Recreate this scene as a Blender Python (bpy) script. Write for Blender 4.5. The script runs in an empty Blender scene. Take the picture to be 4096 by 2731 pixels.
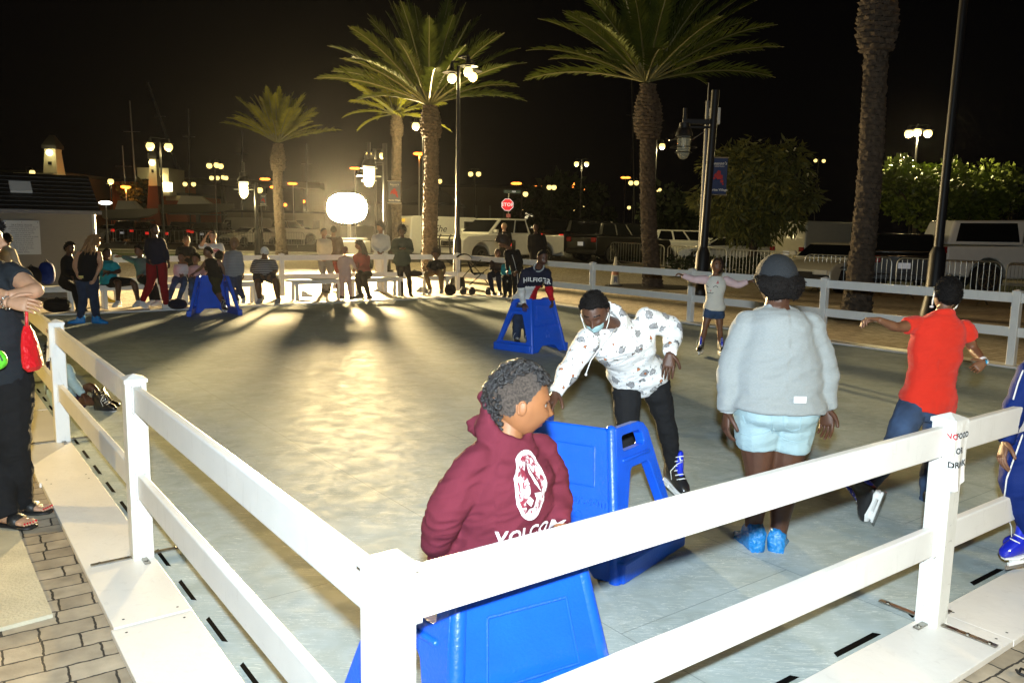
import bpy, bmesh, math, random
from math import sin, cos, pi, radians, sqrt, atan2
from mathutils import Vector, Matrix, noise, geometry, Euler
from mathutils.bvhtree import BVHTree
V = Vector
random.seed(7)
SC = bpy.context.scene
COL = SC.collection
# ------------------------------------------------------------------ camera
EYE = V((0, 0, 1.764)); PITCH = 0.1402; ROLL = 0.0172; FOC = 3242.3
cd = bpy.data.cameras.new('camera'); cam = bpy.data.objects.new('camera', cd); COL.objects.link(cam)
cam.location = EYE
cam.rotation_euler = (Matrix.Rotation(pi/2-PITCH, 3, 'X') @ Matrix.Rotation(ROLL, 3, 'Z')).to_euler()
cd.sensor_width = 36; cd.lens = FOC/4096*36; cd.clip_start = 0.05; cd.clip_end = 2000
SC.camera = cam
# ------------------------------------------------------------------ night sky
W = bpy.data.worlds.new('World'); SC.world = W; W.use_nodes = True
wn = W.node_tree; wb = wn.nodes['Background']
tc = wn.nodes.new('ShaderNodeTexCoord'); sx = wn.nodes.new('ShaderNodeSeparateXYZ'); cr = wn.nodes.new('ShaderNodeValToRGB')
wn.links.new(tc.outputs['Generated'], sx.inputs[0]); wn.links.new(sx.outputs['Z'], cr.inputs[0]); wn.links.new(cr.outputs[0], wb.inputs[0])
cr.color_ramp.elements[0].position = 0.0; cr.color_ramp.elements[0].color = (0.0016, 0.0013, 0.0012, 1)
cr.color_ramp.elements[1].position = 0.35; cr.color_ramp.elements[1].color = (0.0006, 0.0006, 0.0008, 1)
wb.inputs[1].default_value = 1.0
SC.view_settings.view_transform = 'Standard'; SC.view_settings.look = 'None'
SC.view_settings.exposure = 0; SC.view_settings.gamma = 1
try:
    SC.cycles.max_bounces = 6; SC.cycles.diffuse_bounces = 3; SC.cycles.glossy_bounces = 3
    SC.cycles.sample_clamp_indirect = 3; SC.cycles.use_light_tree = True; SC.cycles.caustics_reflective = False; SC.cycles.caustics_refractive = False
except Exception: pass
def lamp(kind, name, loc, power, color, parent=None, **kw):
    d = bpy.data.lights.new(name, kind); d.energy = power; d.color = color
    for k, v in kw.items(): setattr(d, k, v)
    o = bpy.data.objects.new(name, d); COL.objects.link(o); o.location = loc
    if parent: o.parent = parent
    return o
def aim(o, direction): o.rotation_euler = V(direction).to_track_quat('-Z', 'Y').to_euler()
# the photographer's flash, a hand's breadth above the lens
fl = lamp('AREA', 'camera_flash', (0.0, -0.04, EYE.z+0.21), 150, (0.80, 0.93, 1.0), shape='DISK', size=0.09, spread=radians(150))
aim(fl, (0.0, 1, -0.14))
fl.data.use_nodes = True
nt = fl.data.node_tree; em = next(n for n in nt.nodes if n.type == 'EMISSION')
fo = nt.nodes.new('ShaderNodeLightFalloff'); fo.inputs['Strength'].default_value = 3.5; fo.inputs['Smooth'].default_value = 9
nt.links.new(fo.outputs['Quadratic'], em.inputs['Strength'])
# ------------------------------------------------------------------ picking points in the place
K = 4096/2352
def ray(px, py):
    X = px*K-2048; Y = py*K-1365.5; c, s = cos(ROLL), sin(ROLL)
    x = (X*c+Y*s)/FOC; u = -(-X*s+Y*c)/FOC
    return V((x, cos(PITCH)+u*sin(PITCH), -sin(PITCH)+u*cos(PITCH)))
def at(px, py, Y):
    d = ray(px, py); return EYE + d*(Y/d.y)
def gnd(px, py, z=0.0):
    d = ray(px, py); return EYE + d*((z-EYE.z)/d.z)
RC = V((-0.285, 1.827, 0)); RA = radians(126.48)
LD = V((cos(RA), sin(RA), 0)); RD = V((LD.y, -LD.x, 0))
def rk(a, b, z=0.0): return RC + LD*a + RD*b + V((0, 0, z))      # rink coordinates: a along the left fence, b along the right
# ------------------------------------------------------------------ objects
def tag(o, label=None, cat=None, group=None, kind=None):
    if label: o['label'] = label
    if cat: o['category'] = cat
    if group: o['group'] = group
    if kind: o['kind'] = kind
    return o
def thing(name, loc=(0, 0, 0), rz=0, label=None, cat=None, group=None):
    o = bpy.data.objects.new(name, None); COL.objects.link(o); o.location = loc; o.rotation_euler = (0, 0, rz)
    o.empty_display_size = 0.2
    return tag(o, label, cat, group)
def copy_tree(o, parent=None):
    c = o.copy(); COL.objects.link(c)
    if parent: c.parent = parent
    for ch in o.children: copy_tree(ch, c)
    return c
class MB:
    def __init__(s): s.v = []; s.f = []; s.m = []; s.mi = 0
    def add(s, vs, fs):
        o = len(s.v); s.v += [V(p) for p in vs]; s.f += [tuple(i+o for i in f) for f in fs]; s.m += [s.mi]*len(fs)
        return s
    def box(s, c, d, M=None, taper=1.0):
        cx, cy, cz = c; x, y, z = d[0]/2, d[1]/2, d[2]/2; t = taper
        vs = [V((cx+i*x*(t if k > 0 else 1), cy+j*y*(t if k > 0 else 1), cz+k*z)) for k in (-1, 1) for j in (-1, 1) for i in (-1, 1)]
        if M: vs = [M @ p for p in vs]
        return s.add(vs, [(0, 2, 3, 1), (4, 5, 7, 6), (0, 1, 5, 4), (2, 6, 7, 3), (0, 4, 6, 2), (1, 3, 7, 5)])
    def bar(s, p, q, w, h, up=V((0, 0, 1))):     # box between two points
        p, q = V(p), V(q); d = q-p; L = d.length
        if L < 1e-6: return s
        y = d/L; x = y.cross(up)
        if x.length < 1e-4: x = y.cross(V((1, 0, 0)))
        x.normalize(); z = x.cross(y)
        M = Matrix((( x.x, y.x, z.x, (p.x+q.x)/2), (x.y, y.y, z.y, (p.y+q.y)/2), (x.z, y.z, z.z, (p.z+q.z)/2), (0, 0, 0, 1)))
        return s.box((0, 0, 0), (w, L, h), M)
    def rings(s, rs, cap=True):
        n = len(rs[0]); vs = [p for r in rs for p in r]; fs = []
        for i in range(len(rs)-1):
            for j in range(n):
                k = (j+1) % n; fs.append((i*n+j, i*n+k, (i+1)*n+k, (i+1)*n+j))
        if cap: fs.append(tuple(range(n-1, -1, -1))); fs.append(tuple((len(rs)-1)*n+j for j in range(n)))
        return s.add(vs, fs)
    def tube(s, pts, rad, n=8, cap=True, flat=1.0, up=None, rnd=False):
        pts = [V(p) for p in pts]
        if not hasattr(rad, '__len__'): rad = [rad]*len(pts)
        rad = list(rad)
        if rnd:                      # rounded ends
            d0 = (pts[1]-pts[0]).normalized(); d1 = (pts[-1]-pts[-2]).normalized()
            a = []; ra = []; b = []; rb = []
            for t in (0.97, 0.8, 0.45): a.append(pts[0]-d0*rad[0]*t); ra.append(rad[0]*sqrt(1-t*t))
            for t in (0.45, 0.8, 0.97): b.append(pts[-1]+d1*rad[-1]*t); rb.append(rad[-1]*sqrt(1-t*t))
            pts = a+pts+b; rad = ra+rad+rb
        rs = []; px = None
        for i, p in enumerate(pts):
            d = (pts[min(i+1, len(pts)-1)]-pts[max(i-1, 0)])
            d = d.normalized() if d.length > 1e-9 else V((0, 0, 1))
            if px is None:
                u = up or (V((0, 0, 1)) if abs(d.z) < .9 else V((1, 0, 0)))
                px = d.cross(u).normalized()
            else:
                px = px-d*px.dot(d); px = px.normalized() if px.length > 1e-6 else d.orthogonal().normalized()
            py = d.cross(px)
            rs.append([p+(px*cos(2*pi*j/n)+py*sin(2*pi*j/n)*flat)*rad[i] for j in range(n)])
        return s.rings(rs, cap)
    def lathe(s, prof, n=16, M=None, cap=False):
        rs = [[V((r*cos(2*pi*j/n), r*sin(2*pi*j/n), z)) for j in range(n)] for r, z in prof]
        if M: rs = [[M @ p for p in r] for r in rs]
        return s.rings(rs, cap)
    def ball(s, c, r, nu=12, nv=8, M=None, fn=None):
        c = V(c); r = V((r, r, r)) if not hasattr(r, '__len__') else V(r)
        vs = []; fs = []
        def P(u, w):
            d = V((sin(w)*cos(u), sin(w)*sin(u), cos(w)))
            if fn: d = fn(d)
            p = V((d.x*r.x, d.y*r.y, d.z*r.z))
            return c+((M @ p) if M else p)
        vs.append(P(0, 0))
        for i in range(1, nv):
            for j in range(nu): vs.append(P(2*pi*j/nu, pi*i/nv))
        vs.append(P(0, pi)); e = len(vs)-1
        for j in range(nu):
            k = (j+1) % nu; fs.append((0, 1+j, 1+k)); fs.append((e, e-nu+k, e-nu+j))
            for i in range(nv-2): fs.append((1+i*nu+j, 1+(i+1)*nu+j, 1+(i+1)*nu+k, 1+i*nu+k))
        return s.add(vs, fs)
    def prism(s, loop, holes, M, th):             # flat outline with holes, given thickness, local xy -> M
        polys = [[V((x, y, 0)) for x, y in loop]]+[[V((x, y, 0)) for x, y in h] for h in holes]
        tri = geometry.tessellate_polygon(polys); al = [p for q in polys for p in q]; n = len(al)
        vs = [M @ V((p.x, p.y, th/2)) for p in al]+[M @ V((p.x, p.y, -th/2)) for p in al]
        fs = [t for t in tri]+[tuple(i+n for i in reversed(t)) for t in tri]; o = 0
        for q in polys:
            m = len(q)
            for i in range(m): a = o+i; b = o+(i+1) % m; fs.append((a, b, b+n, a+n))
            o += m
        return s.add(vs, fs)
    def mesh(s, name, mats, smooth=True, fix=True):
        me = bpy.data.meshes.new(name); me.from_pydata([tuple(p) for p in s.v], [], s.f)
        if not isinstance(mats, (list, tuple)): mats = [mats]
        for m in mats: me.materials.append(m)
        if len(mats) > 1: me.polygons.foreach_set('material_index', s.m)
        if fix:
            bm = bmesh.new(); bm.from_mesh(me); bmesh.ops.recalc_face_normals(bm, faces=bm.faces); bm.to_mesh(me); bm.free()
        if smooth:
            me.shade_smooth() if smooth is True else me.shade_smooth()
            if smooth is not True: me.set_sharp_from_angle(angle=radians(smooth))
        me.update(); return me
    def build(s, name, mats, parent=None, smooth=35, off=None, bevel=0, fix=True, seg=2):
        if off is not None: s.v = [p-off for p in s.v]
        elif parent is not None and parent.get('_w'): o = rootof(parent).location; s.v = [p-o for p in s.v]
        o = bpy.data.objects.new(name, s.mesh(name, mats, smooth, fix)); COL.objects.link(o)
        if parent: o.parent = parent; 
        if parent is not None and parent.get('_w'): o['_w'] = 1
        if bevel:
            b = o.modifiers.new('bevel', 'BEVEL'); b.width = bevel; b.segments = seg; b.limit_method = 'ANGLE'; b.angle_limit = radians(40)
        return o
def rootof(o):
    while o.parent: o = o.parent
    return o
def wthing(name, loc, label, cat, group=None):      # thing whose parts are written in world coordinates
    o = thing(name, loc, 0, label, cat, group); o['_w'] = 1; return o
# ------------------------------------------------------------------ materials
MATS = {}
def mat(name, col, rough=0.6, metal=0.0, bump=0, bscale=60, var=0.0, vscale=6, emit=0, ecol=None, spec=0.5, coat=0, sub=0, alpha=1, stretch=None, detail=3, sheen=0):
    if name in MATS: return MATS[name]
    m = bpy.data.materials.new(name); m.use_nodes = True; n = m.node_tree.nodes; l = m.node_tree.links; b = n['Principled BSDF']
    b.inputs['Base Color'].default_value = (*col, 1); b.inputs['Roughness'].default_value = rough; b.inputs['Metallic'].default_value = metal
    b.inputs['Specular IOR Level'].default_value = spec
    if coat: b.inputs['Coat Weight'].default_value = coat; b.inputs['Coat Roughness'].default_value = 0.08
    if sub: b.inputs['Subsurface Weight'].default_value = sub; b.inputs['Subsurface Radius'].default_value = (0.012, 0.005, 0.003); b.inputs['Subsurface Scale'].default_value = 1.0
    if sheen: b.inputs['Sheen Weight'].default_value = sheen
    if alpha < 1: b.inputs['Alpha'].default_value = alpha
    if emit: b.inputs['Emission Color'].default_value = (*(ecol or col), 1); b.inputs['Emission Strength'].default_value = emit
    if bump or var:
        t = n.new('ShaderNodeTexCoord'); src = t.outputs['Object']
        if stretch:
            mp = n.new('ShaderNodeMapping'); mp.inputs['Scale'].default_value = stretch; l.new(src, mp.inputs[0]); src = mp.outputs[0]
    if var:
        nz = n.new('ShaderNodeTexNoise'); nz.inputs['Scale'].default_value = vscale; nz.inputs['Detail'].default_value = 5; l.new(src, nz.inputs[0])
        r = n.new('ShaderNodeValToRGB'); r.color_ramp.elements[0].position = .3; r.color_ramp.elements[1].position = .7
        r.color_ramp.elements[0].color = (*[c*(1-var) for c in col], 1); r.color_ramp.elements[1].color = (*[min(1, c*(1+var*.7)) for c in col], 1)
        l.new(nz.outputs[0], r.inputs[0]); l.new(r.outputs[0], b.inputs['Base Color'])
    if bump:
        nb = n.new('ShaderNodeTexNoise'); nb.inputs['Scale'].default_value = bscale; nb.inputs['Detail'].default_value = detail; l.new(src, nb.inputs[0])
        bp = n.new('ShaderNodeBump'); bp.inputs['Strength'].default_value = min(1, bump); bp.inputs['Distance'].default_value = 0.02*max(1, bump); l.new(nb.outputs[0], bp.inputs['Height']); l.new(bp.outputs[0], b.inputs['Normal'])
    MATS[name] = m; return m
def nodes_of(m): return m.node_tree.nodes, m.node_tree.links, m.node_tree.nodes['Principled BSDF']
def glow(name, col, strength): return mat(name, col, 0.5, emit=strength, ecol=col)
def text_mesh(txt, size, M, m, name='text', parent=None, depth=0.0, align='CENTER', shear=0, bold=0.0):
    c = bpy.data.curves.new('t', 'FONT'); c.body = txt; c.size = size; c.align_x = align; c.align_y = 'CENTER'; c.extrude = depth; c.shear = shear; c.offset = bold; c.space_character = 1.0+(.12 if bold else 0)
    c.resolution_u = 3
    o = bpy.data.objects.new('t', c); COL.objects.link(o)
    dg = bpy.context.evaluated_depsgraph_get(); me = bpy.data.meshes.new_from_object(o.evaluated_get(dg))
    bpy.data.objects.remove(o)
    me.transform(M); me.materials.clear(); me.materials.append(m); me.name = name
    if parent is not None:
        if parent.get('_w'): me.transform(Matrix.Translation(-rootof(parent).location))
        ob = bpy.data.objects.new(name, me); COL.objects.link(ob); ob.parent = parent
        if parent.get('_w'): ob['_w'] = 1
        return ob
    return me
def frame(o, x, y, z=None):      # matrix from origin and axes
    x = V(x).normalized(); y = V(y); y = (y-x*y.dot(x)).normalized(); z = x.cross(y)
    return Matrix(((x.x, y.x, z.x, o[0]), (x.y, y.y, z.y, o[1]), (x.z, y.z, z.z, o[2]), (0, 0, 0, 1)))
# ================================================================== ground
def paver_mat():
    m = bpy.data.materials.new('pavers'); m.use_nodes = True; n, l, b = nodes_of(m)
    t = n.new('ShaderNodeTexCoord'); mp = n.new('ShaderNodeMapping'); mp.inputs['Rotation'].default_value = (0, 0, -RA+radians(93)); l.new(t.outputs['Object'], mp.inputs[0])
    br = n.new('ShaderNodeTexBrick'); br.inputs['Scale'].default_value = 1; br.inputs['Brick Width'].default_value = .215; br.inputs['Row Height'].default_value = .135
    br.inputs['Mortar Size'].default_value = .0055; br.inputs['Mortar Smooth'].default_value = .3; br.offset = .37; br.squash = .66; br.squash_frequency = 3
    br.inputs['Color1'].default_value = (.33, .275, .20, 1); br.inputs['Color2'].default_value = (.47, .40, .30, 1); br.inputs['Mortar'].default_value = (.045, .04, .033, 1)
    dz = n.new('ShaderNodeTexNoise'); dz.inputs['Scale'].default_value = 22; dz.inputs['Detail'].default_value = 3; l.new(t.outputs['Object'], dz.inputs[0])
    ad = n.new('ShaderNodeVectorMath'); ad.operation = 'MULTIPLY_ADD'; ad.inputs[1].default_value = (.02, .02, 0); l.new(dz.outputs['Color'], ad.inputs[0]); l.new(mp.outputs[0], ad.inputs[2]); l.new(ad.outputs[0], br.inputs[0])
    nz = n.new('ShaderNodeTexNoise'); nz.inputs['Scale'].default_value = 9; nz.inputs['Detail'].default_value = 9; l.new(t.outputs['Object'], nz.inputs[0])
    mx = n.new('ShaderNodeMix'); mx.data_type = 'RGBA'; mx.blend_type = 'OVERLAY'; mx.inputs[0].default_value = .55; l.new(br.outputs[0], mx.inputs[6]); l.new(nz.outputs[0], mx.inputs[7]); l.new(mx.outputs[2], b.inputs['Base Color'])
    nf = n.new('ShaderNodeTexNoise'); nf.inputs['Scale'].default_value = 90; nf.inputs['Detail'].default_value = 4; l.new(t.outputs['Object'], nf.inputs[0])
    ma = n.new('ShaderNodeMath'); ma.operation = 'MULTIPLY_ADD'; ma.inputs[1].default_value = -1; l.new(br.outputs['Fac'], ma.inputs[0])
    mb = n.new('ShaderNodeMath'); mb.operation = 'MULTIPLY'; mb.inputs[1].default_value = .35; l.new(nf.outputs[0], mb.inputs[0]); l.new(mb.outputs[0], ma.inputs[2])
    bp = n.new('ShaderNodeBump'); bp.inputs['Strength'].default_value = .7; bp.inputs['Distance'].default_value = .006; l.new(ma.outputs[0], bp.inputs['Height']); l.new(bp.outputs[0], b.inputs['Normal'])
    b.inputs['Roughness'].default_value = .7
    return m
def quadsheet(name, pts, m, z=None, kind='structure', sub=0):
    mb = MB(); mb.add([V((p[0], p[1], z if z is not None else p[2])) for p in pts], [tuple(range(len(pts)))])
    o = mb.build(name, m, smooth=False); tag(o, kind=kind); return o
asph = mat('asphalt', (.05, .047, .042), .75, bump=.5, bscale=120, var=.35, vscale=.5)
nn, ll, bb = nodes_of(asph)
gr = MB(); gr.add([(-700, -60, -.02), (700, -60, -.02), (700, 900, -.02), (-700, 900, -.02)], [(0, 1, 2, 3)])
tag(gr.build('ground', asph, smooth=False), kind='structure')
quadsheet('plaza_paving', [(-30, -8), (34, -8), (34, 24), (10, 38), (-14, 40), (-32, 40)], paver_mat(), -.006)
# grass strip and kerb between the plaza and the parking
grassm = mat('grass_blades', (.05, .075, .02), .9, bump=1, bscale=40, var=.4, vscale=3)
curb = mat('kerb_concrete', (.42, .39, .33), .8, bump=.3, bscale=60, var=.2)
def strip(name, a, b, w, h, m, z0=-.02, kind='structure'):
    o = MB().bar(V((a[0], a[1], z0+h/2)), V((b[0], b[1], z0+h/2)), w, h).build(name, m, smooth=False); tag(o, kind=kind); return o
quadsheet('lawn', [(-34, 41), (-13, 41), (-13, 46.5), (-40, 50)], grassm, .015)
quadsheet('lawn', [(6, 30.6), (19, 18.6), (24, 22.4), (8.5, 37)], grassm, .012)
strip('kerb', (-34, 47.6, 0), (-8, 47.6, 0), .18, .14, curb)
strip('kerb', (-34, 44.2, 0), (-8, 44.2, 0), .16, .1, curb)
strip('kerb', (8.6, 37.3, 0), (24.3, 22.6, 0), .16, .13, curb)
# concrete slab beside the left fence
conc = mat('worn_concrete', (.50, .47, .36), .8, bump=.35, bscale=70, var=.16, vscale=5)
pts = [rk(2.33, -.46), rk(2.9, -.47), rk(5.2, -.50), rk(9, -.52), rk(14, -.55), rk(14, -2.6), rk(2.45, -2.6), rk(2.25, -1.5)]
mb = MB(); mb.add([p+V((0, 0, .012)) for p in pts]+[p+V((0, 0, -.02)) for p in pts], [tuple(range(8))]+[(i, (i+1) % 8, (i+1) % 8+8, i+8) for i in range(8)])
tag(mb.build('concrete_path', conc, smooth=False), kind='structure')
# tree pits
pit = mat('tree_pit_soil', (.03, .022, .016), .95, bump=1, bscale=30)
# ------------------------------------------------------------------ rink floor
def ice_mat():
    m = bpy.data.materials.new('synthetic_ice'); m.use_nodes = True; n, l, b = nodes_of(m)
    t = n.new('ShaderNodeTexCoord')
    def noise_(sc, det, dist=0, stretch=None, rot=0):
        src = t.outputs['Object']
        if stretch:
            mp = n.new('ShaderNodeMapping'); mp.inputs['Scale'].default_value = stretch; mp.inputs['Rotation'].default_value = (0, 0, rot); l.new(src, mp.inputs[0]); src = mp.outputs[0]
        z = n.new('ShaderNodeTexNoise'); z.inputs['Scale'].default_value = sc; z.inputs['Detail'].default_value = det; z.inputs['Distortion'].default_value = dist; l.new(src, z.inputs[0]); return z.outputs[0]
    def ramp(src, p0, c0, p1, c1):
        r = n.new('ShaderNodeValToRGB'); e = r.color_ramp.elements; e[0].position = p0; e[1].position = p1; e[0].color = (*c0, 1) if hasattr(c0, '__len__') else (c0, c0, c0, 1); e[1].color = (*c1, 1) if hasattr(c1, '__len__') else (c1, c1, c1, 1)
        l.new(src, r.inputs[0]); return r.outputs[0]
    def mix(a, bb_, f, mode='MIX'):
        x = n.new('ShaderNodeMix'); x.data_type = 'RGBA'; x.blend_type = mode
        if hasattr(f, 'links'): l.new(f, x.inputs[0])
        else: x.inputs[0].default_value = f
        l.new(a, x.inputs[6])
        if hasattr(bb_, 'links'): l.new(bb_, x.inputs[7])
        else: x.inputs[7].default_value = (*bb_, 1)
        return x.outputs[2]
    base = ramp(noise_(.9, 6, .4), .3, (.31, .375, .385), .7, (.40, .475, .495))
    base = mix(base, ramp(noise_(5, 8, 1.2), .35, (.70, .68, .60), .65, (1, 1, 1)), .5, 'MULTIPLY')
    # skate scratches: thin bright lines in several directions
    tot = None
    for k, (rot, sc) in enumerate(((.3, 1.0), (1.25, 1.3), (2.2, .8), (2.8, 1.7), (.9, 2.3))):
        s_ = noise_(3.2*sc, 2, .9, (1.0, 14, 1), rot)
        thin = n.new('ShaderNodeMath'); thin.operation = 'SUBTRACT'; l.new(s_, thin.inputs[0]); thin.inputs[1].default_value = .5
        ab = n.new('ShaderNodeMath'); ab.operation = 'ABSOLUTE'; l.new(thin.outputs[0], ab.inputs[0])
        ln = ramp(ab.outputs[0], .0, 1.0, .009, 0.0)
        gate = ramp(noise_(2.6*sc, 2, 0), .50, 0.0, .58, 1.0)
        g = n.new('ShaderNodeMath'); g.operation = 'MULTIPLY'; l.new(ln, g.inputs[0]); l.new(gate, g.inputs[1])
        if tot is None: tot = g.outputs[0]
        else:
            a_ = n.new('ShaderNodeMath'); a_.operation = 'MAXIMUM'; l.new(tot, a_.inputs[0]); l.new(g.outputs[0], a_.inputs[1]); tot = a_.outputs[0]
    # shavings
    vo = n.new('ShaderNodeTexVoronoi'); vo.inputs['Scale'].default_value = 26; l.new(t.outputs['Object'], vo.inputs[0])
    fl_ = ramp(vo.outputs['Distance'], .03, 1.0, .06, 0.0)
    gt = ramp(noise_(3.0, 3), .58, 0.0, .68, 1.0); q = n.new('ShaderNodeMath'); q.operation = 'MULTIPLY'; l.new(fl_, q.inputs[0]); l.new(gt, q.inputs[1])
    a_ = n.new('ShaderNodeMath'); a_.operation = 'MAXIMUM'; l.new(tot, a_.inputs[0]); l.new(q.outputs[0], a_.inputs[1]); tot = a_.outputs[0]
    mm = n.new('ShaderNodeMath'); mm.operation = 'MULTIPLY'; mm.inputs[1].default_value = .75; l.new(tot, mm.inputs[0])
    base = mix(base, (.80, .84, .80), mm.outputs[0])
    # panel seams, 1.2 x 2.4 m
    mp = n.new('ShaderNodeMapping'); mp.inputs['Rotation'].default_value = (0, 0, -RA); l.new(t.outputs['Object'], mp.inputs[0])
    br = n.new('ShaderNodeTexBrick'); br.inputs['Scale'].default_value = 1; br.inputs['Brick Width'].default_value = 2.36; br.inputs['Row Height'].default_value = 1.18; br.inputs['Mortar Size'].default_value = .003; br.inputs['Mortar Smooth'].default_value = 0
    l.new(mp.outputs[0], br.inputs[0])
    fq = n.new('ShaderNodeMath'); fq.operation = 'MULTIPLY'; fq.inputs[1].default_value = .45; l.new(br.outputs['Fac'], fq.inputs[0]); base = mix(base, (.10, .12, .11), fq.outputs[0])
    l.new(base, b.inputs['Base Color'])
    ro = ramp(noise_(7, 6, 1), .3, .58, .7, .74); l.new(ro, b.inputs['Roughness'])
    bp = n.new('ShaderNodeBump'); bp.inputs['Strength'].default_value = .05; bp.inputs['Distance'].default_value = .004
    ad = n.new('ShaderNodeMath'); ad.operation = 'ADD'; l.new(noise_(14, 8, 1.5), ad.inputs[0]); l.new(tot, ad.inputs[1]); l.new(ad.outputs[0], bp.inputs['Height']); l.new(bp.outputs[0], b.inputs['Normal'])
    b.inputs['Specular IOR Level'].default_value = .06
    return m
A1, B1 = 15.05, 10.72
ice = MB(); z = .030
c8 = [rk(.052, .052, z), rk(.052, B1, z), rk(A1, B1, z), rk(A1, .052, z)]
ice.add(c8+[p-V((0, 0, .05)) for p in c8], [(0, 1, 2, 3)]+[(i, (i+1) % 4, (i+1) % 4+4, i+4) for i in range(4)])
tag(ice.build('rink_floor', ice_mat(), smooth=False), kind='structure')
rub = mat('black_rubber', (.012, .012, .012), .6, bump=.3, bscale=80)
for a0, b0, a1, b1 in ((A1+.12, 0, A1+.12, B1+.1), (0, B1+.06, A1+.1, B1+.06)):
    strip('drain_channel', rk(a0, b0), rk(a1, b1), .07, .014, rub, 0)
# tongues of the ice sheets that bridge the dark channel
tg = MB(); slot_in = MB()
def slot(a0, b0, a1, b1, w=.015):
    p, q = rk(a0, b0, .033), rk(a1, b1, .033); d = (q-p).normalized(); n = V((-d.y, d.x, 0))*w
    tg.add([p-n, p+d*.02+n if False else p-n+d*(q-p).length, q+n-d*.02, p+n+d*.02], [(0, 1, 2, 3)])
k = 0.22
while k < 15: slot(k, .083, k+.27, .083, .010); k += .46
k = .30
while k < B1: slot(.083, k, .083, k+.34); k += .60
tag(tg.build('drain_slot', mat('black_rubber_slot', (.004, .004, .004), .95, spec=.02), smooth=False), kind='structure')
# ------------------------------------------------------------------ white border panels
bw = mat('white_board', (.78, .76, .72), .45, var=.05, vscale=3, bump=.06, bscale=25)
hole = mat('screw_hole', (.03, .03, .03), .8)
def panel(a0, a1, b0, b1, z, lab, i):
    t = wthing('border_panel', rk((a0+a1)/2, (b0+b1)/2, 0), lab, 'board', 'white border boards round the rink')
    mb = MB(); P = [rk(a0, b0), rk(a1, b0), rk(a1, b1), rk(a0, b1)]
    mb.add([p+V((0, 0, z)) for p in P]+[p+V((0, 0, z-.03)) for p in P], [(0, 1, 2, 3), (7, 6, 5, 4)]+[(j, (j+1) % 4, (j+1) % 4+4, j+4) for j in range(4)])
    mb.build('board', bw, t, smooth=False, bevel=.003)
    for (aa, ab) in ((a0+.06 if a1-a0 > b1-b0 else a0+.05, b0+.05), (a1-.06, b1-.05), (a0+.05, b1-.05), (a1-.06, b0+.05)): MB().lathe([(.0001, z+.0015), (.006, z+.0015)], 8, Matrix.Translation(rk(aa, ab))).build('screw_hole', hole, t)
lefts = [(-.30, 1.98), (1.98, 4.36), (4.36, 6.74), (6.74, 9.1), (9.1, 11.5), (11.5, 13.9), (13.9, 15.2)]
for i, (a, b) in enumerate(lefts): panel(a+.002, b-.002, -.285+.012*(i % 2), .05, .034+.003*(i % 2), ['white board under the near corner post at the left fence', 'white board with a steel strip across it beside the first left post', 'white board under the second left post beside the concrete slab', 'white board behind the sandals of the woman in black', 'border board at the left fence partly behind the woman in black', 'border board of the left fence near the far benches', 'last border board at the far end of the left fence'][i], i)
for i, b in enumerate([.052, 2.86, 5.24, 7.62]): panel(-.295, .045, b, ([2.86, 5.24, 7.62, 10.8][i])-.004, .034+.003*((i+1) % 2), ['white board along the right fence from the corner post', 'white board under the post with the food and drink notice', 'white board along the right fence past the notice post', 'white board at the far end of the near right fence'][i], i)
for i in range(6): panel(.1+2.5*i, 2.595+2.5*i, B1+.13, B1+.43, .036, 'border board under the far right fence, number %s from the right side of the picture' % ['one', 'two', 'three', 'four', 'five', 'six'][i], i)
for i in range(4): panel(A1+.19, A1+.52, -.2+2.75*i, 2.545+2.75*i, .036, 'border board in front of the benches, %s' % ['at the shed end', 'under the skate aid and the striped man', 'under the middle bench', 'at the afro kid on the last bench'][i], i)
# ------------------------------------------------------------------ fences
vin = mat('white_vinyl', (.80, .80, .78), .38, bump=.08, bscale=12, var=.035, vscale=7)
def scuffed(m, amt, sc):
    n, l, b = nodes_of(m); src = b.inputs['Base Color'].links[0].from_socket; t = n.new('ShaderNodeTexCoord'); prev = src
    for k, (s_, lo, hi, c, st) in enumerate(((sc, .60, .66, (.33, .31, .27), (3, 3, .6)), (sc*4.5, .66, .70, (.22, .21, .19), (.5, .5, 2.5)), (.9, .55, .80, (.70, .68, .61), (1, 1, 1)))):
        mp = n.new('ShaderNodeMapping'); mp.inputs['Scale'].default_value = st; mp.inputs['Rotation'].default_value = (0, 0, .9*k); l.new(t.outputs['Object'], mp.inputs[0]); z = n.new('ShaderNodeTexNoise'); z.inputs['Scale'].default_value = s_; z.inputs['Detail'].default_value = 7; z.inputs['Distortion'].default_value = .6; l.new(mp.outputs[0], z.inputs[0])
        r = n.new('ShaderNodeValToRGB'); r.color_ramp.elements[0].position = lo; r.color_ramp.elements[1].position = hi; r.color_ramp.elements[0].color = (0, 0, 0, 1); r.color_ramp.elements[1].color = (amt, amt, amt, 1); l.new(z.outputs[0], r.inputs[0])
        x = n.new('ShaderNodeMix'); x.data_type = 'RGBA'; l.new(r.outputs[0], x.inputs[0]); l.new(prev, x.inputs[6]); x.inputs[7].default_value = (*c, 1); prev = x.outputs[2]
    l.new(prev, b.inputs['Base Color']); return m
scuffed(vin, .09, 9); scuffed(bw, .09, 6)
vin_old = mat('scuffed_white_vinyl', (.76, .76, .72), .42, bump=.12, bscale=18, var=.07, vscale=9); scuffed(vin_old, .40, 9)
steel = mat('zinc_plate', (.35, .33, .29), .35, 1.0, var=.3, vscale=30)
PW = .1016; HP = .965
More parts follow.
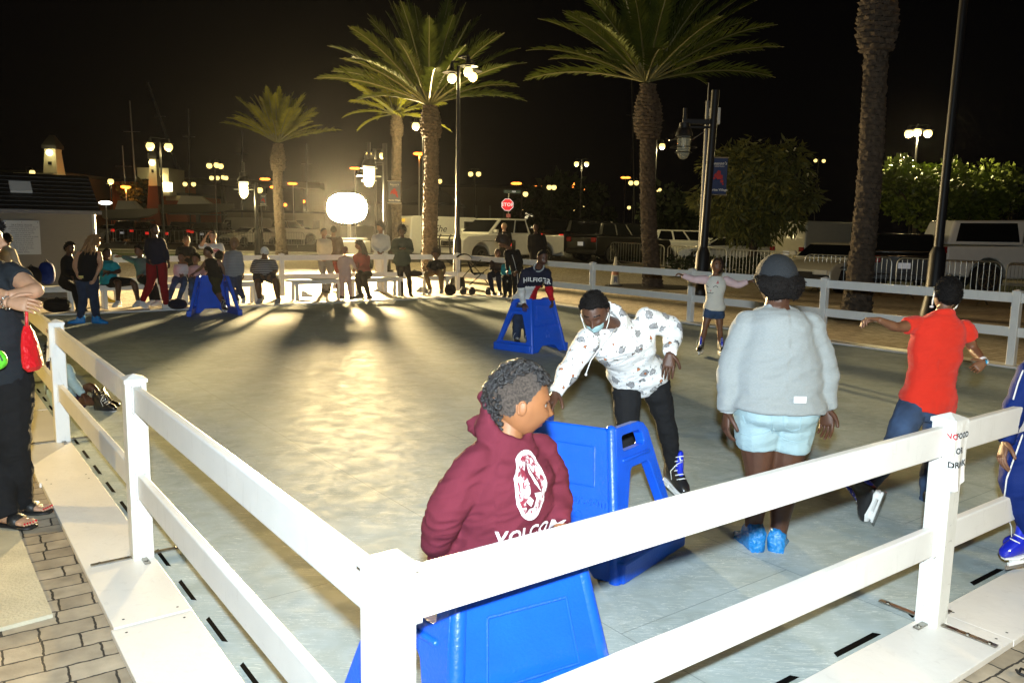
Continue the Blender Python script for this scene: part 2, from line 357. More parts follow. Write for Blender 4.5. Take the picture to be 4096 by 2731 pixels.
def post_parts(t, p, u, h=HP, cap=True, plate=True, cup=False):
    x = u; y = V((-u.y, u.x, 0)); M = frame(p, x, y)
    mb = MB().box((0, 0, (h+.034)/2+.0), (PW, PW, h-.034), M)
    po = mb.build('post', vin_old if cup else vin, t, smooth=False, bevel=.007)
    c = MB(); w = PW/2+.004
    c.add([M @ V(q) for q in [(-w, -w, h-.006), (w, -w, h-.006), (w, w, h-.006), (-w, w, h-.006), (-w, -w, h+.012), (w, -w, h+.012), (w, w, h+.012), (-w, w, h+.012), (0, 0, h+.036)]],
          [(3, 2, 1, 0), (0, 1, 5, 4), (1, 2, 6, 5), (2, 3, 7, 6), (3, 0, 4, 7), (4, 5, 8), (5, 6, 8), (6, 7, 8), (7, 4, 8)])
    cp = c.build('cap', vin, po, smooth=False)
    if plate:
        s = MB().box((0, 0, .0), (.028, .52, .007), M @ Matrix.Translation((0, -.02, .0415))).box((.0, 0, 0), (.30, .028, .007), M @ Matrix.Translation((0.02, 0, .0422)))
        for q in ((0, -.25), (0, -.16), (0, .2), (-.10, 0), (.15, 0), (.11, 0)): s.lathe([(.010, 0), (.010, .004), (.004, .006)], 8, M @ Matrix.Translation((q[0], q[1], .045)), True)
        s.build('foot_strap', steel, po, smooth=False)
    return po
def rail_part(t, p, q, zc, h=.13, th=.038, bracket=True, sag=0.0):
    d = (q-p).normalized(); a = p+d*PW/2+V((0, 0, zc)); b = q-d*PW/2+V((0, 0, zc))
    r = MB().bar(a, b, th, h).build('rail', vin, t, smooth=False, bevel=.006)
    if bracket:
        for e, s in ((a, 1), (b, -1)):
            k = MB(); n = V((-d.y, d.x, 0))
            for o in (-1, 1):
                k.bar(e+d*s*.002+n*o*(th/2+.003), e+d*s*.030+n*o*(th/2+.003), .004, h+.012)
            k.bar(e+d*s*.002-V((0, 0, h/2+.004)), e+d*s*.030-V((0, 0, h/2+.004)), th+.01, .004)
            for zz in (-.035, .03): k.ball(e+d*s*.018-n*(th/2+.006)+V((0, 0, zz)), .005, 6, 4); k.ball(e+d*s*.018+n*(th/2+.006)+V((0, 0, zz)), .005, 6, 4)
            k.build('bracket', vin, r, smooth=False)
    return r
def fence(name, pts, lab, h=HP, zs=None, plates=True, skipfirst=False, brackets=True):
    zs = zs or (HP-.085, .43)
    t = wthing(name, pts[0], lab, 'fence')
    for i, p in enumerate(pts):
        u = (pts[min(i+1, len(pts)-1)]-pts[max(0, i-1)]).normalized()
        if not (skipfirst and i == 0): post_parts(t, p, u, h, plate=plates, cup=(i == 1 and plates))
        if i < len(pts)-1:
            for z in zs: rail_part(t, p, pts[i+1], z, bracket=brackets)
    return t
S_ = 2.73
left_f = fence('rail_fence', [rk(S_*i, 0) for i in range(6)]+[rk(15.9, 0)], 'white two-rail fence running from the near corner post away up the left side')
right_f = fence('rail_fence', [rk(0, S_*i) for i in range(5)], 'white two-rail fence crossing the lower right of the picture with the paper notice', skipfirst=True)
HF = 1.02
fr = [rk(3.06-2.85, 11.02), rk(3.06, 11.02), rk(5.92, 11.02), rk(8.72, 11.02), rk(11.5, 11.0), rk(14.25, 10.97), rk(16.85, 10.95)]
far_r = fence('rail_fence', fr, 'white two-rail fence on the far right side behind the skaters', HF, (.94, .48), False, brackets=False)
back_f = fence('rail_fence', [rk(16.85, 10.95), rk(17.3, 9.0), rk(17.3, 6.25), rk(17.3, 3.5), rk(17.2, 2.6)], 'white two-rail fence behind the benches in front of the floodlight', HF, (.94, .48), False, skipfirst=True, brackets=False)
# ================================================================== lamps
blackm = mat('black_metal', (.012, .012, .014), .48, spec=.4)
greym = mat('grey_metal', (.16, .16, .16), .5, .6)
galv = mat('galvanised_steel', (.42, .42, .40), .42, .85, var=.2, vscale=20)
YEL = (1.0, .80, .36); ORA = (1.0, .27, .035); WHI = (1.0, .95, .80)
def globe_head(t, p, r, mt, down=True, n=14):
    h = MB().lathe([(r*.35, r*1.9), (r*.4, r*1.15), (r*1.25, r*.85), (r*1.3, r*.75), (r*.3, r*.8)], n, Matrix.Translation(p)).build('shade', blackm, t)
    g = MB().ball(p, r, n, 8).build('globe', mt, t); return g
def street_lamp(lab, pole, Y, globes, r=.18, col='y', base=None, light=0, arm=.0, pr=.06, group=None, flat=False, vis=1.0):
    """pole px at globe height, globes as picture points, all standing at distance Y"""
    P = [at(x, y, Y) for x, y in globes]; r = r*.88; top = at(pole, sum(y for _, y in globes)/len(globes), Y)
    ft = V((top.x, Y, 0))
    t = wthing('street_lamp', ft, lab, 'street lamp', group)
    mt = {'y': glow('lamp_yellow', (1, .74, .24), 2.0), 'o': glow('lamp_sodium', ORA, 4), 'w': glow('lamp_white', WHI, 4), 'Y': glow('lamp_near_yellow', (1, .78, .30), 2.6)}[col]
    MB().tube([ft, V((top.x, Y, .7)), V((top.x, Y, .72)), V((top.x, Y, top.z+(.25 if not flat else .0)))], [pr*2, pr*1.8, pr*1.1, pr*.7], 10).build('pole', blackm if col in 'yY' else galv, t)
    a = MB()
    for p in P:
        if abs(p.x-top.x) > .03:
            a.tube([V((top.x, Y, p.z+r*1.9)), V((p.x, Y, p.z+r*2.1)), V((p.x, Y, p.z+r*1.5))], pr*.35, 6)
    if a.v and not flat: a.build('arm', blackm, t)
    for p in P:
        if flat:
            MB().ball(p, (r*1.5, r*.8, r*.55), 12, 6).build('lamp_head', mt, t)
        else: globe_head(t, p, r, mt)
        if light: lamp('POINT', 'lamp_light', p-ft+V((0, -.02, -r*1.25)), light, YEL if col in 'yY' else ORA, t, shadow_soft_size=r)
    return t
YG = 'yellow street lamps over the parking'; OG = 'orange sodium lamps far behind the parking'
street_lamp('twin-globe yellow street lamp with a tall black pole above the man in red trousers', 368, 46, [(345, 336), (387, 338)], .26, 'y', light=260, group=YG)
street_lamp('three-globe yellow lamp highest between the dark masts and the small far palm', 494, 62, [(480.6, 381), (497.7, 379.5), (506.8, 382)], .24, group=YG)
street_lamp('three-globe yellow lamp just right of and below the taller three-globe one', 509, 78, [(486, 409), (499, 409), (513, 407.5), (519, 409)], .24, group=YG)
street_lamp('small twin-globe yellow lamp over the dark cars left of the three-globe lamps', 434, 80, [(425, 423), (444.6, 423.5)], .25, group=YG)
street_lamp('single yellow lamp beside the orange-lit warehouse wall', 254.5, 70, [(254.3, 417)], .28, group=YG, light=160)
street_lamp('single yellow lamp above the shed roof beside the left lit tower', 60, 60, [(74, 396.5)], .22, group=YG)
street_lamp('orange flat sodium lamp in front of the orange-lit warehouse wall', 288.8, 75, [(284.5, 429), (292.5, 430)], .25, 'o', flat=True, light=230, group=OG)
street_lamp('low white floodlight on a short post right of the shed roof corner', 243, 62, [(238, 466), (246, 466)], .3, 'w', flat=True)
street_lamp('twin orange sodium lamp left of the far palm trunk', 608, 150, [(604.6, 411.5), (612.5, 411.7)], .5, 'o', flat=True, group=OG)
street_lamp('single orange sodium lamp touching the left side of the far palm trunk', 630, 110, [(629, 430)], .42, 'o', flat=True, group=OG)
street_lamp('wide orange sodium lamp right of the far palm trunk', 673, 95, [(668, 422), (675, 422.3)], .3, 'o', flat=True, group=OG)
street_lamp('low pair of tiny orange lamps right beside the far palm trunk', 651, 160, [(648, 470), (655, 470.5)], .4, 'o', group=OG)
street_lamp('low pair of tiny orange lamps between far palm and floodlight', 693, 170, [(689.5, 463), (697.5, 463)], .4, 'o', group=OG)
street_lamp('tiny yellow lamp low over the dark cars at the left', 435, 90, [(434.6, 479)], .3, group=YG)
street_lamp('yellow globe lamp right beside the far lantern post and grey banner', 599, 52, [(596.5, 437)], .22, group=YG)
street_lamp('twin-globe lamp at the top left of the floodlight mast with lit arms', 862, 40, [(847, 356), (878, 358)], .17, group=YG, light=160)
street_lamp('orange sodium lamp on a thin orange pole between the two near palms', 963, 60, [(958, 353), (966, 353.5)], .22, 'o', flat=True, light=150, group=OG)
street_lamp('orange sodium lamp over the floodlight glare', 815, 85, [(811, 387), (818.5, 387.3)], .27, 'o', flat=True, group=OG)
street_lamp('single yellow globe lamp between the two palm trunks', 972, 35.5, [(955, 290)], .19, 'Y', group=YG, light=1200)
street_lamp('single yellow lamp just right of the dark palm trunk near the tall pole', 1008, 75, [(1009.7, 416.6)], .25, group=YG)
street_lamp('twin-globe yellow lamp right of the tall black lamp pole', 1091, 72, [(1081, 400), (1099, 400)], .25, group=YG)
street_lamp('bright orange sodium lamp above the stop sign', 1186, 130, [(1182, 421.7), (1190, 421.7)], .45, 'o', flat=True, group=OG)
street_lamp('yellow globe lamp to the right of the stop sign', 1199, 60, [(1207, 446)], .22, group=YG)
street_lamp('orange lamp up and right of the stop sign', 1234, 140, [(1229.5, 430.7), (1241, 431.3)], .38, 'o', group=OG)
street_lamp('twin-globe yellow lamp second to the right of the stop sign', 1267, 80, [(1261.5, 430.5), (1272.5, 430.7)], .28, group=YG)
street_lamp('tall twin-globe yellow lamp left of the big palm trunk', 1336, 70, [(1324, 376.6), (1347.3, 377)], .23, group=YG, light=400)
street_lamp('orange lamp left of the tall twin-globe lamp by the big palm', 1314, 150, [(1315.3, 425)], .55, 'o', group=OG)
street_lamp('pair of tiny orange lamps just under the tall twin-globe lamp', 1333, 160, [(1326.6, 434), (1339.5, 434.3)], .35, 'o', group=OG)
street_lamp('twin orange sodium lamp immediately left of the big palm trunk', 1437, 130, [(1432.5, 408.3), (1441.6, 408.3)], .36, 'o', flat=True, group=OG)
street_lamp('twin-globe yellow lamp touching the left side of the big palm trunk', 1456, 75, [(1449, 420.4), (1462, 420.4)], .25, group=YG)
street_lamp('single yellow globe lamp on a thin pole right of the big palm trunk', 1507, 40, [(1520.8, 336.4)], .17, group=YG, light=520)
street_lamp('small twin yellow lamp low to the right of the big palm trunk', 1511, 110, [(1509.5, 437), (1515.5, 436)], .25, group=YG)
street_lamp('small yellow lamp under the unlit marine lantern', 1588, 90, [(1584.5, 454.7)], .3, group=YG)
street_lamp('three-globe yellow lamp standing over the round trees at the right', 2108, 45.6, [(2087.3, 307.5), (2106.6, 304.3), (2131.6, 307)], .25, 'Y', group=YG, light=1000)
street_lamp('pair of small yellow lamps showing through the willowy tree', 1880, 70, [(1873, 369), (1892, 370)], .17, group=YG)
for i, (x, y, c, w) in enumerate(((1318.4, 480, 'y', 'low yellow lamp behind the parked cars, left one of a pair'), (1339.7, 477, 'y', 'low yellow lamp behind the parked cars, right one of a pair'), (1444.7, 477, 'y', 'low yellow lamp beside the big palm trunk'), (1200, 479, 'y', 'low yellow lamp right below the stop sign'), (1216, 467, 'y', 'small yellow lamp beside the lit doorway'), (1225.6, 457, 'o', 'small orange lamp over the lit doorway'), (1032.5, 483, 'y', 'low yellow lamp in front of the dark hangar'))):
    street_lamp(w, x, 100, [(x, y)], .25, c, group='small lamps low over the parking')
# ---- the tall black lamp with three globes beside the near palms
ORA2 = (1, .55, .20)
def tall_lamp(lab, base, top, heads, light, lc=YEL, cut=0, w=1.0):
    t = wthing('street_lamp', base, lab, 'street lamp', None); ax = (top-base)
    def q(z): return base+ax*(z/ax.z)
    MB().tube([q(0), q(.05), q(.35), q(.4), q(1.35), q(1.5)], [.24, .24, .19, .12*w, .11*w, .066*w], 16).build('pole_base', blackm, t)
    MB().tube([q(1.45), q(top.z)], [.064*w, .05*w], 14).build('pole', blackm, t)
    a = MB()
    for h in heads: a.tube([q(h.z+.42), h+V((0, 0, .45)), h+V((0, 0, .3))], .028, 8)
    a.build('arm', blackm, t)
    for h in heads:
        MB().lathe([(.05, .42), (.07, .25), (.26, .17), (.27, .15), (.1, .16)], 20, Matrix.Translation(h)).build('shade', blackm, t)
        MB().ball(h, .135, 16, 10).build('globe', glow('lamp_near_yellow', (1, .78, .30), 2.6), t)
        if cut: lamp('SPOT', 'lamp_light', h-base+V((0, 0, -.17)), light, lc, t, shadow_soft_size=.12, spot_size=radians(cut), spot_blend=.35)
        else: lamp('POINT', 'lamp_light', h-base+V((0, 0, -.17)), light, lc, t, shadow_soft_size=.16)
    return t
yb = 23.6
b0 = at(1051, 560, yb); b0.z = 0
tall_lamp('tall black lamp post with three lit globes beside the dark front palm', b0, V((at(1053, 172, yb).x, yb, 6.2)), [at(1075.5, 166, yb), at(1038, 180.5, yb+.2), at(1086, 177, yb+.7)], 95)
b1 = gnd(2139, 727); ytp = b1.y
tall_lamp('tall black lamp post rising out of the picture in front of the white pickup', V((b1.x, b1.y, 0)), V((b1.x+.12, b1.y, 9.0)), [V((b1.x-.75, b1.y, 8.6)), V((b1.x+.95, b1.y, 8.6)), V((b1.x+.1, b1.y-.8, 8.6))], 110, ORA2, 0, 1.5)
tall_lamp('black lamp post outside the left edge that lights the near fence', V((-8.9, 4.0, 0)), V((-8.9, 4.0, 5.6)), [V((-8.3, 4.2, 5.1)), V((-9.6, 4.0, 5.1))], 1050, (1.0, .66, .17), 128)
tall_lamp('black lamp post behind the photographer that lights the right part of the rink', V((7.5, -3.5, 0)), V((7.5, -3.5, 8.2)), [V((6.9, -3.4, 7.7)), V((8.1, -3.5, 7.7))], 950, (1.0, .66, .15), 140)
# ---- marine lantern posts with banners
redm = mat('banner_red', (.45, .03, .03), .7); navy = mat('banner_navy', (.02, .04, .12), .7); cream = mat('banner_lettering', (.7, .68, .6), .7); greyb = mat('banner_faded_blue', (.10, .12, .17), .7)
def lantern_post(lab, px, base_y, Y, top_y, arm_y, lan, lit, ban, bm, slope=0.0, pr=.10):
    bx = at(px, 560, Y).x; zt = at(px, top_y, Y).z
    base = V((bx, Y, 0)); t = wthing('lantern_post', base, lab, 'street lamp', 'marine lantern posts')
    tx = bx+slope
    def q(z): return V((bx+(tx-bx)*z/zt, Y, z))
    MB().tube([q(0), q(.06), q(.08), q(1.2), q(1.35)], [.30, .30, .19, .17, pr*1.05], 16).build('pole_base', blackm, t)
    MB().tube([q(1.3), q(zt)], [pr, pr*.92], 14).build('pole', blackm, t)
    L = at(lan[0], lan[1], Y); za = at(px, arm_y, Y).z; s = lan[2]
    MB().bar(q(za), V((L.x-.05, Y, za)), .09, .12).bar(q(za-.13), V((L.x-.02, Y, za-.13)), .05, .05).build('arm', blackm, t, bevel=.01)
    M = Matrix.Translation(L) @ Matrix.Scale(s, 4)
    ln = MB().lathe([(.05, za-L.z-.0 if False else .95), (.05, .62), (.13, .60), (.13, .48), (.16, .46), (.20, .36), (.21, .30), (.17, .28)], 16, M).build('lantern_cap', blackm, t)
    for z, r in ((.24, .235), (.02, .34 if lit else .33), (-.10, .21)): MB().lathe([(r-.02, z-.012), (r, z), (r-.02, z+.012), (r-.05, z)], 20, M).build('guard_ring', blackm if not lit else galv, ln)
    g = MB().lathe([(.001, -.27), (.07, -.25), (.13, -.18), (.155, -.08), (.16, .28)], 18, M, False)
    g.build('glass_globe', glow('lantern_lit', (1, .82, .4), 3.5) if lit else mat('lantern_glass', (.6, .62, .5), .06, spec=.8, alpha=.35), t)
    if not lit: MB().lathe([(.05, .26), (.05, .05), (.02, .0)], 10, M).build('bulb_holder', mat('lamp_socket', (.6, .6, .55), .4), t)
    else: lamp('POINT', 'lamp_light', L-base+V((0, -.0, -.36*s)), 260 if s < 1.4 else 900, YEL, t, shadow_soft_size=.14)
    x0, y0, x1, y1 = ban; A = at(x0, y0, Y); B_ = at(x1, y1, Y); w = abs(B_.x-A.x); h = abs(A.z-B_.z); c = V(((A.x+B_.x)/2, Y-.02, (A.z+B_.z)/2))
    for z in (A.z+.02, B_.z-.02): MB().tube([q(z), V((B_.x+.03, Y, z))], .015, 6).build('banner_rod', galv, t)
    bn = MB().box(c, (w, .008, h)).build('banner', bm, t, smooth=False)
    F = lambda ox, oz, d=.006: frame(c+V((ox*w, -d, oz*h)), (1, 0, 0), (0, 0, 1))
    text_mesh("Season's", h*.115, F(0, .36), cream, 'banner_lettering', bn, shear=.25, bold=.002)
    text_mesh('GREETINGS', h*.055, F(0.02, .275), cream, 'banner_lettering', bn)
    text_mesh('Marina Village', h*.085, F(0, -.385), cream, 'banner_lettering', bn, bold=.003)
    r = MB(); random.seed(5)
    for ox, oz, rr in ((0, .1, .13), (-.17, .02, .12), (.12, -.02, .14), (.2, -.14, .10), (-.03, -.03, .13), (-.27, -.06, .07), (.26, -.22, .06)):
        r.add([F(ox, oz, .006+.0004*len(r.v)) @ V((w*rr*cos(a*pi/5)*(1.15 if a % 2 else .85), w*rr*1.05*sin(a*pi/5)*(1.15 if a % 2 else .85), 0)) for a in range(10)], [tuple(range(10))])
    r.build('banner_poinsettia', redm, bn, smooth=False)
    return t
lantern_post('black post with an unlit marine lantern and a navy banner behind the cat-sweater girl', 1613, 0, 20.2, 207, 280, (1570, 341, 1.0), False, (1633, 364, 1667, 446), navy, .14)
lantern_post('lit marine lantern post with a faded banner right of the floodlight', 886, 0, 31, 330, 370, (848, 407, 1.35), True, (892, 417, 920, 466), greyb, -.02, .09)
lantern_post('far lit marine lantern post with a grey banner beside the small palm', 593, 0, 41.5, 420, 428, (560, 437, 1.45), True, (598, 447, 612, 472), greyb, -.05, .10)
# slim conduit pole with a junction box beside the unlit lantern
t = wthing('utility_pole', V((at(1608, 560, 21.6).x, 21.6, 0)), 'slim grey pole with a white box and loose cable behind the unlit lantern post', 'pole')
u0 = V((at(1608, 560, 21.6).x, 21.6, 0)); zt = at(1609, 232, 21.6).z
MB().tube([u0, V((u0.x+.02, 21.6, zt))], .05, 10).build('pole', greym, t)
MB().tube([V((u0.x+.02, 21.6, zt)), V((u0.x+.02, 21.6, zt+.45))], .014, 6).build('antenna', galv, t)
MB().box((u0.x+.27, 21.55, zt-.38), (.14, .12, .42)).box((u0.x+.1, 21.55, zt-.28), (.1, .1, .2)).build('junction_box', mat('white_box', (.7, .7, .65), .5), t, bevel=.02)
MB().tube([V((u0.x, 21.55, zt-.75)), V((u0.x-.35, 21.55, zt-.98)), V((u0.x-.8, 21.55, zt-.98)), V((u0.x-.95, 21.5, zt-1.02))], .012, 6).build('cable', galv, t)
# ---- portable floodlight
FL = at(797, 478, 32)
t = wthing('floodlight_tower', V((FL.x, 32, 0)), 'blazing white portable floodlight behind the far fence', 'floodlight')
ylw = mat('machine_grey_paint', (.45, .45, .42), .5)
MB().box((FL.x, 32.4, .75), (1.5, 1.1, .75)).box((FL.x, 32.4, 1.18), (1.3, .95, .1)).build('generator_box', ylw, t, bevel=.05)
for s in (-1, 1): MB().lathe([(.0, -.09), (.30, -.09), (.32, 0), (.30, .09), (0, .09)], 18, Matrix.Translation((FL.x+s*.82, 32.4, .32)) @ Matrix.Rotation(pi/2, 4, 'Y')).build('wheel', rub, t)
MB().bar((FL.x, 32.4, 1.2), (FL.x, 32.4, FL.z+.6), .12, .12, V((0, 1, 0))).bar((FL.x-.8, 32.3, FL.z), (FL.x+.8, 32.3, FL.z), .06, .06).build('mast', galv, t)
flm = glow('floodlight_lens_glare', (1.0, .86, .60), 220)
def lobe(k, r=0.0): an = 2*pi*k/48; c, n_ = cos(an), sin(an); return V(((abs(c)**.82)*(.78+r)*(1 if c > 0 else -1), 0, (abs(n_)**.88)*(.60+r)*(1 if n_ > 0 else -1)*(1-.05*(1-abs(c)))))  # lens outline swelled to take in the glare blob round the lamp
C3 = V((FL.x, 32, FL.z))
h = MB().rings([[C3+lobe(k, .03) for k in range(48)], [C3+lobe(k, .03)+V((0, .08, 0)) for k in range(48)], [C3+lobe(k, -.25)+V((0, .28, 0)) for k in range(48)]]).build('lamp_head', blackm, t)
MB().rings([[C3+lobe(k)+V((0, -.006, 0)) for k in range(48)], [C3+lobe(k)+V((0, -.001, 0)) for k in range(48)]]).build('lens', flm, h)
a = lamp('AREA', 'flood_light', V((0, -.03, FL.z)), 11500, (1.0, .73, .34), t, shape='ELLIPSE', size=1.4, size_y=1.0, spread=radians(100))
aim(a, (.12, -1, -.07))
# ================================================================== palms and trees
barkm = mat('palm_bark', (.08, .058, .04), .9, bump=.9, bscale=35, var=.45, vscale=9)
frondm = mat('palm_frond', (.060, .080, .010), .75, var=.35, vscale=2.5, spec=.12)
frondm_lit = mat('palm_frond_lamplit', (.24, .24, .025), .75, var=.35, vscale=2.5, spec=.12)  # lit copy of the frond material: lamplight on two crowns put into the colour
def palm(lab, base, top, r, bulge, crown, nf=46, L=3.0, mat_=None, seed=1, low=-.35, skirt=0):
    t = wthing('palm_tree', base, lab, 'palm tree', 'date palms round the rink'); rnd = random.Random(seed)
    ax = top-base; H = ax.length; rows = int(H/.105); n = 45; rs = []
    for i in range(rows*5+1):
        z = i/5*.105; f = z/H
        rr = r*(1.0-.10*f) + (.10*math.exp(-z*2.2))
        bz = (H-z)/bulge[0]
        if bz < 1: rr = rr*(1+(bulge[1]-1)*max(0, sin(pi*min(1, (1-bz)*1.05+.12)))**.8)
        c = base+ax*f+V((sin(f*5+seed)*.05, 0, 0)); ring = []
        for j in range(n):
            a = 2*pi*j/n; zz = z/.105+j/n*2+.35*noise.noise(V((cos(a)*1.5+seed, sin(a)*1.5, z*2.5))); row = math.floor(zz); ph = zz-row; cell = (j/n*9+.5*(row % 2)) % 1
            d = (ph**.7)*(1-abs(cell-.5)*1.7)*(.15 if bz > 1 else .26)
            d += .11*noise.noise(V((cos(a)*2+seed, sin(a)*2, z*5)))+.09*noise.noise(V((cos(a)*6+seed, sin(a)*6, z*14)))
            ring.append(c+V((cos(a), sin(a), 0))*rr*(.93+d))
        rs.append(ring)
    MB().rings(rs).build('trunk', barkm, t)
    if not crown: nf = 0
    fm = MB(); rc = MB(); C0 = top
    for k in range(nf):
        el = low+(1.45-low)*((k+.5)/nf)**.85; az = k*2.399963+rnd.uniform(-.2, .2); ln = L*rnd.uniform(.85, 1.1)*(1-.12*max(0, el)); 
        d = V((cos(az)*cos(el), sin(az)*cos(el), sin(el)+.12)).normalized(); p = C0+V((cos(az), sin(az), 0))*r*.4; N = 15; pts = [p.copy()]; g = rnd.uniform(.028, .050)*(1.3 if el < .2 else 1)
        for i in range(N):
            p = p+d*ln/N; d = (d+V((0, 0, -g*(.4+1.1*i/N)))).normalized(); pts.append(p.copy())
        rc.tube(pts, [.035*(1-i/(N+1))+.006 for i in range(N+1)], 4)
        tw = rnd.uniform(-.5, .5)
        for i in range(14, 84):
            f = i/84; q = f*N; a = int(q); b = min(a+1, N); c = pts[a].lerp(pts[b], q-a); dd = (pts[b]-pts[max(a-1, 0)]).normalized()
            sd = dd.cross(V((0, 0, 1)));  sd = (sd.normalized() if sd.length > .05 else V((1, 0, 0))); up = sd.cross(dd)
            sd, up = sd*cos(tw)+up*sin(tw), up*cos(tw)-sd*sin(tw)
            ll = ln*.165*(sin(pi*min(1, f*.93+.10))**.55)*rnd.uniform(.7, 1.2)
            for s in (-1, 1):
                e = (dd*1.05+sd*s*.72+up*rnd.uniform(.05, .45)+V((0, 0, -.10))).normalized(); w = e.cross(up).normalized()*.012*ln/3*1.3
                m = c+e*ll*.55+V((0, 0, .01)); tip = c+e*ll+V((0, 0, -.05*ll))
                fm.add([c-w*.5, c+w*.5, m+w, tip, m-w], [(0, 1, 2, 3, 4)])
    if nf:
        rr_ = rc.build('frond_stem', mat('frond_stem', (.14, .14, .05), .5), t); fm.build('crown', mat_ or frondm, t, smooth=False, fix=False)
    return t
def xb(px, Y): p = at(px, 560, Y); return V((p.x, Y, 0))
def palm_px(lab, bx, tx, ty, Y, r, **k):
    tp = at(tx, ty, Y); return palm(lab, xb(bx, Y), tp, r, **k)
palm_px('small far palm with an olive crown above the striped man', 645, 637, 326, 43.6, .27, bulge=(1.5, 1.5), crown=1, L=3.2, seed=2, low=.22, nf=50, mat_=frondm_lit)
palm_px('slim brightly lit palm behind the grey banner with drooping yellow fronds', 916, 908, 262, 38, .24, bulge=(1.0, 1.3), crown=1, L=2.75, seed=3, low=-.25, mat_=frondm_lit, nf=34)
palm_px('dark front palm beside the tall lamp with three globes', 992, 986, 238, 27.5, .26, bulge=(1.1, 1.4), crown=1, L=3.7, seed=4, low=.12, nf=60)
palm_px('big palm in the middle behind the traffic cone with a full crown', 1502, 1484, 186, 25.2, .25, bulge=(1.7, 1.75), crown=1, L=4.1, seed=9, low=.10, nf=62)
pr = gnd(1968, 727); tpr = at(2026, -60, pr.y)
palm('thick palm trunk at the right whose crown is above the picture', V((pr.x, pr.y, 0)), tpr, .25, (1.5, 1.65), 1, nf=30, L=3.6, seed=12, low=.05)
for (px, Y, rr) in ((1497, 25.2, 1.25), (1972, pr.y, .9)):
    c = xb(px, Y); quadsheet('tree_pit', [c+V((cos(a*pi/8)*rr*1.15, sin(a*pi/8)*rr, 0)) for a in range(16)], pit, .004)
# ---- broadleaf trees
trunkm = mat('tree_bark', (.10, .075, .05), .95, bump=.8, bscale=30, var=.3)
def tree(lab, base, top_z, rx, rz, cz, leafm, n_blob, n_leaf, leaf, droop=0.0, seed=1, fork=.45, spread=.55, name='tree'):
    rnd = random.Random(seed); t = wthing(name, base, lab, 'tree', 'trees beyond the plaza')
    c = base+V((0, 0, cz)); blobs = []
    while len(blobs) < n_blob:
        v = V((rnd.uniform(-1, 1), rnd.uniform(-1, 1), rnd.uniform(-.9, 1)))
        if v.length < 1 and v.length > .25: blobs.append(c+V((v.x*rx, v.y*rx, v.z*rz)))
    tr = MB(); s = base+V((0, 0, cz-rz*fork*1.6)); tr.tube([base, base+V((.05, 0, s.z*.5)), s], [rx*.06+.05, rx*.05+.04, rx*.045+.03], 10)
    for b in blobs[::3]: tr.tube([s-V((0, 0, .15)), s.lerp(b, .5)+V((0, 0, .15)), b], [rx*.03+.02, rx*.016+.012, .01], 5)
    tr.build('trunk', trunkm, t); fm = MB(); br = rx*spread*.5
    for b in blobs:
        q = rnd.uniform(.6, 1.15)*br
        for _ in range(n_leaf):
            d = V((rnd.gauss(0, 1), rnd.gauss(0, 1), rnd.gauss(0, .8))).normalized()*q*rnd.uniform(.55, 1.05); p = b+d
            a = (d.normalized()*(.6-droop*.3)+V((rnd.uniform(-.6, .6), rnd.uniform(-.6, .6), rnd.uniform(-.3, .5)-droop))).normalized(); w = a.cross(V((rnd.uniform(-1, 1), rnd.uniform(-1, 1), rnd.uniform(-1, 1)))).normalized()
            L = leaf*rnd.uniform(.7, 1.4); w = w*L*(.32 if droop < .3 else .13)
            fm.add([p, p+a*L*.5+w, p+a*L, p+a*L*.5-w], [(0, 1, 2, 3)])
    fm.build('crown', leafm, t, smooth=False, fix=False); return t
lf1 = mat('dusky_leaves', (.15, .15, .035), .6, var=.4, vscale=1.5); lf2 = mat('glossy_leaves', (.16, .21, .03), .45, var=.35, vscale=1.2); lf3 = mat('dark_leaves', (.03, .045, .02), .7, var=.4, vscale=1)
tree('big willowy tree with drooping olive foliage right of the navy banner', xb(1728, 34), 0, 2.45, 1.9, 3.35, lf1, 110, 130, .34, droop=.45, seed=3, spread=.45)
tree('left one of the two round trees under the three-globe lamp', xb(2098, 44), 0, 2.1, 1.75, 4.0, lf2, 60, 110, .26, seed=5)
tree('right one of the two round trees, behind the tall lamp post', xb(2218, 45), 0, 2.3, 1.7, 3.8, lf2, 60, 110, .26, seed=6)
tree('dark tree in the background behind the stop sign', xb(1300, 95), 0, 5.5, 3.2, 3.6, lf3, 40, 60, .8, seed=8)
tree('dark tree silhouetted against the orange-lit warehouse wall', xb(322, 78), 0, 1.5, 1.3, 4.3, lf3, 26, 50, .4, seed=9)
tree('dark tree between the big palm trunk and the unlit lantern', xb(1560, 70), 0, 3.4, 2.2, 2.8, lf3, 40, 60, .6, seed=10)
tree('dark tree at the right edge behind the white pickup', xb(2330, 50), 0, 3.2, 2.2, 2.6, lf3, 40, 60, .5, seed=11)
for i, (px, Y, w) in enumerate(((1440, 44, 1.6), (1690, 31, 2.6), (1850, 30, 1.8), (1120, 70, 4))):
    hm = MB(); rnd = random.Random(i)
    for _ in range(1500):
        p = xb(px, Y)+V((rnd.uniform(-w, w), rnd.uniform(-.4, .4), rnd.uniform(.05, .75))); a = V((rnd.uniform(-1, 1), rnd.uniform(-1, 1), rnd.uniform(0, 1)))*.12; wv = a.orthogonal()*.4
        hm.add([p, p+a*.5+wv, p+a, p+a*.5-wv], [(0, 1, 2, 3)])
    tag(hm.build('hedge', lf3, smooth=False, fix=False), 'low dark hedge '+['left of the big palm trunk', 'under the willowy tree behind the barricades', 'beside the champagne sedan behind the barricades', 'behind the white pickup and van'][i], 'hedge')
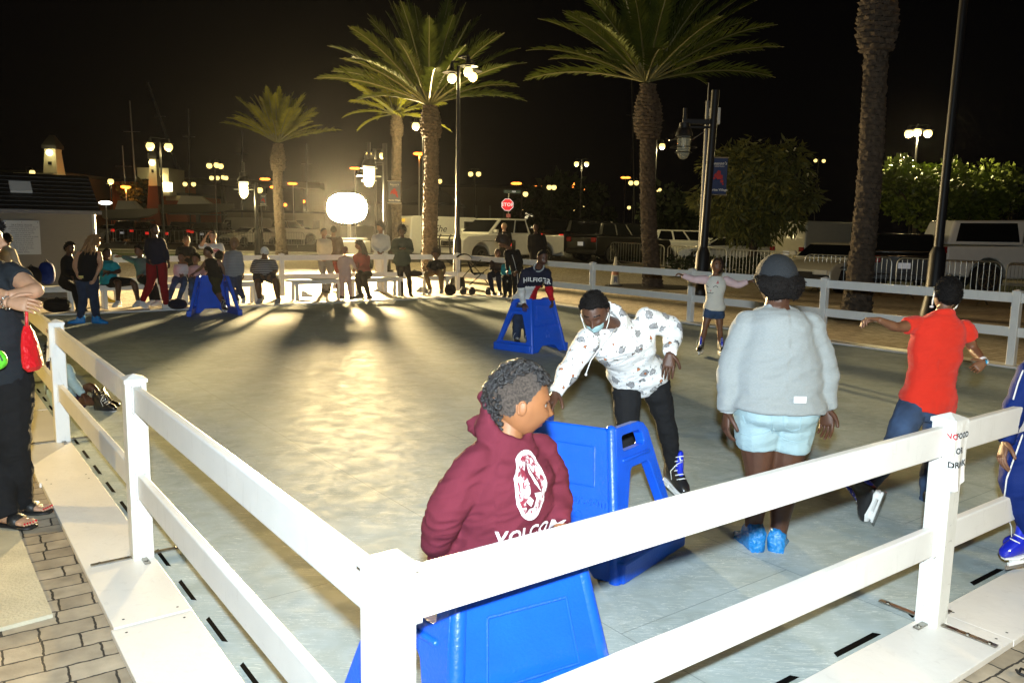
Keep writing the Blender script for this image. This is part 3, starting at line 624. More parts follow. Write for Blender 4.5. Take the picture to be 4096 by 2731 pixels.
# ================================================================== far buildings
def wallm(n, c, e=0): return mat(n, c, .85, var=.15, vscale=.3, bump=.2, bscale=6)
def building(lab, x0, x1, y0, Y, depth, m, roof=None, name='building', cat='building'):
    a = at(x0, y0, Y); b = at(x1, y0, Y); h = a.z
    t = wthing(name, V(((a.x+b.x)/2, Y, 0)), lab, cat)
    MB().box(((a.x+b.x)/2, Y+depth/2, h/2), (b.x-a.x, depth, h)).build('wall', m, t, smooth=False)
    MB().box(((a.x+b.x)/2, Y+depth/2, h+.15), (b.x-a.x+.5, depth+.5, .3)).build('roof', roof or mat('dark_roof', (.03, .03, .03), .8), t, smooth=False)
    return t, V((a.x, Y, 0)), V((b.x, Y, 0)), h
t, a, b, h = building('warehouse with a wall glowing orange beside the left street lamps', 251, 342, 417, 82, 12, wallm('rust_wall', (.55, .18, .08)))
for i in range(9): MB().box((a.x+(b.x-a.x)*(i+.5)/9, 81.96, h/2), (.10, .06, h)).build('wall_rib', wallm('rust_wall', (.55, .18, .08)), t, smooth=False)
t, a, b, h = building('long dark hangar behind the white van and the front palm', 1012, 1250, 430, 105, 20, wallm('dim_wall', (.12, .11, .09)))
for i in range(7): MB().box((a.x+(b.x-a.x)*(i+.6)/7.5, 104.95, 2.2), (.25, .08, 4.4)).build('wall_rib', mat('dim_rib', (.2, .19, .16), .8), t, smooth=False)
MB().box((at(1216, 470, 105).x, 104.9, 2.6), (1.1, .1, 3.6)).build('lit_doorway', glow('door_light', (1, .85, .5), 1.0), t, smooth=False)
t, a, b, h = building('low dark house with a gabled roof behind the front palm', 880, 1052, 470, 88, 9, wallm('dim_wall2', (.09, .08, .07)))
MB().rings([[V((a.x-.5, 87.5, h)), V((b.x+.5, 87.5, h)), V((b.x+.5, 98, h)), V((a.x-.5, 98, h))], [V((a.x+3, 92, h+2.4)), V((b.x-3, 92, h+2.4)), V((b.x-3, 93, h+2.4)), V((a.x+3, 93, h+2.4))]]).build('gable_roof', mat('dark_roof', (.03, .03, .03), .8), t, smooth=False)
t, a, b, h = building('low pale building far behind the silver van and pickup', 520, 745, 487, 110, 10, wallm('dim_wall3', (.30, .28, .22)))
for i in range(6): MB().box((a.x+(b.x-a.x)*(i+.5)/6, 109.95, 1.6), (.9, .08, 1.1)).build('window', mat('dark_window', (.02, .02, .02), .1), t, smooth=False)
t, a, b, h = building('dark flat-roofed building at the left edge over the shed roof', -10, 112, 398, 72, 12, wallm('dim_wall2', (.09, .08, .07)))
t, a, b, h = building('building with a red stripe and bright windows beside the dark red tower', 368, 428, 449, 86, 10, wallm('brick_red', (.40, .12, .07)))
MB().box(((a.x+b.x)/2, 85.9, h-.25), (b.x-a.x+.6, .3, .5)).build('fascia', mat('cream_fascia', (.7, .62, .4), .7), t, smooth=False)
c = at(390, 440, 86)
MB().box((c.x-.8, 86, h+1.3), (3.2, 4, 2.8)).build('upper_storey', wallm('cream_wall', (.6, .58, .42)), t, smooth=False)
for dx, w in ((-1.0, .5), (.6, 1.1)): MB().box((c.x+dx, 83.9, h+.8), (w, .06, .9)).build('lit_window', glow('window_light', (1, .85, .45), 6), t, smooth=False)
lamp('POINT', 'wall_light', c-V((t.location.x, 86, 0))+V((0, -2.5, 1.2)), 90, YEL, t, shadow_soft_size=.2)
# the two lit pylons
creamp = wallm('pylon_cream', (.72, .68, .48)); redp = wallm('pylon_red', (.07, .018, .015))
def pylon(lab, x0, x1, y0, ym, y2, Y, wide=1.0):
    A = at(x0, y0, Y); B_ = at(x1, y0, Y); zm = at(x0, ym, Y).z; w = (B_.x-A.x)/2; cx = (A.x+B_.x)/2
    t = wthing('lighthouse_tower', V((cx, Y, 0)), lab, 'tower')
    def sq(c, w, z): return [V((c-w, Y-w, z)), V((c+w, Y-w, z)), V((c+w, Y+w, z)), V((c-w, Y+w, z))]
    MB().rings([sq(cx, w*1.75*wide, 0), sq(cx, w*1.25, zm-.02)]).build('lower_wall', redp, t, smooth=False)
    MB().rings([sq(cx, w*1.22, zm), sq(cx, w*.86, A.z-.2), sq(cx, w*.9, A.z)]).build('upper_wall', creamp, t, smooth=False)
    MB().rings([sq(cx, w*1.15, A.z+.02), sq(cx, w*1.15, A.z+.3), sq(cx, w*.3, A.z+1.2)]).build('roof', mat('dark_roof', (.03, .03, .03), .8), t, smooth=False)
    MB().box((cx, Y-w*1.05, (A.z*.55+zm*.45)), (w*.5, .15, .25)).build('bracket', blackm, t, smooth=False)
    MB().ball((cx+w*.25, Y-w*.95-.3, A.z-.35), .28, 10, 6).build('floodlight', glow('pylon_lamp', (1, .9, .5), 4), t)
    lamp('POINT', 'tower_light', V((w*.25, -w*.95-1.0, A.z-.3)), 34, YEL, t, shadow_soft_size=.25)
    return t
pylon('cream lit tower above the shed roof at the left', 107, 136, 343, 416, 430, 72)
pylon('cream and dark red lit tower behind the person in red trousers', 345, 362, 366, 427, 464, 76, 1.35)
t = wthing('canopy', V((at(90, 405, 68).x, 68, 0)), 'lit flat canopy on a white column left of the left tower', 'canopy')
c = at(92, 404, 68); MB().box((c.x, 68, c.z), (3.2, 2, .35)).build('roof', creamp, t, smooth=False)
MB().tube([V((c.x, 68, 0)), V((c.x, 68, c.z-.2))], .14, 8).build('column', galv, t)
# pier, masts, crane booms and boats
maskm = mat('mast_metal', (.25, .25, .26), .5, .7)
for i, (x0, y0, x1, y1, Y, r, w) in enumerate(((298, 232, 312, 440, 80, .06, 'tall thin mast left of the twin-globe lamp'), (281, 335, 288, 440, 80, .05, 'shorter thin mast over the orange-lit wall'), (340, 190, 420, 420, 120, .12, 'slanting crane boom behind the twin-globe lamp'), (433, 250, 436, 470, 110, .07, 'faint mast between the twin-globe lamps'), (556, 300, 556, 440, 110, .07, 'faint mast just left of the far palm'), (1451, 180, 1456, 420, 110, .07, 'faint mast left of the big palm trunk'), (704, 330, 705, 470, 120, .05, 'faint mast left of the floodlight glare'))):
    a, b = at(x0, y0, Y), at(x1, y1, Y); g = V((b.x+(b.x-a.x)*b.z/max(.5, a.z-b.z), Y, 0)); t = wthing('ship_mast' if i != 2 else 'crane_boom', g, w, 'mast' if i != 2 else 'crane', 'masts in the harbour')
    MB().tube([g, a], [r*1.6, r], 6).build('pole', maskm, t); MB().tube([g.lerp(a, .78)-V((.8, 0, 0)), g.lerp(a, .78)+V((.8, 0, 0))], r*.5, 5).build('crosstree', maskm, t)
t = wthing('viaduct', V((at(640, 418, 130).x, 130, 0)), 'long pale viaduct line crossing behind the left lamps', 'bridge')
a, b = at(380, 414, 130), at(740, 428, 130); MB().bar(a, b, 3, .9).build('deck', wallm('dim_wall', (.12, .11, .09)), t, smooth=False)
for f in (.1, .35, .6, .85): p = a.lerp(b, f); MB().box((p.x, 130, p.z/2-.3), (.8, 2, p.z-.6)).build('pier', wallm('dim_wall', (.12, .11, .09)), t, smooth=False)
def boat(lab, px, py, Y, L, m):
    p = at(px, py, Y); t = wthing('motor_boat', V((p.x, Y, 0)), lab, 'boat'); z0 = p.z; rs = []
    for f, w, zk in ((0, .85, 0), (.3, 1.0, 0), (.6, .95, .05), (.85, .55, .25), (1, .05, .6)):
        x = p.x-L/2+L*f; rs.append([V((x, Y-w, z0+.75+.25*f)), V((x, Y-w*.55, z0+.1+zk)), V((x, Y, z0+zk)), V((x, Y+w*.55, z0+.1+zk)), V((x, Y+w, z0+.75+.25*f))])
    MB().rings(rs).build('hull', m, t)
    MB().rings([[V((p.x-L*.25, Y-.6, z0+.85)), V((p.x+L*.2, Y-.5, z0+.9)), V((p.x+L*.2, Y+.5, z0+.9)), V((p.x-L*.25, Y+.6, z0+.85))], [V((p.x-L*.2, Y-.45, z0+1.6)), V((p.x+L*.05, Y-.4, z0+1.6)), V((p.x+L*.05, Y+.4, z0+1.6)), V((p.x-L*.2, Y+.45, z0+1.6))]]).build('cabin', mat('cabin_white', (.5, .5, .46), .5), t, smooth=False)
    MB().box((p.x, Y, z0/2), (.3, .3, z0)).box((p.x, Y, z0-.02), (L*.8, .8, .12)).build('cradle', greym, t, smooth=False)
boat('grey motor boat on a cradle left of the red tower', 303, 505, 70, 4.5, mat('hull_grey', (.30, .30, .26), .4))
boat('dark covered boat above the parked cars in the left distance', 455, 492, 74, 6.5, mat('hull_dark', (.12, .12, .10), .5))
# ================================================================== vehicles
glassm = mat('car_glass', (.008, .009, .01), .06, spec=.6); tyre = mat('tyre', (.012, .012, .012), .8); chrome = mat('chrome', (.55, .55, .55), .15, 1.0)
tail = glow('tail_lamp', (1, .03, .02), .55); tailoff = mat('tail_lamp_dark', (.25, .01, .01), .15); headm = mat('headlamp_glass', (.75, .72, .6), .1, spec=.9); blkp = mat('black_plastic', (.012, .012, .012), .5)
def paint(n, c): return mat(n, c, .28, .0, coat=.8, var=.04)
WP = paint('white_car_paint', (.80, .79, .72)); BP = paint('black_car_paint', (.006, .006, .007)); GP = paint('silver_car_paint', (.33, .33, .30)); CP = paint('champagne_car_paint', (.72, .67, .50))
KIN = {
 'sedan': dict(L=4.8, W=1.85, wr=.34, wx=(-1.42, 1.42), body=[(-2.4, .35), (-2.4, .95), (-2.3, 1.0), (-1.5, 1.0), (1.0, .98), (2.1, .82), (2.38, .68), (2.4, .32)], gh=((-1.75, 1.0), (1.15, .97), (-.95, 1.44), (.35, 1.43)), pil=(-.25,)),
 'suv': dict(L=4.9, W=1.95, wr=.38, wx=(-1.45, 1.45), body=[(-2.42, .38), (-2.45, 1.12), (-2.35, 1.18), (1.0, 1.14), (2.2, 1.05), (2.42, .85), (2.45, .35)], gh=((-2.3, 1.18), (1.35, 1.13), (-2.0, 1.76), (.45, 1.74)), pil=(-1.1, -.15)),
 'van': dict(L=5.6, W=2.0, wr=.36, wx=(-1.75, 1.85), body=[(-2.8, .35), (-2.82, 1.2), (-2.75, 2.18), (-2.6, 2.25), (.9, 2.22), (1.75, 1.3), (2.6, 1.12), (2.8, .8), (2.8, .32)], gh=((1.0, 1.30), (1.73, 1.28), (1.0, 2.15), (1.02, 2.15)), pil=()),
 'pickup': dict(L=6.0, W=2.03, wr=.43, wx=(-1.85, 1.95), body=[(-3.0, .55), (-3.0, 1.32), (-.9, 1.34), (1.25, 1.36), (2.65, 1.28), (2.95, 1.1), (3.0, .5)], gh=((-.95, 1.34), (1.55, 1.34), (-.75, 2.02), (.75, 2.02)), pil=(.1,)),
}
def vehicle(name, lab, kind, loc, rz, pm, cat, lights='tail', plate=True, group='parked vehicles', scale=1.0, windows=True, gm=None, guard=False, topper=False):
    k = KIN[kind]; t = thing(name, loc, rz, lab, cat, group); W2 = k['W']/2; wr = k['wr']; t.scale = (scale,)*3
    X = Matrix(((1, 0, 0, 0), (0, 0, -1, 0), (0, 1, 0, 0), (0, 0, 0, 1)))
    lp = []
    pts = k['body']; bot = pts[-1][1]
    loop = [p for p in pts]
    under = []
    for wx in (k['wx'][1], k['wx'][0]):
        for a in range(0, 9): an = pi*a/8; under.append((wx+cos(an)*(wr+.07), max(bot*.9, .28)+sin(an)*(wr+.13)))
    loop = loop+[(x, z) for x, z in under]
    b = MB().prism(loop, [], X, k['W']); bo = b.build('body', pm, t, bevel=.07, seg=3)
    g = k['gh']; (x0, z0), (x1, z1), (x2, z2), (x3, z3) = g; wi = W2-.06; wt = W2-.20
    def gp(f, y, s): # side glass frame f in 0..1 along, y 0..1 up
        xa = x0+(x1-x0)*f; xb_ = x2+(x3-x2)*f; za = z0+(z1-z0)*f; zb = z2+(z3-z2)*f
        return V((xa+(xb_-xa)*y, s*(wi+(wt-wi)*y), za+(zb-za)*y))
    if kind != 'van' or True:
        MB().rings([[gp(0, 0, -1), gp(1, 0, -1), gp(1, 0, 1), gp(0, 0, 1)], [gp(0, 1, -1), gp(1, 1, -1), gp(1, 1, 1), gp(0, 1, 1)]]).build('roof', pm, t, bevel=.06, seg=3)
        segs = [0.05]+[(p-x0)/(x1-x0) for p in k['pil']]+[.95]
        for s in (-1, 1):
            for a_, c_ in zip(segs[:-1], segs[1:]):
                q = [gp(a_+.015, .1, s), gp(c_-.015, .1, s), gp(c_-.02, .9, s), gp(a_+.02, .9, s)]; o = V((0, s*.012, 0))
                if x1-x0 > 1: MB().add([p+o for p in q], [(0, 1, 2, 3)]).build('side_window', glassm, t, smooth=False)
        for f, nm, o in ((1, 'windscreen', V((.015, 0, .01))), (0, 'rear_window', V((-.015, 0, .01)))):
            if kind == 'van' and f == 0: continue
            q = [gp(f, .1, -1), gp(f, .1, 1), gp(f, .92, 1), gp(f, .92, -1)]
            if kind == 'van': q = [V((.98, -.9, 2.12)), V((.98, .9, 2.12)), V((1.72, .92, 1.34)), V((1.72, -.92, 1.34))]; o = V((.02, 0, .02))
            c = (q[0]+q[2])/2; MB().add([c+(p-c)*.93+o for p in q], [(0, 1, 2, 3)]).build(nm, glassm, t, smooth=False)
        if kind == 'van':
            for s in (-1, 1): MB().add([V((.2, s*(W2+.004), 1.35)), V((1.4, s*(W2+.004), 1.35)), V((.95, s*(W2+.004), 2.0)), V((.2, s*(W2+.004), 2.0))], [(0, 1, 2, 3)]).build('side_window', glassm, t, smooth=False)
    for wx in k['wx']:
        for s in (-1, 1):
            M = Matrix.Translation((wx, s*(W2-.13), wr)) @ Matrix.Rotation(pi/2, 4, 'X')
            w = MB().lathe([(wr*.6, -.12), (wr*.95, -.12), (wr, -.07), (wr, .07), (wr*.95, .12), (wr*.6, .12)], 22, M, True).build('wheel', tyre, t)
            r = MB().lathe([(.001, -.135*s*-1 if False else .0), (wr*.2, .0)], 8, M)
            q = MB()
            for a in range(6): q.bar(M @ V((0, 0, -s*.13)), M @ V((cos(a*pi/3)*wr*.56, sin(a*pi/3)*wr*.56, -s*.125)), .05, .03)
            q.lathe([(wr*.54, -.13), (wr*.62, -.13), (wr*.62, .13), (wr*.54, .13)], 18, M); q.build('rim', chrome, w, smooth=False)
    xf, xr = pts[-2][0], pts[1][0]; zf = pts[-2][1]; zr = pts[1][1]
    for s in (-1, 1):
        MB().box((xf-.04, s*(W2-.3), zf-.06), (.16, .42, .15)).build('headlight', headm, t, bevel=.03)
        MB().box((xr+.03, s*(W2-.18), zr-.12 if kind != 'van' else 1.0), (.12, .30, .20)).build('tail_light', tail if lights == 'tail' else tailoff, t, bevel=.03)
        MB().box((x1+(x3-x1)*.2-.15, s*(W2+.10), z1+.14), (.14, .2, .15)).build('mirror', pm, t, bevel=.03)
    MB().box((xf+.03, 0, zf-.16), (.06, k['W']*.42, .22)).build('grille', blkp if kind != 'pickup' else chrome, t, bevel=.02)
    MB().box((xf-.02, 0, .45), (.14, k['W']*.96, .2)).build('front_bumper', blkp, t, bevel=.04)
    MB().box((xr+.0, 0, .48), (.14, k['W']*.96, .2)).build('rear_bumper', blkp if pm == BP else pm, t, bevel=.04)
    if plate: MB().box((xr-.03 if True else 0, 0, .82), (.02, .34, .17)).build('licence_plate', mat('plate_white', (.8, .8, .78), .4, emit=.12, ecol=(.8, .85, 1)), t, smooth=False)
    if guard:
        q = MB()
        for y in (-.95, -.35, .35, .95): q.tube([(xf+.12, y, .4), (xf+.2, y, 1.15), (xf+.1, y, 1.3)], .035, 6)
        for z in (.5, .8, 1.1, 1.25): q.tube([(xf+.16, -.97, z), (xf+.18, .97, z)], .03, 6)
        q.build('brush_guard', blkp, t)
    if topper:
        MB().rings([[V((-2.98, -.92, 1.36)), V((-.95, -.92, 1.36)), V((-.95, .92, 1.36)), V((-2.98, .92, 1.36))], [V((-2.78, -.78, 2.02)), V((-.85, -.78, 2.06)), V((-.85, .78, 2.06)), V((-2.78, .78, 2.02))]]).build('canopy', pm, t, bevel=.06, seg=3)
        for s in (-1, 1): MB().add([V((-2.75, s*.915, 1.45)), V((-1.05, s*.915, 1.45)), V((-1.1, s*.80, 1.97)), V((-2.62, s*.80, 1.95))], [(0, 1, 2, 3)]).build('canopy_window', glassm, t, smooth=False)
    return t
def vp(px, Y): return xb(px, Y)
v = vehicle('pickup_truck', 'white crew-cab pickup with a black brush guard facing left beside the van', 'pickup', vp(1150, 38.5), radians(222), WP, 'pickup truck', lights='off', guard=True, scale=1.06)
v = vehicle('delivery_van', 'white van with lettering on its rear door behind the front palm', 'van', vp(1040, 44), radians(28), WP, 'van', lights='off')
lt = mat('van_lettering', (.05, .05, .05), .6); ylr = mat('reflective_yellow', (.9, .6, .05), .3, emit=.5, ecol=(1, .6, .05))
F = frame((-2.84, 0, 0), (0, -1, 0), (0, 0, 1))
MB().box((-2.84, .0, .48), (.03, 1.9, .13)).build('reflective_strip', ylr, v, smooth=False); MB().box((-2.83, .35, 2.02), (.03, 1.1, .16)).build('reflective_strip', ylr, v, smooth=False)
for s, z, sz in (('The Atlantic', 1.72, .2), ('GRAPHICS', 1.45, .13), ('Charters & Tours', 1.2, .14)): text_mesh(s, sz, F @ Matrix.Translation((.35, z, .0)), lt, 'lettering', v)
text_mesh('The', .5, frame((-1.2, -1.006, 1.6), (1, 0, 0), (0, 0, 1)), lt, 'lettering', v, shear=.3)
vehicle('sport_utility_car', 'black car with red tail lights behind the woman in the striped track suit', 'suv', vp(1190, 40), radians(62), BP, 'car')
vehicle('sport_utility_car', 'tall black car with a glowing red tail light left of the big palm', 'suv', vp(1362, 49), radians(33), BP, 'car', scale=1.28)
vehicle('sport_utility_car', 'black car with a white licence plate just behind the big palm trunk', 'suv', vp(1425, 44), radians(38), BP, 'car', lights='off', scale=1.18)
vehicle('sedan', 'champagne sedan with a dark kidney grille behind the barricade by the right palm', 'sedan', vp(1925, 25.5), radians(224), CP, 'car', lights='off', plate=False)
vehicle('off_road_car', 'dark off-road car with a colourful plate between right palm and white pickup', 'suv', vp(2062, 26.5), radians(70), BP, 'car', lights='off')
vehicle('pickup_truck', 'big white pickup with a canopy over its bed at the right edge', 'pickup', vp(2390, 25.2), radians(-4), WP, 'pickup truck', lights='off', topper=True, scale=1.08)
vehicle('sport_utility_car', 'white car with a red tail light left of the unlit lantern post', 'suv', vp(1575, 46), radians(12), WP, 'car')
vehicle('sedan', 'silver sedan just behind the unlit lantern post', 'sedan', vp(1665, 42), radians(170), GP, 'car', lights='off')
vehicle('delivery_van', 'cream van partly hidden behind the right palm trunk', 'van', vp(1905, 38), radians(30), CP, 'van', lights='off')
vehicle('sport_utility_car', 'dark car with a reflecting rear window right of the right palm', 'suv', vp(2032, 36), radians(75), GP, 'car')
vehicle('sedan', 'small pale car far behind the black cars, nearest the big palm', 'sedan', vp(1432, 62), radians(10), CP, 'car', lights='off')
vehicle('pickup_truck', 'pale pickup far behind the tall black car', 'pickup', vp(1340, 66), radians(185), GP, 'pickup truck', lights='off')
for i, (px, Y, rz, kd, pm, w) in enumerate(((262, 66, 250, 'sedan', GP, 'pale car with bright headlamps right behind the shed corner'), (320, 66, 85, 'suv', BP, 'leftmost black car behind the far barricade'), (388, 65, 92, 'sedan', BP, 'black car with a plate behind the man in red trousers'), (432, 70, 95, 'suv', BP, 'black car third from the left in the far row'), (492, 66, 88, 'suv', BP, 'dark car with red lights left of the silver van'), (556, 72, 150, 'van', GP, 'silver van behind the white sedan in the far row'), (577, 63, 238, 'sedan', WP, 'white sedan facing the camera below the silver van'), (655, 68, 30, 'pickup', WP, 'white pickup behind the far palm trunk'), (700, 78, 20, 'sedan', GP, 'grey car far behind between the palm and the floodlight'), (1010, 60, 20, 'suv', BP, 'dark car far behind the slim lit palm'))):
    vehicle({'sedan': 'sedan', 'suv': 'sport_utility_car', 'van': 'minivan', 'pickup': 'pickup_truck'}[kd], w, kd, vp(px, Y), radians(rz), pm, 'van' if kd == 'van' else ('pickup truck' if kd == 'pickup' else 'car'), lights='tail' if pm is BP else 'off', scale=.97)
# ================================================================== crowd barricades
def barricade():
    t = thing('crowd_barricade', (0, 0, 0), 0, 'x', 'barricade', 'steel crowd barricades'); L = 2.3; H = 1.1; r = .16
    fr_ = [V((-L/2, 0, .2)), V((-L/2, 0, H-r))]+[V((-L/2+r-cos(a)*r, 0, H-r+sin(a)*r)) for a in (.4, .8, 1.2, 1.57)]+[V((L/2-r+sin(a)*r, 0, H-r+cos(a)*r)) for a in (0, .4, .8, 1.2)]+[V((L/2, 0, H-r)), V((L/2, 0, .2))]
    MB().tube(fr_, .019, 8).tube([V((-L/2, 0, .22)), V((L/2, 0, .22))], .017, 8).build('frame', galv, t)
    b = MB()
    for i in range(1, 19):
        x = -L/2+L*i/19; b.tube([V((x, 0, .22)), V((x, 0, H-.01 if abs(x) < L/2-r else H-.05))], .0075, 6)
    b.build('bars', galv, t)
    for s in (-1, 1): MB().tube([V((s*L*.36, -.30, 0.015)), V((s*L*.36, -.24, .03)), V((s*L*.36, -.03, .19)), V((s*L*.36, .03, .19)), V((s*L*.36, .24, .03)), V((s*L*.36, .30, .015))], .017, 6).build('foot', galv, t)
    return t
bproto = barricade(); first = True
bl = [(1402, 40.5, 1528, 35.2, 'behind the black car at the left of the big palm trunk'), (1533, 34.6, 1672, 30.4, 'behind the unlit lantern post'), (1677, 29.6, 1843, 25.3, 'above the grey cap behind the girl in the cat sweater'), (1850, 24.6, 2055, 22.7, 'in front of the champagne sedan and the right palm'), (2062, 22.5, 2310, 20.3, 'in front of the white pickup'), (2317, 20.1, 2500, 18.9, 'cut off by the right edge'),
      (264, 60, 454, 58.5, 'behind the man in red trousers, far left'), (458, 58.5, 583, 58, 'behind the woman in the white shirt in the far left'), (160, 61, 262, 60, 'half hidden by the shed'), (585, 58.5, 700, 59.5, 'far away behind the small palm')]
for x0, Y0, x1, Y1, w in bl:
    p, q = xb(x0, Y0), xb(x1, Y1); o = bproto if first else copy_tree(bproto); first = False
    o.location = (p+q)/2; o.rotation_euler = (0, 0, atan2(q.y-p.y, q.x-p.x)); o.scale = ((q-p).length/2.36, 1, 1); o['label'] = 'galvanised crowd barricade '+w
# ================================================================== stop sign, cone, notices
t = wthing('stop_sign', xb(1166, 46), 'red octagonal stop sign above the white pickup', 'road sign'); c = at(1165.5, 470.5, 46)
MB().tube([V((c.x+.06, 46.04, 0)), V((c.x+.06, 46.04, c.z+.75))], .035, 8).build('pole', galv, t)
R8 = .36; O = [V((c.x+R8*cos(pi/8+i*pi/4), 45.97, c.z+R8*sin(pi/8+i*pi/4))) for i in range(8)]
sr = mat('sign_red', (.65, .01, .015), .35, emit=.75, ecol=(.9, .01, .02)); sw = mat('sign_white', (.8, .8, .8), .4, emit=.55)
pl = MB().rings([[p for p in O], [p+V((0, .03, 0)) for p in O]]).build('sign_plate', sw, t, smooth=False)
MB().add([c+(p-c)*.90+V((0, -.035, 0)) for p in O], [tuple(range(8))]).build('sign_face', sr, pl, smooth=False)
for o in [pl.children[0]]: pass
text_mesh('STOP', .255, frame((c.x, 45.92, c.z), (1, 0, 0), (0, 0, 1)), sw, 'lettering', pl, bold=.010)
MB().box((c.x+.06, 45.98, c.z-.60), (.24, .02, .2)).build('lower_plate', mat('sign_pink', (.7, .2, .2), .5), t, smooth=False)
MB().box((c.x+.25, 45.98, c.z+.72), (.95, .02, .18)).build('street_name_plate', mat('sign_dark', (.04, .08, .06), .4), t, smooth=False)
text_mesh('PIER', .12, frame((c.x+.35, 45.95, c.z+.72), (1, 0, 0), (0, 0, 1)), sw, 'lettering', t)
cg = gnd(1412, 656); t = wthing('traffic_cone', cg, 'faded traffic cone with a white sleeve left of the big palm', 'traffic cone')
MB().box((cg.x, cg.y, .02), (.42, .42, .04)).build('base', blkp, t, bevel=.01)
MB().lathe([(.15, .04), (.145, .1), (.113, .34), (.071, .62), (.035, .88), (.025, .9), (.0, .9)], 20, Matrix.Translation(cg)).build('cone', mat('cone_cream', (.75, .68, .5), .6), t)
MB().lathe([(.117, .34), (.075, .62)], 20, Matrix.Translation(cg)).build('reflective_sleeve', mat('cone_pink', (.85, .45, .33), .5), t)
MB().box((cg.x+.0, cg.y-.137, .20), (.11, .004, .2), None).build('sticker', mat('sticker_grey', (.18, .18, .22), .6), t, smooth=False)
# taped paper on the far right fence
def rail_pt(i, f, z): return fr[i].lerp(fr[i+1], f)+V((0, 0, z))
inw = -RD
p0 = rail_pt(0, .62, .90) if False else None
t = wthing('paper_notice', at(2265, 690, 11.6), 'blank white paper taped with blue tape to the far right fence', 'paper')
d = (fr[1]-fr[0]).normalized(); o_ = fr[0].lerp(fr[1], .28); n_ = V((d.y, -d.x, 0)); n_ = n_ if n_.y < 0 else -n_
def wp(f, z, k): q = fr[0].lerp(fr[1], f); return V((q.x, q.y, z))+n_*k
MB().add([wp(.25, .90, .03), wp(.32, .885, .032), wp(.32, .745, .045), wp(.25, .755, .04)], [(0, 1, 2, 3)]).build('sheet', mat('paper_white', (.8, .8, .78), .8), t, smooth=False)
MB().add([wp(.278, .985, .032), wp(.292, .985, .033), wp(.292, .90, .036), wp(.278, .90, .036)], [(0, 1, 2, 3)]).build('tape', mat('blue_tape', (.01, .07, .5), .5), t, smooth=False)
# ================================================================== shed
shw = mat('shed_panel', (.17, .165, .15), .75, bump=.4, bscale=30, stretch=(1, 1, 14), var=.06)
sc = V((-9.67, 18.84, 0)); sd = -RD; sn = -LD     # wall runs along sd, faces sn
t = wthing('storage_shed', sc, 'grey vinyl shed with a dark shingle roof and posted notices at left', 'shed')
Ls, Ds, Hs = 6.2, 2.4, 1.93
def sp(u, v, z): return sc+sd*u-sn*v+V((0, 0, z))
MB().rings([[sp(0, 0, 0), sp(Ls, 0, 0), sp(Ls, Ds, 0), sp(0, Ds, 0)], [sp(0, 0, Hs), sp(Ls, 0, Hs), sp(Ls, Ds, Hs), sp(0, Ds, Hs)]]).build('wall', shw, t, smooth=False)
MB().bar(sp(0, -.012, 0), sp(0, -.012, Hs), .06, .06, V((1, 0, 0))).bar(sp(2.35, -.01, 0), sp(2.35, -.01, Hs), .015, .03, V((1, 0, 0))).build('corner_trim', mat('shed_trim', (.6, .58, .5), .5), t, smooth=False)
rfm = mat('shed_shingles', (.014, .014, .016), .55, bump=.5, bscale=12, stretch=(1, 1, 6))
rf = MB(); N = 9
for i in range(N):
    f0, f1 = i/N, (i+1)/N; v0, v1 = -.16+(Ds/2+.16)*f0, -.16+(Ds/2+.16)*f1; z0, z1 = Hs+.02+.85*f0, Hs+.02+.85*f1
    u0 = -.12
    rf.add([sp(u0, v0, z0+.02), sp(Ls+.1, v0, z0+.02), sp(Ls+.1, v1, z1), sp(u0, v1, z1), sp(u0, v0, z0-.01), sp(Ls+.1, v0, z0-.01)], [(0, 1, 2, 3), (4, 5, 1, 0)])
rf.add([sp(-.12, Ds/2, Hs+.87), sp(Ls+.1, Ds/2, Hs+.87), sp(Ls+.1, Ds+.16, Hs+.02), sp(-.12, Ds+.16, Hs+.02)], [(0, 1, 2, 3)])
rf.add([sp(-.10, -.1, Hs), sp(-.10, Ds/2, Hs+.82), sp(-.10, Ds+.1, Hs)], [(0, 1, 2)])
rr = rf.build('roof', rfm, t, smooth=False)
MB().bar(sp(-.14, -.18, Hs-.01), sp(Ls+.1, -.18, Hs-.01), .05, .08).build('eave_trim', mat('shed_eave', (.10, .10, .11), .5), t, smooth=False)
for u in (1.15, 4.35):
    q = [sp(u, .42, Hs+.40), sp(u+.42, .42, Hs+.40), sp(u+.42, .72, Hs+.62), sp(u, .72, Hs+.62)]; n3 = V((0, 0, .05))+sn*.03
    MB().rings([q, [p+n3 for p in q]]).build('skylight', mat('skylight_plastic', (.55, .56, .55), .3, emit=.05), rr, smooth=False)
pap = mat('poster_laminate', (.40, .42, .42), .25); ink = mat('poster_ink', (.10, .10, .10), .7)
def poster(u, w, z0, z1, lab, lines):
    tt = wthing('notice_poster', sp(u, -.03, z0), lab, 'poster')
    s = MB().add([sp(u, -.035, z0), sp(u+w, -.035, z0), sp(u+w, -.04, z1), sp(u, -.035, z1), sp(u, -.03, z0), sp(u+w, -.03, z0), sp(u+w, -.03, z1), sp(u, -.03, z1)], [(0, 1, 2, 3), (7, 6, 5, 4), (0, 4, 5, 1), (3, 2, 6, 7)]).build('sheet', pap, tt, smooth=False)
    for i, ln in enumerate(lines):
        text_mesh(ln, .034 if i else .05, frame(sp(u+w/2, -.048, z1-.10-i*.042), -sd, (0, 0, 1)), ink, 'poster_lettering', s, bold=.0005)
    for uu in (u+.04, u+w/2, u+w-.04): MB().ball(sp(uu, -.045, z1-.04), .012, 6, 4).build('pin', chrome, tt)
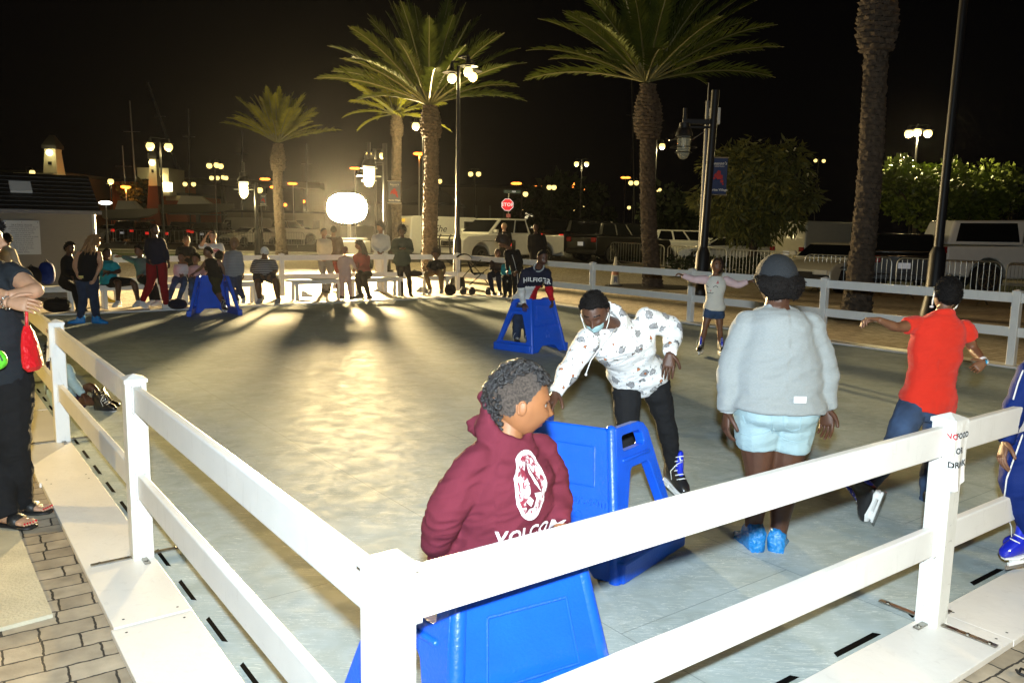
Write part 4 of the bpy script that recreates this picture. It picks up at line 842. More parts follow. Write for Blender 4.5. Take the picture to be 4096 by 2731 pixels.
rules = ['SKATING RULES', 'All skaters must wear skates on the ice', 'No running, pushing or horseplay', 'Skate in one direction only', 'No food or drink on the rink', 'Socks are required', 'Children under six skate with an adult', 'One person per skate aid', 'Keep hands off the rails', 'No phones while skating', 'Return skates to the tent', 'Skate at your own risk', 'Follow all staff directions', 'Thank you', 'Happy skating']
poster(1.10, .68, .98, 1.72, 'laminated rules poster on the shed wall', rules)
poster(2.40, .62, 1.02, 1.68, 'second poster on the shed behind the person in the cream sweater', rules[:9])
# ================================================================== benches
bench_m = mat('bench_white', (.70, .70, .66), .5, var=.05, vscale=5)
def bench(b0, b1, a, w):
    t = wthing('bench', rk(a, (b0+b1)/2), w, 'bench', 'white benches in front of the back fence'); q = .15
    MB().bar(rk(a, b0, .46), rk(a, b1, .46), .30, .045).build('seat', bench_m, t, smooth=False, bevel=.012)
    MB().bar(rk(a-.12, b0+.08, .405), rk(a-.12, b1-.08, .405), .03, .06).build('apron', bench_m, t, smooth=False)
    for bb_ in (b0+.18, b1-.18):
        for s in (-1, 1):
            MB().bar(rk(a+s*.11, bb_, .435), rk(a+s*.13, bb_, 0), .07, .06, LD).build('leg', bench_m, t, smooth=False, bevel=.01)
    return t
for b0, b1, a, w in ((-.15, 1.75, 16.15, 'bench by the shed with the blue backpack on it'), (2.0, 3.9, 16.2, 'bench with the teal-shirt person and the person in green'), (3.95, 5.35, 16.15, 'bench behind the blue skate aid with the striped man on its end'), (6.0, 7.5, 16.3, 'empty-ended bench right of the striped man'), (7.55, 9.05, 16.4, 'bench with the long-haired woman, left of the girl with the afro'), (9.55, 10.45, 16.4, 'short bench under the curly-haired kid beside the lamp')): bench(b0, b1, a, w)
# ================================================================== skate aids
blue = mat('blue_polyethylene', (.006, .085, .60), .34, bump=.12, bscale=90, spec=.45, var=.10, vscale=7)
def skate_aid(loc, rz, lab, sc_=1.0, writing=True):
    t = thing('skating_aid', loc, rz, lab, 'skating aid', 'blue plastic skating aids'); t.scale = (sc_,)*3
    H = .73; wb, wt = .315, .205; th = .04; lean = .17
    # front panel in x, facing -y at its base, leaning back
    up = V((0, lean, H)).normalized(); Mf = frame((0, 0, .0), (1, 0, 0), up); HL = sqrt(H*H+lean*lean)
    def arch(x0, x1, h, n=8): return [(x1-(x1-x0)*(1-cos(pi*i/n))/2, h*sin(pi*i/n)**.45) for i in range(n+1)]
    out = [(-wb, 0), (-wb*.66, 0)]+[(-wb*.66+wb*1.32*i/10, .09*min(1, sin(pi*i/10)*1.6)) for i in range(1, 10)]+[(wb*.66, 0), (wb, 0), (wt+.01, HL-.03), (wt-.03, HL), (-wt+.03, HL), (-wt-.01, HL-.03)]
    fr2 = MB().prism(out, [], Mf, th).build('front_panel', blue, t, bevel=.012, seg=3)
    # raised frame lines of the recessed field
    rec = [(-wb*.50, .45), (wb*.50, .45), (wt*.66, HL-.10), (-wt*.66, HL-.10)]
    q = MB()
    for i in range(4):
        a, b = rec[i], rec[(i+1) % 4]; q.tube([Mf @ V((a[0], a[1], th/2)), Mf @ V((b[0], b[1], th/2))], .0045, 6)
    q.build('recess_edge', blue, fr2)
    if writing:
        text_mesh('skatehelper.com', .066, Mf @ Matrix.Translation((0, .375, th/2+.001)), blue, 'embossed_lettering', fr2, depth=.007, bold=.0015)
        # small star figure with a round head
        s_ = [(0.05*(1 if i % 2 == 0 else .5)*cos(pi/2+i*pi/5)-.0, .25+.06*(1 if i % 2 == 0 else .5)*sin(pi/2+i*pi/5)) for i in range(10)]
        w = MB().tube([Mf @ V((x, y, th/2)) for x, y in s_+[s_[0]]], .004, 5); w.tube([Mf @ V((.085+.018*cos(a*pi/6), .30+.018*sin(a*pi/6), th/2)) for a in range(13)], .004, 5); w.build('embossed_star', blue, fr2)
    # side panels
    D = .65
    for s in (-1, 1):
        o = V((s*wb, 0, 0)); bk = V((s*(wb+.13), D, 0)); x = (bk-o).normalized(); L = (bk-o).length
        topf = V((s*wt, lean, H)); 
        yv = (topf-o); yv = (yv-x*yv.dot(x)).normalized(); M = frame(o, x, yv)
        inv = M.inverted(); tf = inv @ topf
        hh = tf.y; fx = tf.x
        loop = [(0, 0), (L, 0), (L, .11), (L-.03, .13), (L-.20, hh-.06), (L-.24, hh-.015), (L-.29, hh), (fx, hh)]
        hand = [(fx+.06, hh-.045), (L-.30, hh-.045), (L-.27, hh-.065), (L-.255, hh-.11), (L-.27, hh-.125), (fx+.055, hh-.125), (fx+.042, hh-.11), (fx+.045, hh-.058)]
        leg = [(.12, .135), (L-.10, .135), (L-.095, .16), (L-.225, hh-.245), (L-.25, hh-.22), (fx+.11, hh-.22), (fx+.085, hh-.24), (.10, .17)]
        MB().prism(loop, [hand, leg], M, .055).build('side_panel', blue, t, bevel=.016, seg=3)
        MB().tube([V((s*wb, 0, .0)), topf-V((0, 0, .01))], [.032, .028], 12, rnd=True).build('corner_rib', blue, t)
        MB().bar(M @ V((fx+.02, hh-.17, .0)), M @ V((L-.22, hh-.17, .0)), .075, .02, (M.to_3x3() @ V((0, 1, 0)))).build('handle_ledge', blue, t, bevel=.008)
        MB().bar(o+V((s*.012, -.004, .055)), bk+V((s*.012, 0, .055)), .075, .11).build('skirt', blue, t, bevel=.012)
    return t
a_ = gnd(1268, 808)
g2 = gnd(1222, 812, .03); r2 = radians(40)
aid2 = skate_aid((g2.x+.315*cos(r2), g2.y+.315*sin(r2), .03), r2, 'blue skating aid pushed by the boy in the tricolour sweatshirt')
aid1 = skate_aid((gnd(487, 722).x-.02, gnd(487, 722).y+.05, .03), radians(205), 'blue skating aid at the far left beside the boy in the black vest', writing=False)
g3 = gnd(1413, 1338, .03); r3 = radians(-27)
aid3 = skate_aid((g3.x-.315*cos(r3), g3.y-.315*sin(r3), .03), r3, 'blue skating aid behind the boy in the maroon hoodie')
aid4 = skate_aid((.125, 2.125, .03), radians(31), 'nearest blue skating aid, just behind the top rail of the corner fence')
# ================================================================== paper notices on the posts
papn = mat('notice_paper', (.80, .80, .78), .75, bump=.5, bscale=14); inkb = mat('notice_black_ink', (.015, .015, .015), .7); inkr = mat('notice_red_ink', (.65, .02, .03), .7)
def notice(p, u, lab, wrap=True):
    """sheet wrapped round a post corner: p post centre, u direction of the sheet's right part"""
    tt = wthing('paper_sign', V((p.x, p.y, .7)), lab, 'paper sign'); v = V((-u.y, u.x, 0))
    w = PW/2+.006; W_, Hn = .216, .279; zt = HP+.004; S1 = .052; S2 = S1+2*w+.002; n = 36
    def pos(s, z, k=0.0):
        f = (zt-z)/Hn; dc = min(abs(s-S1), abs(s-S2)); amp = min(1, dc/.025); fl = amp*f*(.006*sin(s*70+f*3)+.013*f)+k
        if s < S1: x, y = -w-fl, -w+S1-s
        elif s < S2: x, y = -w+(s-S1), -w-fl
        else: x, y = w+fl, -w+(s-S2)
        if k and abs(s-S1) < .004: x -= k*.7; y -= k*.7
        return V((p.x, p.y, 0))+u*x+v*y+V((0, 0, z))
    ss = sorted([W_*i/n for i in range(n+1)]+[S1, S2]); m = MB(); R_ = 16; c_ = len(ss)
    for j in range(R_+1):
        f = j/R_
        for s in ss: m.v.append(pos(s, zt-f*Hn*(1+.08*sin(s*26))))
    for j in range(R_):
        for i in range(c_-1): k = j*c_+i; m.f.append((k, k+1, k+c_+1, k+c_)); m.m.append(0)
    sh = m.build('sheet', papn, tt, smooth=50)
    def wr(txt, size, s0, z, mm):       # lettering that follows the wrapped sheet
        me = text_mesh(txt, size, Matrix.Identity(4), mm, 'lettering', bold=.0012)
        bm = bmesh.new(); bm.from_mesh(me); bmesh.ops.triangulate(bm, faces=bm.faces[:])
        for c in [S1-s0, S2-s0]+[x*.01 for x in range(-8, 9)]: bmesh.ops.bisect_plane(bm, geom=bm.verts[:]+bm.edges[:]+bm.faces[:], plane_co=(c, 0, 0), plane_no=(1, 0, 0))
        bm.to_mesh(me); bm.free()
        for vv in me.vertices: vv.co = pos(s0+vv.co.x, z+vv.co.y, .0028)-tt.location
        ob = bpy.data.objects.new('lettering', me); COL.objects.link(ob); ob.parent = sh; ob['_w'] = 1
    wr('NO', .033, .041, zt-.060, inkr); wr('FOOD', .034, .111, zt-.060, inkb)
    wr('OR', .036, .090, zt-.125, inkb); wr('DRINK', .036, .090, zt-.185, inkb)
notice(rk(0, 2.73), RD, 'white paper notice reading no food or drink wrapped round the right post')
notice(rk(5.46, 0), -RD if False else (-LD), 'white paper notice curling off the second post of the left fence')
# green and white sticker on the corner post
t = wthing('sticker_label', rk(0, -.06, .7), 'torn white and green sticker strip on the side of the corner post', 'sticker')
gs = mat('sticker_green', (.02, .22, .14), .5); ws = mat('sticker_white', (.72, .74, .72), .5)
def fp(s, z, k=.002): return rk(.051-s, -(PW/2+k), z)
MB().add([fp(.010, .63), fp(.094, .63), fp(.094, .12), fp(.010, .12)], [(0, 1, 2, 3)]).build('strip', ws, t, smooth=False)
q = MB()
for s0, s1, z0, z1 in ((.015, .035, .60, .55), (.05, .088, .62, .56), (.05, .088, .555, .52), (.012, .028, .57, .53), (.014, .034, .46, .42), (.016, .034, .40, .33), (.02, .06, .31, .28)): q.add([fp(s0, z0, .0035), fp(s1, z0, .0035), fp(s1, z1, .0035), fp(s0, z1, .0035)], [(0, 1, 2, 3)])
q.build('green_print', gs, t, smooth=False)
# dark cable end on the pavers at the lower right
t = wthing('cable', gnd(2340, 1545), 'end of a black cable on the pavers at the lower right corner', 'cable')
MB().tube([gnd(2335, 1538, .01), gnd(2340, 1545, .012), gnd(2352, 1550, .012), gnd(2375, 1548, .012), gnd(2420, 1555, .012)], .006, 6, rnd=True).tube([gnd(2340, 1545, .02), gnd(2345, 1534, .03), gnd(2356, 1538, .02)], .005, 6, rnd=True).build('cord', blkp, t)
# ================================================================== people
def voxel(mb, vs, smooth=4, fac=.5):
    me = mb.mesh('tmp', MATS.setdefault('_t', bpy.data.materials.new('t')), smooth=False)
    o = bpy.data.objects.new('tmp', me); COL.objects.link(o)
    r = o.modifiers.new('r', 'REMESH'); r.mode = 'VOXEL'; r.voxel_size = vs
    s = o.modifiers.new('s', 'SMOOTH'); s.iterations = smooth; s.factor = fac
    dg = bpy.context.evaluated_depsgraph_get(); out = bpy.data.meshes.new_from_object(o.evaluated_get(dg))
    bpy.data.objects.remove(o); bpy.data.meshes.remove(me)
    return out
def mesh_obj(me, name, mats, parent, origin, region=None, wr=0, wf=6.5, seed=0, ws=(.75, .75, 1.6)):
    me.materials.clear()
    for m in (mats if isinstance(mats, (list, tuple)) else [mats]): me.materials.append(m)
    if wr:
        nm = [v.normal.copy() for v in me.vertices]
        for v, n in zip(me.vertices, nm):
            p = v.co-origin; sg = 1 if p.x > 0 else -1
            q = V((p.x*wf*.7+p.z*wf*.55*sg+seed, p.y*wf*.8, p.z*wf*1.9-p.x*wf*.35)); q2 = V((p.x*wf*.8-p.z*wf*.5+seed*2, p.y*wf*.8+4, p.z*wf*1.2))
            w = noise.noise_vector(q*.6)*.5; a = noise.noise(q+w); b = noise.noise(q2*1.9+w); c = noise.noise(q*2.6+w*2)
            v.co = v.co+n*wr*(a*1.1+b*.55+(.5-abs(c)*2.2)*.30)
    if region:
        me.polygons.foreach_set('material_index', [region(p.center) for p in me.polygons])
    me.transform(Matrix.Translation(-origin)); me.shade_smooth()
    o = bpy.data.objects.new(name, me); COL.objects.link(o); o.parent = parent; return o
def G(x, z, px, pz, sx, sz): return math.exp(-((x-px)/sx)**2-((z-pz)/sz)**2)
def head_fn(d, fat=0.0):
    x, y, z = d; X = .66*x; Y = .84*y; Z = z
    if z < 0:
        k = -z; X *= 1-(.27-fat*.25)*k**1.4
        if y < 0: Y *= 1-.55*k
        Y += .07*k*max(0, y)
    if z > .1 and y < 0: Y *= 1.04
    if z > .5: X *= 1.03
    if y > 0:
        w = min(1, y*2.2); e = 0
        e += .21*G(x, z, 0, -.32, .14, .11)+.09*G(x, z, 0, -.14, .09, .17)
        for s in (-1, 1):
            e += .07*G(x, z, s*.17, -.37, .09, .07)-.085*G(x, z, s*.40, -.02, .19, .11)+.05*G(x, z, s*.36, .16, .24, .08)+(.045+fat*.3)*G(x, z, s*.52, -.34, .24, .20)
        e += .075*G(x, z, 0, -.545, .23, .045)+.085*G(x, z, 0, -.655, .20, .05)-.05*G(x, z, 0, -.60, .27, .018)
        e += .04*G(x, z, 0, -.86, .2, .10)-.03*G(x, z, 0, -.76, .2, .04)
        Y += e*w
    return V((X, Y, Z))
def basis(f, u):
    u = u.normalized(); f = (f-u*f.dot(u)).normalized(); r = f.cross(u); return r, f, u       # right, forward, up
def bmat(c, r, f, u, s=1): return Matrix(((r.x*s, f.x*s, u.x*s, c.x), (r.y*s, f.y*s, u.y*s, c.y), (r.z*s, f.z*s, u.z*s, c.z), (0, 0, 0, 1)))
def hand(mb, w, d, pn, s=1.0, curl=.5, side=1, det=2, spread=.10):
    """w wrist, d finger direction, pn palm normal, side +1/-1 where the thumb sits along d x pn"""
    d = d.normalized(); pn = (pn-d*pn.dot(d)).normalized(); x = d.cross(pn)*side; L = .092*s
    # x points to the thumb side
    rs = []
    for f, wd, th in ((0, .024, .018), (.15, .027, .017), (.45, .036, .015), (.8, .040, .0125), (1.0, .038, .010)):
        c = w+d*L*f+x*.002; n = 10
        rs.append([c+(x*cos(2*pi*j/n)*wd+pn*sin(2*pi*j/n)*th)*s for j in range(n)])
    mb.rings(rs)
    for i, (ox, ln, r) in enumerate(((.029, .068, .0085), (.010, .077, .0088), (-.009, .071, .0083), (-.027, .055, .0073))):
        p = w+d*L*(.97-.05*abs(i-1.2)*.5)+x*ox*s; dd = (d+x*ox*spread*12).normalized(); pts = [p-dd*.012*s, p]; c = curl*(1+.12*i)
        for seg, fr_ in enumerate((.42, .32, .26)):
            a = c*(.75, .95, .6)[seg]; dd = (dd*cos(a)+pn*sin(a)).normalized(); p = p+dd*ln*fr_*s; pts.append(p)
        mb.tube(pts, [r*s*1.05, r*s*1.08, r*s, r*s*.92, r*s*.72], 8, rnd=True)
    p = w+d*L*.18+x*.020*s; dd = (d*.62+x*.75+pn*.25).normalized(); pts = [w+d*L*.05+x*.008*s, p]
    for seg, fr_ in enumerate((.036, .030, .024)):
        if seg: dd = (dd*cos(.25+curl*.3)+(d*.8+pn*.5-x*.3).normalized()*sin(.25+curl*.3)).normalized()
        p = p+dd*fr_*s; pts.append(p)
    mb.tube(pts, [.013*s, .0145*s, .0115*s, .0098*s, .008*s], 8, rnd=True)
def foot_frame(a, toe):
    d = toe-a; return d
def shoe(t, a, toe, s, m, sole, org, name='shoe', skate=None, cover=None, sandal=None, skin=None):
    """a ankle joint, toe = direction vector of the foot (world), feet built with real soles"""
    d = toe.normalized(); up = V((0, 0, 1)); up = (up-d*up.dot(d)); up = up.normalized() if up.length > .2 else V((0, -1, 0)); x = d.cross(up)
    M = bmat(a, x, d, up, s); H = .085
    def ring(y, w, z0, z1, n=14, pw=.75):
        r = []
        for j in range(n):
            an = 2*pi*j/n; c, sn = cos(an), sin(an); r.append(M @ V((w*(abs(c)**pw)*(1 if c > 0 else -1), y, (z0+z1)/2+(z1-z0)/2*(abs(sn)**pw)*(1 if sn > 0 else -1))))
        return r
    b = MB()
    if skate:
        H = .10
        b.rings([ring(-.085, .012, -.07, .02), ring(-.08, .033, -.098, .115), ring(-.03, .040, -.10, .125), ring(.015, .041, -.10, .12), ring(.05, .040, -.10, .045), ring(.10, .043, -.10, .0), ring(.15, .042, -.10, -.03), ring(.185, .028, -.10, -.055), ring(.195, .01, -.09, -.07)])
        o = mesh_obj(b.mesh('skate_boot', m, True), 'skate', m, t, org)
        bl = MB().rings([ring(.045, .024, -.02, .165), ring(.062, .023, -.02, .16), ring(.10, .015, -.03, .0)])
        bk_ = MB().rings([ring(-.090, .026, -.05, .15), ring(-.07, .033, -.05, .155)]); mesh_obj(bk_.mesh('heel', skate, True), 'heel_tab', skate, o, org)
        mesh_obj(bl.mesh('tongue', skate, True), 'tongue', skate, o, V((0, 0, 0))+org)
        lc = MB()
        for k in range(6):
            y = .058+.018*k if k > 1 else .07; z = .115-.035*k if k < 4 else -.005-.012*(k-3)
            y = (.072, .072, .073, .08, .10, .125)[k]; z = (.13, .10, .065, .035, .012, -.008)[k]
            lc.tube([M @ V((-.036, y-.02, z-.012)), M @ V((0, y+.006, z+.006)), M @ V((.036, y-.02, z-.012))], .0038*s, 5)
        lc.tube([M @ V((0, .085, .10)), M @ V((.05, .10, .09)), M @ V((.07, .07, .03)), M @ V((.06, .08, -.03))], .003*s, 5)
        mesh_obj(lc.mesh('laces', MATS['lace_white']), 'laces', MATS['lace_white'], o, org)
        hd = MB().rings([ring(-.085, .02, -.112, -.098), ring(-.06, .036, -.115, -.099), ring(0, .022, -.118, -.1), ring(.05, .026, -.118, -.1), ring(.12, .042, -.115, -.099), ring(.18, .02, -.112, -.099)])
        for y in (-.055, .115): hd.box((0, y, -.132), (.022, .05, .035), M)
        hd.box((0, .03, -.147), (.014, .25, .016), M)
        mesh_obj(hd.mesh('holder', MATS['holder_white'], 30), 'blade_holder', MATS['holder_white'], o, org)
        bd = MB().box((0, .03, -.165), (.0035, .285, .022), M); mesh_obj(bd.mesh('blade', MATS['blade_steel'], 30), 'blade', MATS['blade_steel'], o, org)
        return o
    if sandal:
        f = MB().rings([ring(-.06, .02, -.07, -.02), ring(-.05, .034, -.072, .0), ring(0, .034, -.075, .01), ring(.06, .04, -.075, -.02), ring(.11, .045, -.075, -.042), ring(.14, .043, -.075, -.05)])
        for k, (ox, ln, r) in enumerate(((.030, .052, .012), (.011, .05, .009), (-.005, .045, .0085), (-.02, .04, .008), (-.034, .034, .0075))):
            f.tube([M @ V((ox*sandal, .12, -.06)), M @ V((ox*sandal, .12+ln*.6, -.058)), M @ V((ox*sandal, .12+ln, -.066))], r*s, 8, rnd=True)
        mesh_obj(f.mesh('foot', skin, True), 'foot', skin, t, org)
        o = mesh_obj(MB().rings([ring(-.075, .03, -.095, -.076), ring(-.04, .038, -.095, -.076), ring(.05, .042, -.095, -.076), ring(.13, .052, -.095, -.076), ring(.185, .036, -.093, -.076)]).mesh('sole', m, True), 'sandal', m, t, org)
        mesh_obj(MB().rings([ring(.05, .046, -.085, -.012), ring(.075, .049, -.085, -.020), ring(.105, .050, -.085, -.028)]).mesh('strap', m, True), 'strap', m, o, org)
        n = MB()
        for k, (ox, ln) in enumerate(((.030, .052), (.011, .05), (-.005, .045), (-.02, .04), (-.034, .034))): n.ball(M @ V((ox*sandal, .12+ln+.004, -.058)), .006*s*(1.25 if k == 0 else 1), 8, 5)
        mesh_obj(n.mesh('nails', MATS['nail_red'], True), 'toenails', MATS['nail_red'], o, org)
        return o
    k = 1.15 if cover else 1
    b.rings([ring(-.075, .012, -.07, .0), ring(-.07, .034*k, -.092, .03*k+(.03 if cover else 0)), ring(-.03, .038*k, -.094, .045+(.035 if cover else 0)), ring(.03, .039*k, -.094, .03+(.035 if cover else 0)), ring(.07, .042*k, -.094, -.01), ring(.12, .044*k, -.094, -.03), ring(.165, .038*k, -.094, -.042), ring(.19, .02, -.09, -.06)])
    me = b.mesh(name, m, True)
    o = mesh_obj(me, cover or name, m, t, org, wr=.012 if cover else 0, wf=50)
    if sole is not None and not cover:
        so = MB().rings([ring(-.08, .03, -.104, -.080), ring(-.04, .04, -.104, -.080), ring(.06, .042, -.104, -.080), ring(.13, .047, -.104, -.080), ring(.19, .03, -.100, -.078)])
        mesh_obj(so.mesh('sole', sole, True), 'sole', sole, o, org)
    return o
def J(s, Y):
    out = {}
    for part in s.split(';'):
        q = part.split()
        if not q: continue
        out[q[0]] = at(float(q[1]), float(q[2]), Y+(float(q[3]) if len(q) > 3 else 0))
    return out
def skinm(n, c, sp=.45): return mat('skin_'+n, c, .46, sub=.04, var=.16, vscale=18, bump=.16, bscale=420, spec=sp)
def cloth(n, c, bump=.25, rough=.88, sheen=.0): return mat('fabric_'+n, c, rough, bump=bump, bscale=260, var=.07, vscale=10, spec=.2, sheen=sheen)
hairm = mat('black_hair', (.008, .0065, .006), .68, bump=.5, bscale=180, spec=.14)
mat('lace_white', (.7, .7, .66), .8); mat('holder_white', (.78, .78, .76), .35); mat('blade_steel', (.5, .5, .5), .25, 1.0); mat('nail_red', (.5, .01, .02), .2)
eye_w = mat('eye_white', (.30, .27, .25), .3); eye_d = mat('eye_dark', (.01, .006, .004), .1); lipm = {}
def hair_shell(H, M, hs, m, t, org, style, col, seed=0, near=False):
    rnd = random.Random(seed); mb = MB(); nu, nv = (56, 40) if near else (34, 24)
    infl = {'short': .065, 'fade': .02, 'afro': .42, 'bigafro': .75, 'bun': .11, 'long': .12, 'pony': .07, 'shag': .16, 'crop': .17, 'lowafro': .56, 'bald': -.2}[style]
    def mask(d):
        line = -.50+(1.10)*min(1, max(0, (d.y+.55)/1.25))**.8      # back low, front high
        if style in ('afro', 'bigafro'): line -= .25
        if style == 'lowafro': line -= .10
        if style == 'bun': line -= .16*max(0, d.y)
        if style == 'long': line -= .30
        m_ = (d.z-line)/.16
        return max(0, min(1, m_))
    def fn(d):
        p = head_fn(d) if False else V((.66*d.x*(1-.22*max(0, -d.z)), .84*d.y*(1.04 if d.y < 0 else .97), d.z*.99))
        k = mask(d); b = infl*k*(1+.25*noise.noise(d*4+V((seed, 0, 0))))-.10*(1-k)
        if style == 'lowafro': b *= max(0, 1-max(0, d.z-.05)*1.6)*(.45+.75*abs(d.x)**1.5); 
        elif infl > .3: b *= (.75+.35*max(0, .6+d.z))
        return p*(1+b)
    mb.ball((0, 0, 0), hs/2, nu, nv, fn=fn); mb.v = [M @ (p) for p in mb.v]
    if infl > .1 or style == 'short':
        base = list(mb.v); ln = {'afro': .030, 'bigafro': .035, 'long': .03, 'shag': .03, 'short': .006, 'pony': .01}.get(style, .012)
        N = (5200 if near else 700) if infl > .1 else (1200 if near else 150)
        dirs = 0
        while dirs < N:
            d = V((rnd.gauss(0, 1), rnd.gauss(0, 1), rnd.gauss(0, 1))).normalized()
            if mask(d) < .6: continue
            dirs += 1
            p = M @ (fn(d)*hs/2*rnd.uniform(.93, 1.0)); o = (M.to_3x3() @ d).normalized(); a = (o+V((rnd.uniform(-.9, .9), rnd.uniform(-.9, .9), rnd.uniform(-.9, .9)))).normalized(); w = a.orthogonal().normalized()*(.0016 if near else .006)
            l_ = ln*rnd.uniform(.4, 1.2); b = V((rnd.uniform(-1, 1), rnd.uniform(-1, 1), rnd.uniform(-1, 1)))*l_*.35
            mb.add([p-w, p+w, p+a*l_*.6+b+w*.6, p+a*l_], [(0, 1, 2, 3)])
    return mesh_obj(mb.mesh('hair', col, True, fix=False), 'hair', col, t, org)
def person(label, Y, js, skin, top=None, bot=None, face=(0, -1, 0), hs=.22, g=1.0, s=1.0, hair='short', haircol=None, shoes=None, res=.022, sleeve=1.0, leg=1.0, hem=-.10, wrk=0, top_loose=.016, bot_loose=.012, chest=None, skate=None, toes=None, headup=None, curl=.5, palm=None, belly=0, fat=0.0, cover=None, name='person', nobrow=False, region=None, bregion=None, collar=None, hood=False, handdir=None, ears=True, near=False, sole=None, cap=None, sleeves_mat=None, eyes=True, side=(1, 1), extra=None, hips=1.0, group=None, nohead=False):
    j = J(js, Y); F = V(face).normalized()
    N = j['n']; h = j['h']; Pc = (j['hl']+j['hr'])/2; org = V((Pc.x, Pc.y, 0))
    t = thing('person', org, 0, label, 'person', group); X = (j['sr']-j['sl']); sw = X.length/2; Xs = X.normalized(); Xh = (j['hr']-j['hl']); hw = Xh.length/2+.075*s*g*hips
    Xh = Xh.normalized() if Xh.length > .05 else Xs
    CF = V(chest) if chest else F; U = (N-Pc).normalized()
    def fwd(x): f = U.cross(x); return f if f.dot(CF) > 0 else -f
    spine = lambda q: Pc.lerp(N, q)
    ww = (hw*.78+sw*.15)*(.92+.12*(g-1)*3) if g < 1.15 else hw*1.02
    dp = .105*s*g
    secs = [(-.16, hw*.70, dp*.80, 0), (-.05, hw*.98, dp*1.05, -.10), (.07, hw*1.03, dp*1.10, -.05), (.20, hw*.97, dp*1.02+belly*.6, .0+belly*.5), (.38, ww, dp*.95+belly, belly*.9), (.58, (ww+sw)*.52, dp*1.05+belly*.4, .05+belly*.3), (.76, sw*.96, dp*1.08, .10), (.87, sw*.90, dp*.90, .0), (.95, sw*.60, dp*.70, -.05), (1.02, .060*s, .055*s, 0)]
    def torso(mb, q0, q1, e, n=20, flare=0):
        rs = []
        qs = [q for q in [x[0] for x in secs] if q0 < q < q1]; qs = [q0]+qs+[q1]
        for q in qs:
            for a, b in zip(secs[:-1], secs[1:]):
                if a[0] <= q <= b[0] or (q < secs[0][0] and a is secs[0]) or (q > secs[-1][0] and b is secs[-1]): break
            k = min(1, max(0, (q-a[0])/(b[0]-a[0]))); rx = a[1]+(b[1]-a[1])*k+e; ry = a[2]+(b[2]-a[2])*k+e; sh = a[3]+(b[3]-a[3])*k
            if q < .15: rx += flare; ry += flare
            x = Xh.lerp(Xs, min(1, max(0, q))).normalized(); f = fwd(x); c = spine(q)+f*sh*dp
            r = []
            for i in range(n):
                an = 2*pi*i/n; c_, s_ = cos(an), sin(an); pw = .85
                r.append(c+x*rx*(abs(c_)**pw)*(1 if c_ > 0 else -1)+f*ry*(abs(s_)**pw)*(1 if s_ > 0 else -1))
            rs.append(r)
        mb.rings(rs)
    def limb(mb, pts, rad, upto=1.0, e=0, start=0.0, cuff=None):
        ls = [(b-a).length for a, b in zip(pts[:-1], pts[1:])]; T = sum(ls); fr_ = [0]
        for l_ in ls: fr_.append(fr_[-1]+l_/T)
        def S(q):
            for i in range(len(ls)):
                if q <= fr_[i+1]+1e-9: k = (q-fr_[i])/(fr_[i+1]-fr_[i]); return pts[i].lerp(pts[i+1], k)
            return pts[-1]
        def Rr(q):
            for (a, ra), (b, rb) in zip(rad[:-1], rad[1:]):
                if a <= q <= b: k = (q-a)/(b-a); return ra+(rb-ra)*k
            return rad[-1][1]
        n = 14; qs = [start+(upto-start)*i/n for i in range(n+1)]
        P_ = [S(q) for q in qs]; P2 = [P_[0]]+[(P_[i-1]+P_[i]*2+P_[i+1])/4 for i in range(1, n)]+[P_[-1]]
        mb.tube(P2, [Rr(q)*s*((1+(g-1)*(.35 if rad[0][1] < .06 else .85)) if g > 1 else (1+g)/2)+e for q in qs], 12)
    arad = [(0, .052), (.12, .050), (.30, .046), (.48, .037), (.55, .039), (.65, .038), (.85, .028), (1, .0235)]
    lrad = [(0, .086), (.15, .084), (.35, .068), (.50, .052), (.56, .050), (.68, .055), (.85, .040), (1, .034)]
    hl, hr, kl, kr, al, ar = (j[k] for k in ('hl', 'hr', 'kl', 'kr', 'al', 'ar')); sl, sr, el, er, wl, wr = (j[k] for k in ('sl', 'sr', 'el', 'er', 'wl', 'wr'))
    body = MB(); torso(body, -.14, 1.0, 0); limb(body, [sl, el, wl], arad); limb(body, [sr, er, wr], arad); limb(body, [hl, kl, al], lrad); limb(body, [hr, kr, ar], lrad)
    for a in (sl, sr): body.ball(a, .052*s*(1+(g-1)*.35), 10, 8)
    for a in (hl, hr): body.ball(a, .088*s*g, 10, 8)
    up = V(headup) if headup else ((h-N).normalized()*.6+V((0, 0, .6)))
    R_, Fh, Uh = basis(F, up); nb = h-Uh*hs*.30-Fh*hs*.10
    body.tube([N-U*.06*s, N, nb, h-Uh*hs*.08-Fh*hs*.1], [.062*s, .054*s*(1+(g-1)*.5), .052*s*(1+(g-1)*.5), .05*s], 12)
    if res < .03: me = voxel(body, res, 6 if near else 3)
    else: me = body.mesh('b', skin)
    # head, ears and hands joined to the same mesh
    ex = MB(); HM = bmat(h, R_, Fh, Uh)
    nu, nv = (72, 60) if near else ((40, 30) if res < .018 else (20, 14))
    if not nohead:
        ex.ball((0, 0, 0), hs/2, nu, nv, fn=lambda d: head_fn(d, fat)); ex.v = [HM @ p for p in ex.v]
        if ears:
            for e_ in (-1, 1):
                c = V((e_*.325*hs, -.02*hs, -.03*hs)); tilt = Matrix.Rotation(e_*-.35, 3, 'Z')
                E = MB(); E.ball((0, 0, 0), (.008*s, .018*s, .030*s), 12, 8)
                E.tube([V((e_*.006, .012*cos(a)*s+.001, .026*sin(a)*s)) for a in [x*.45-1.3 for x in range(11)]][::-1] if False else [V((e_*.007, -.014*sin(a)*s, .026*cos(a)*s)) for a in [-.5+x*.36 for x in range(10)]], .0042*s, 6)
                ex.add([HM @ (c+tilt @ p) for p in E.v], E.f)
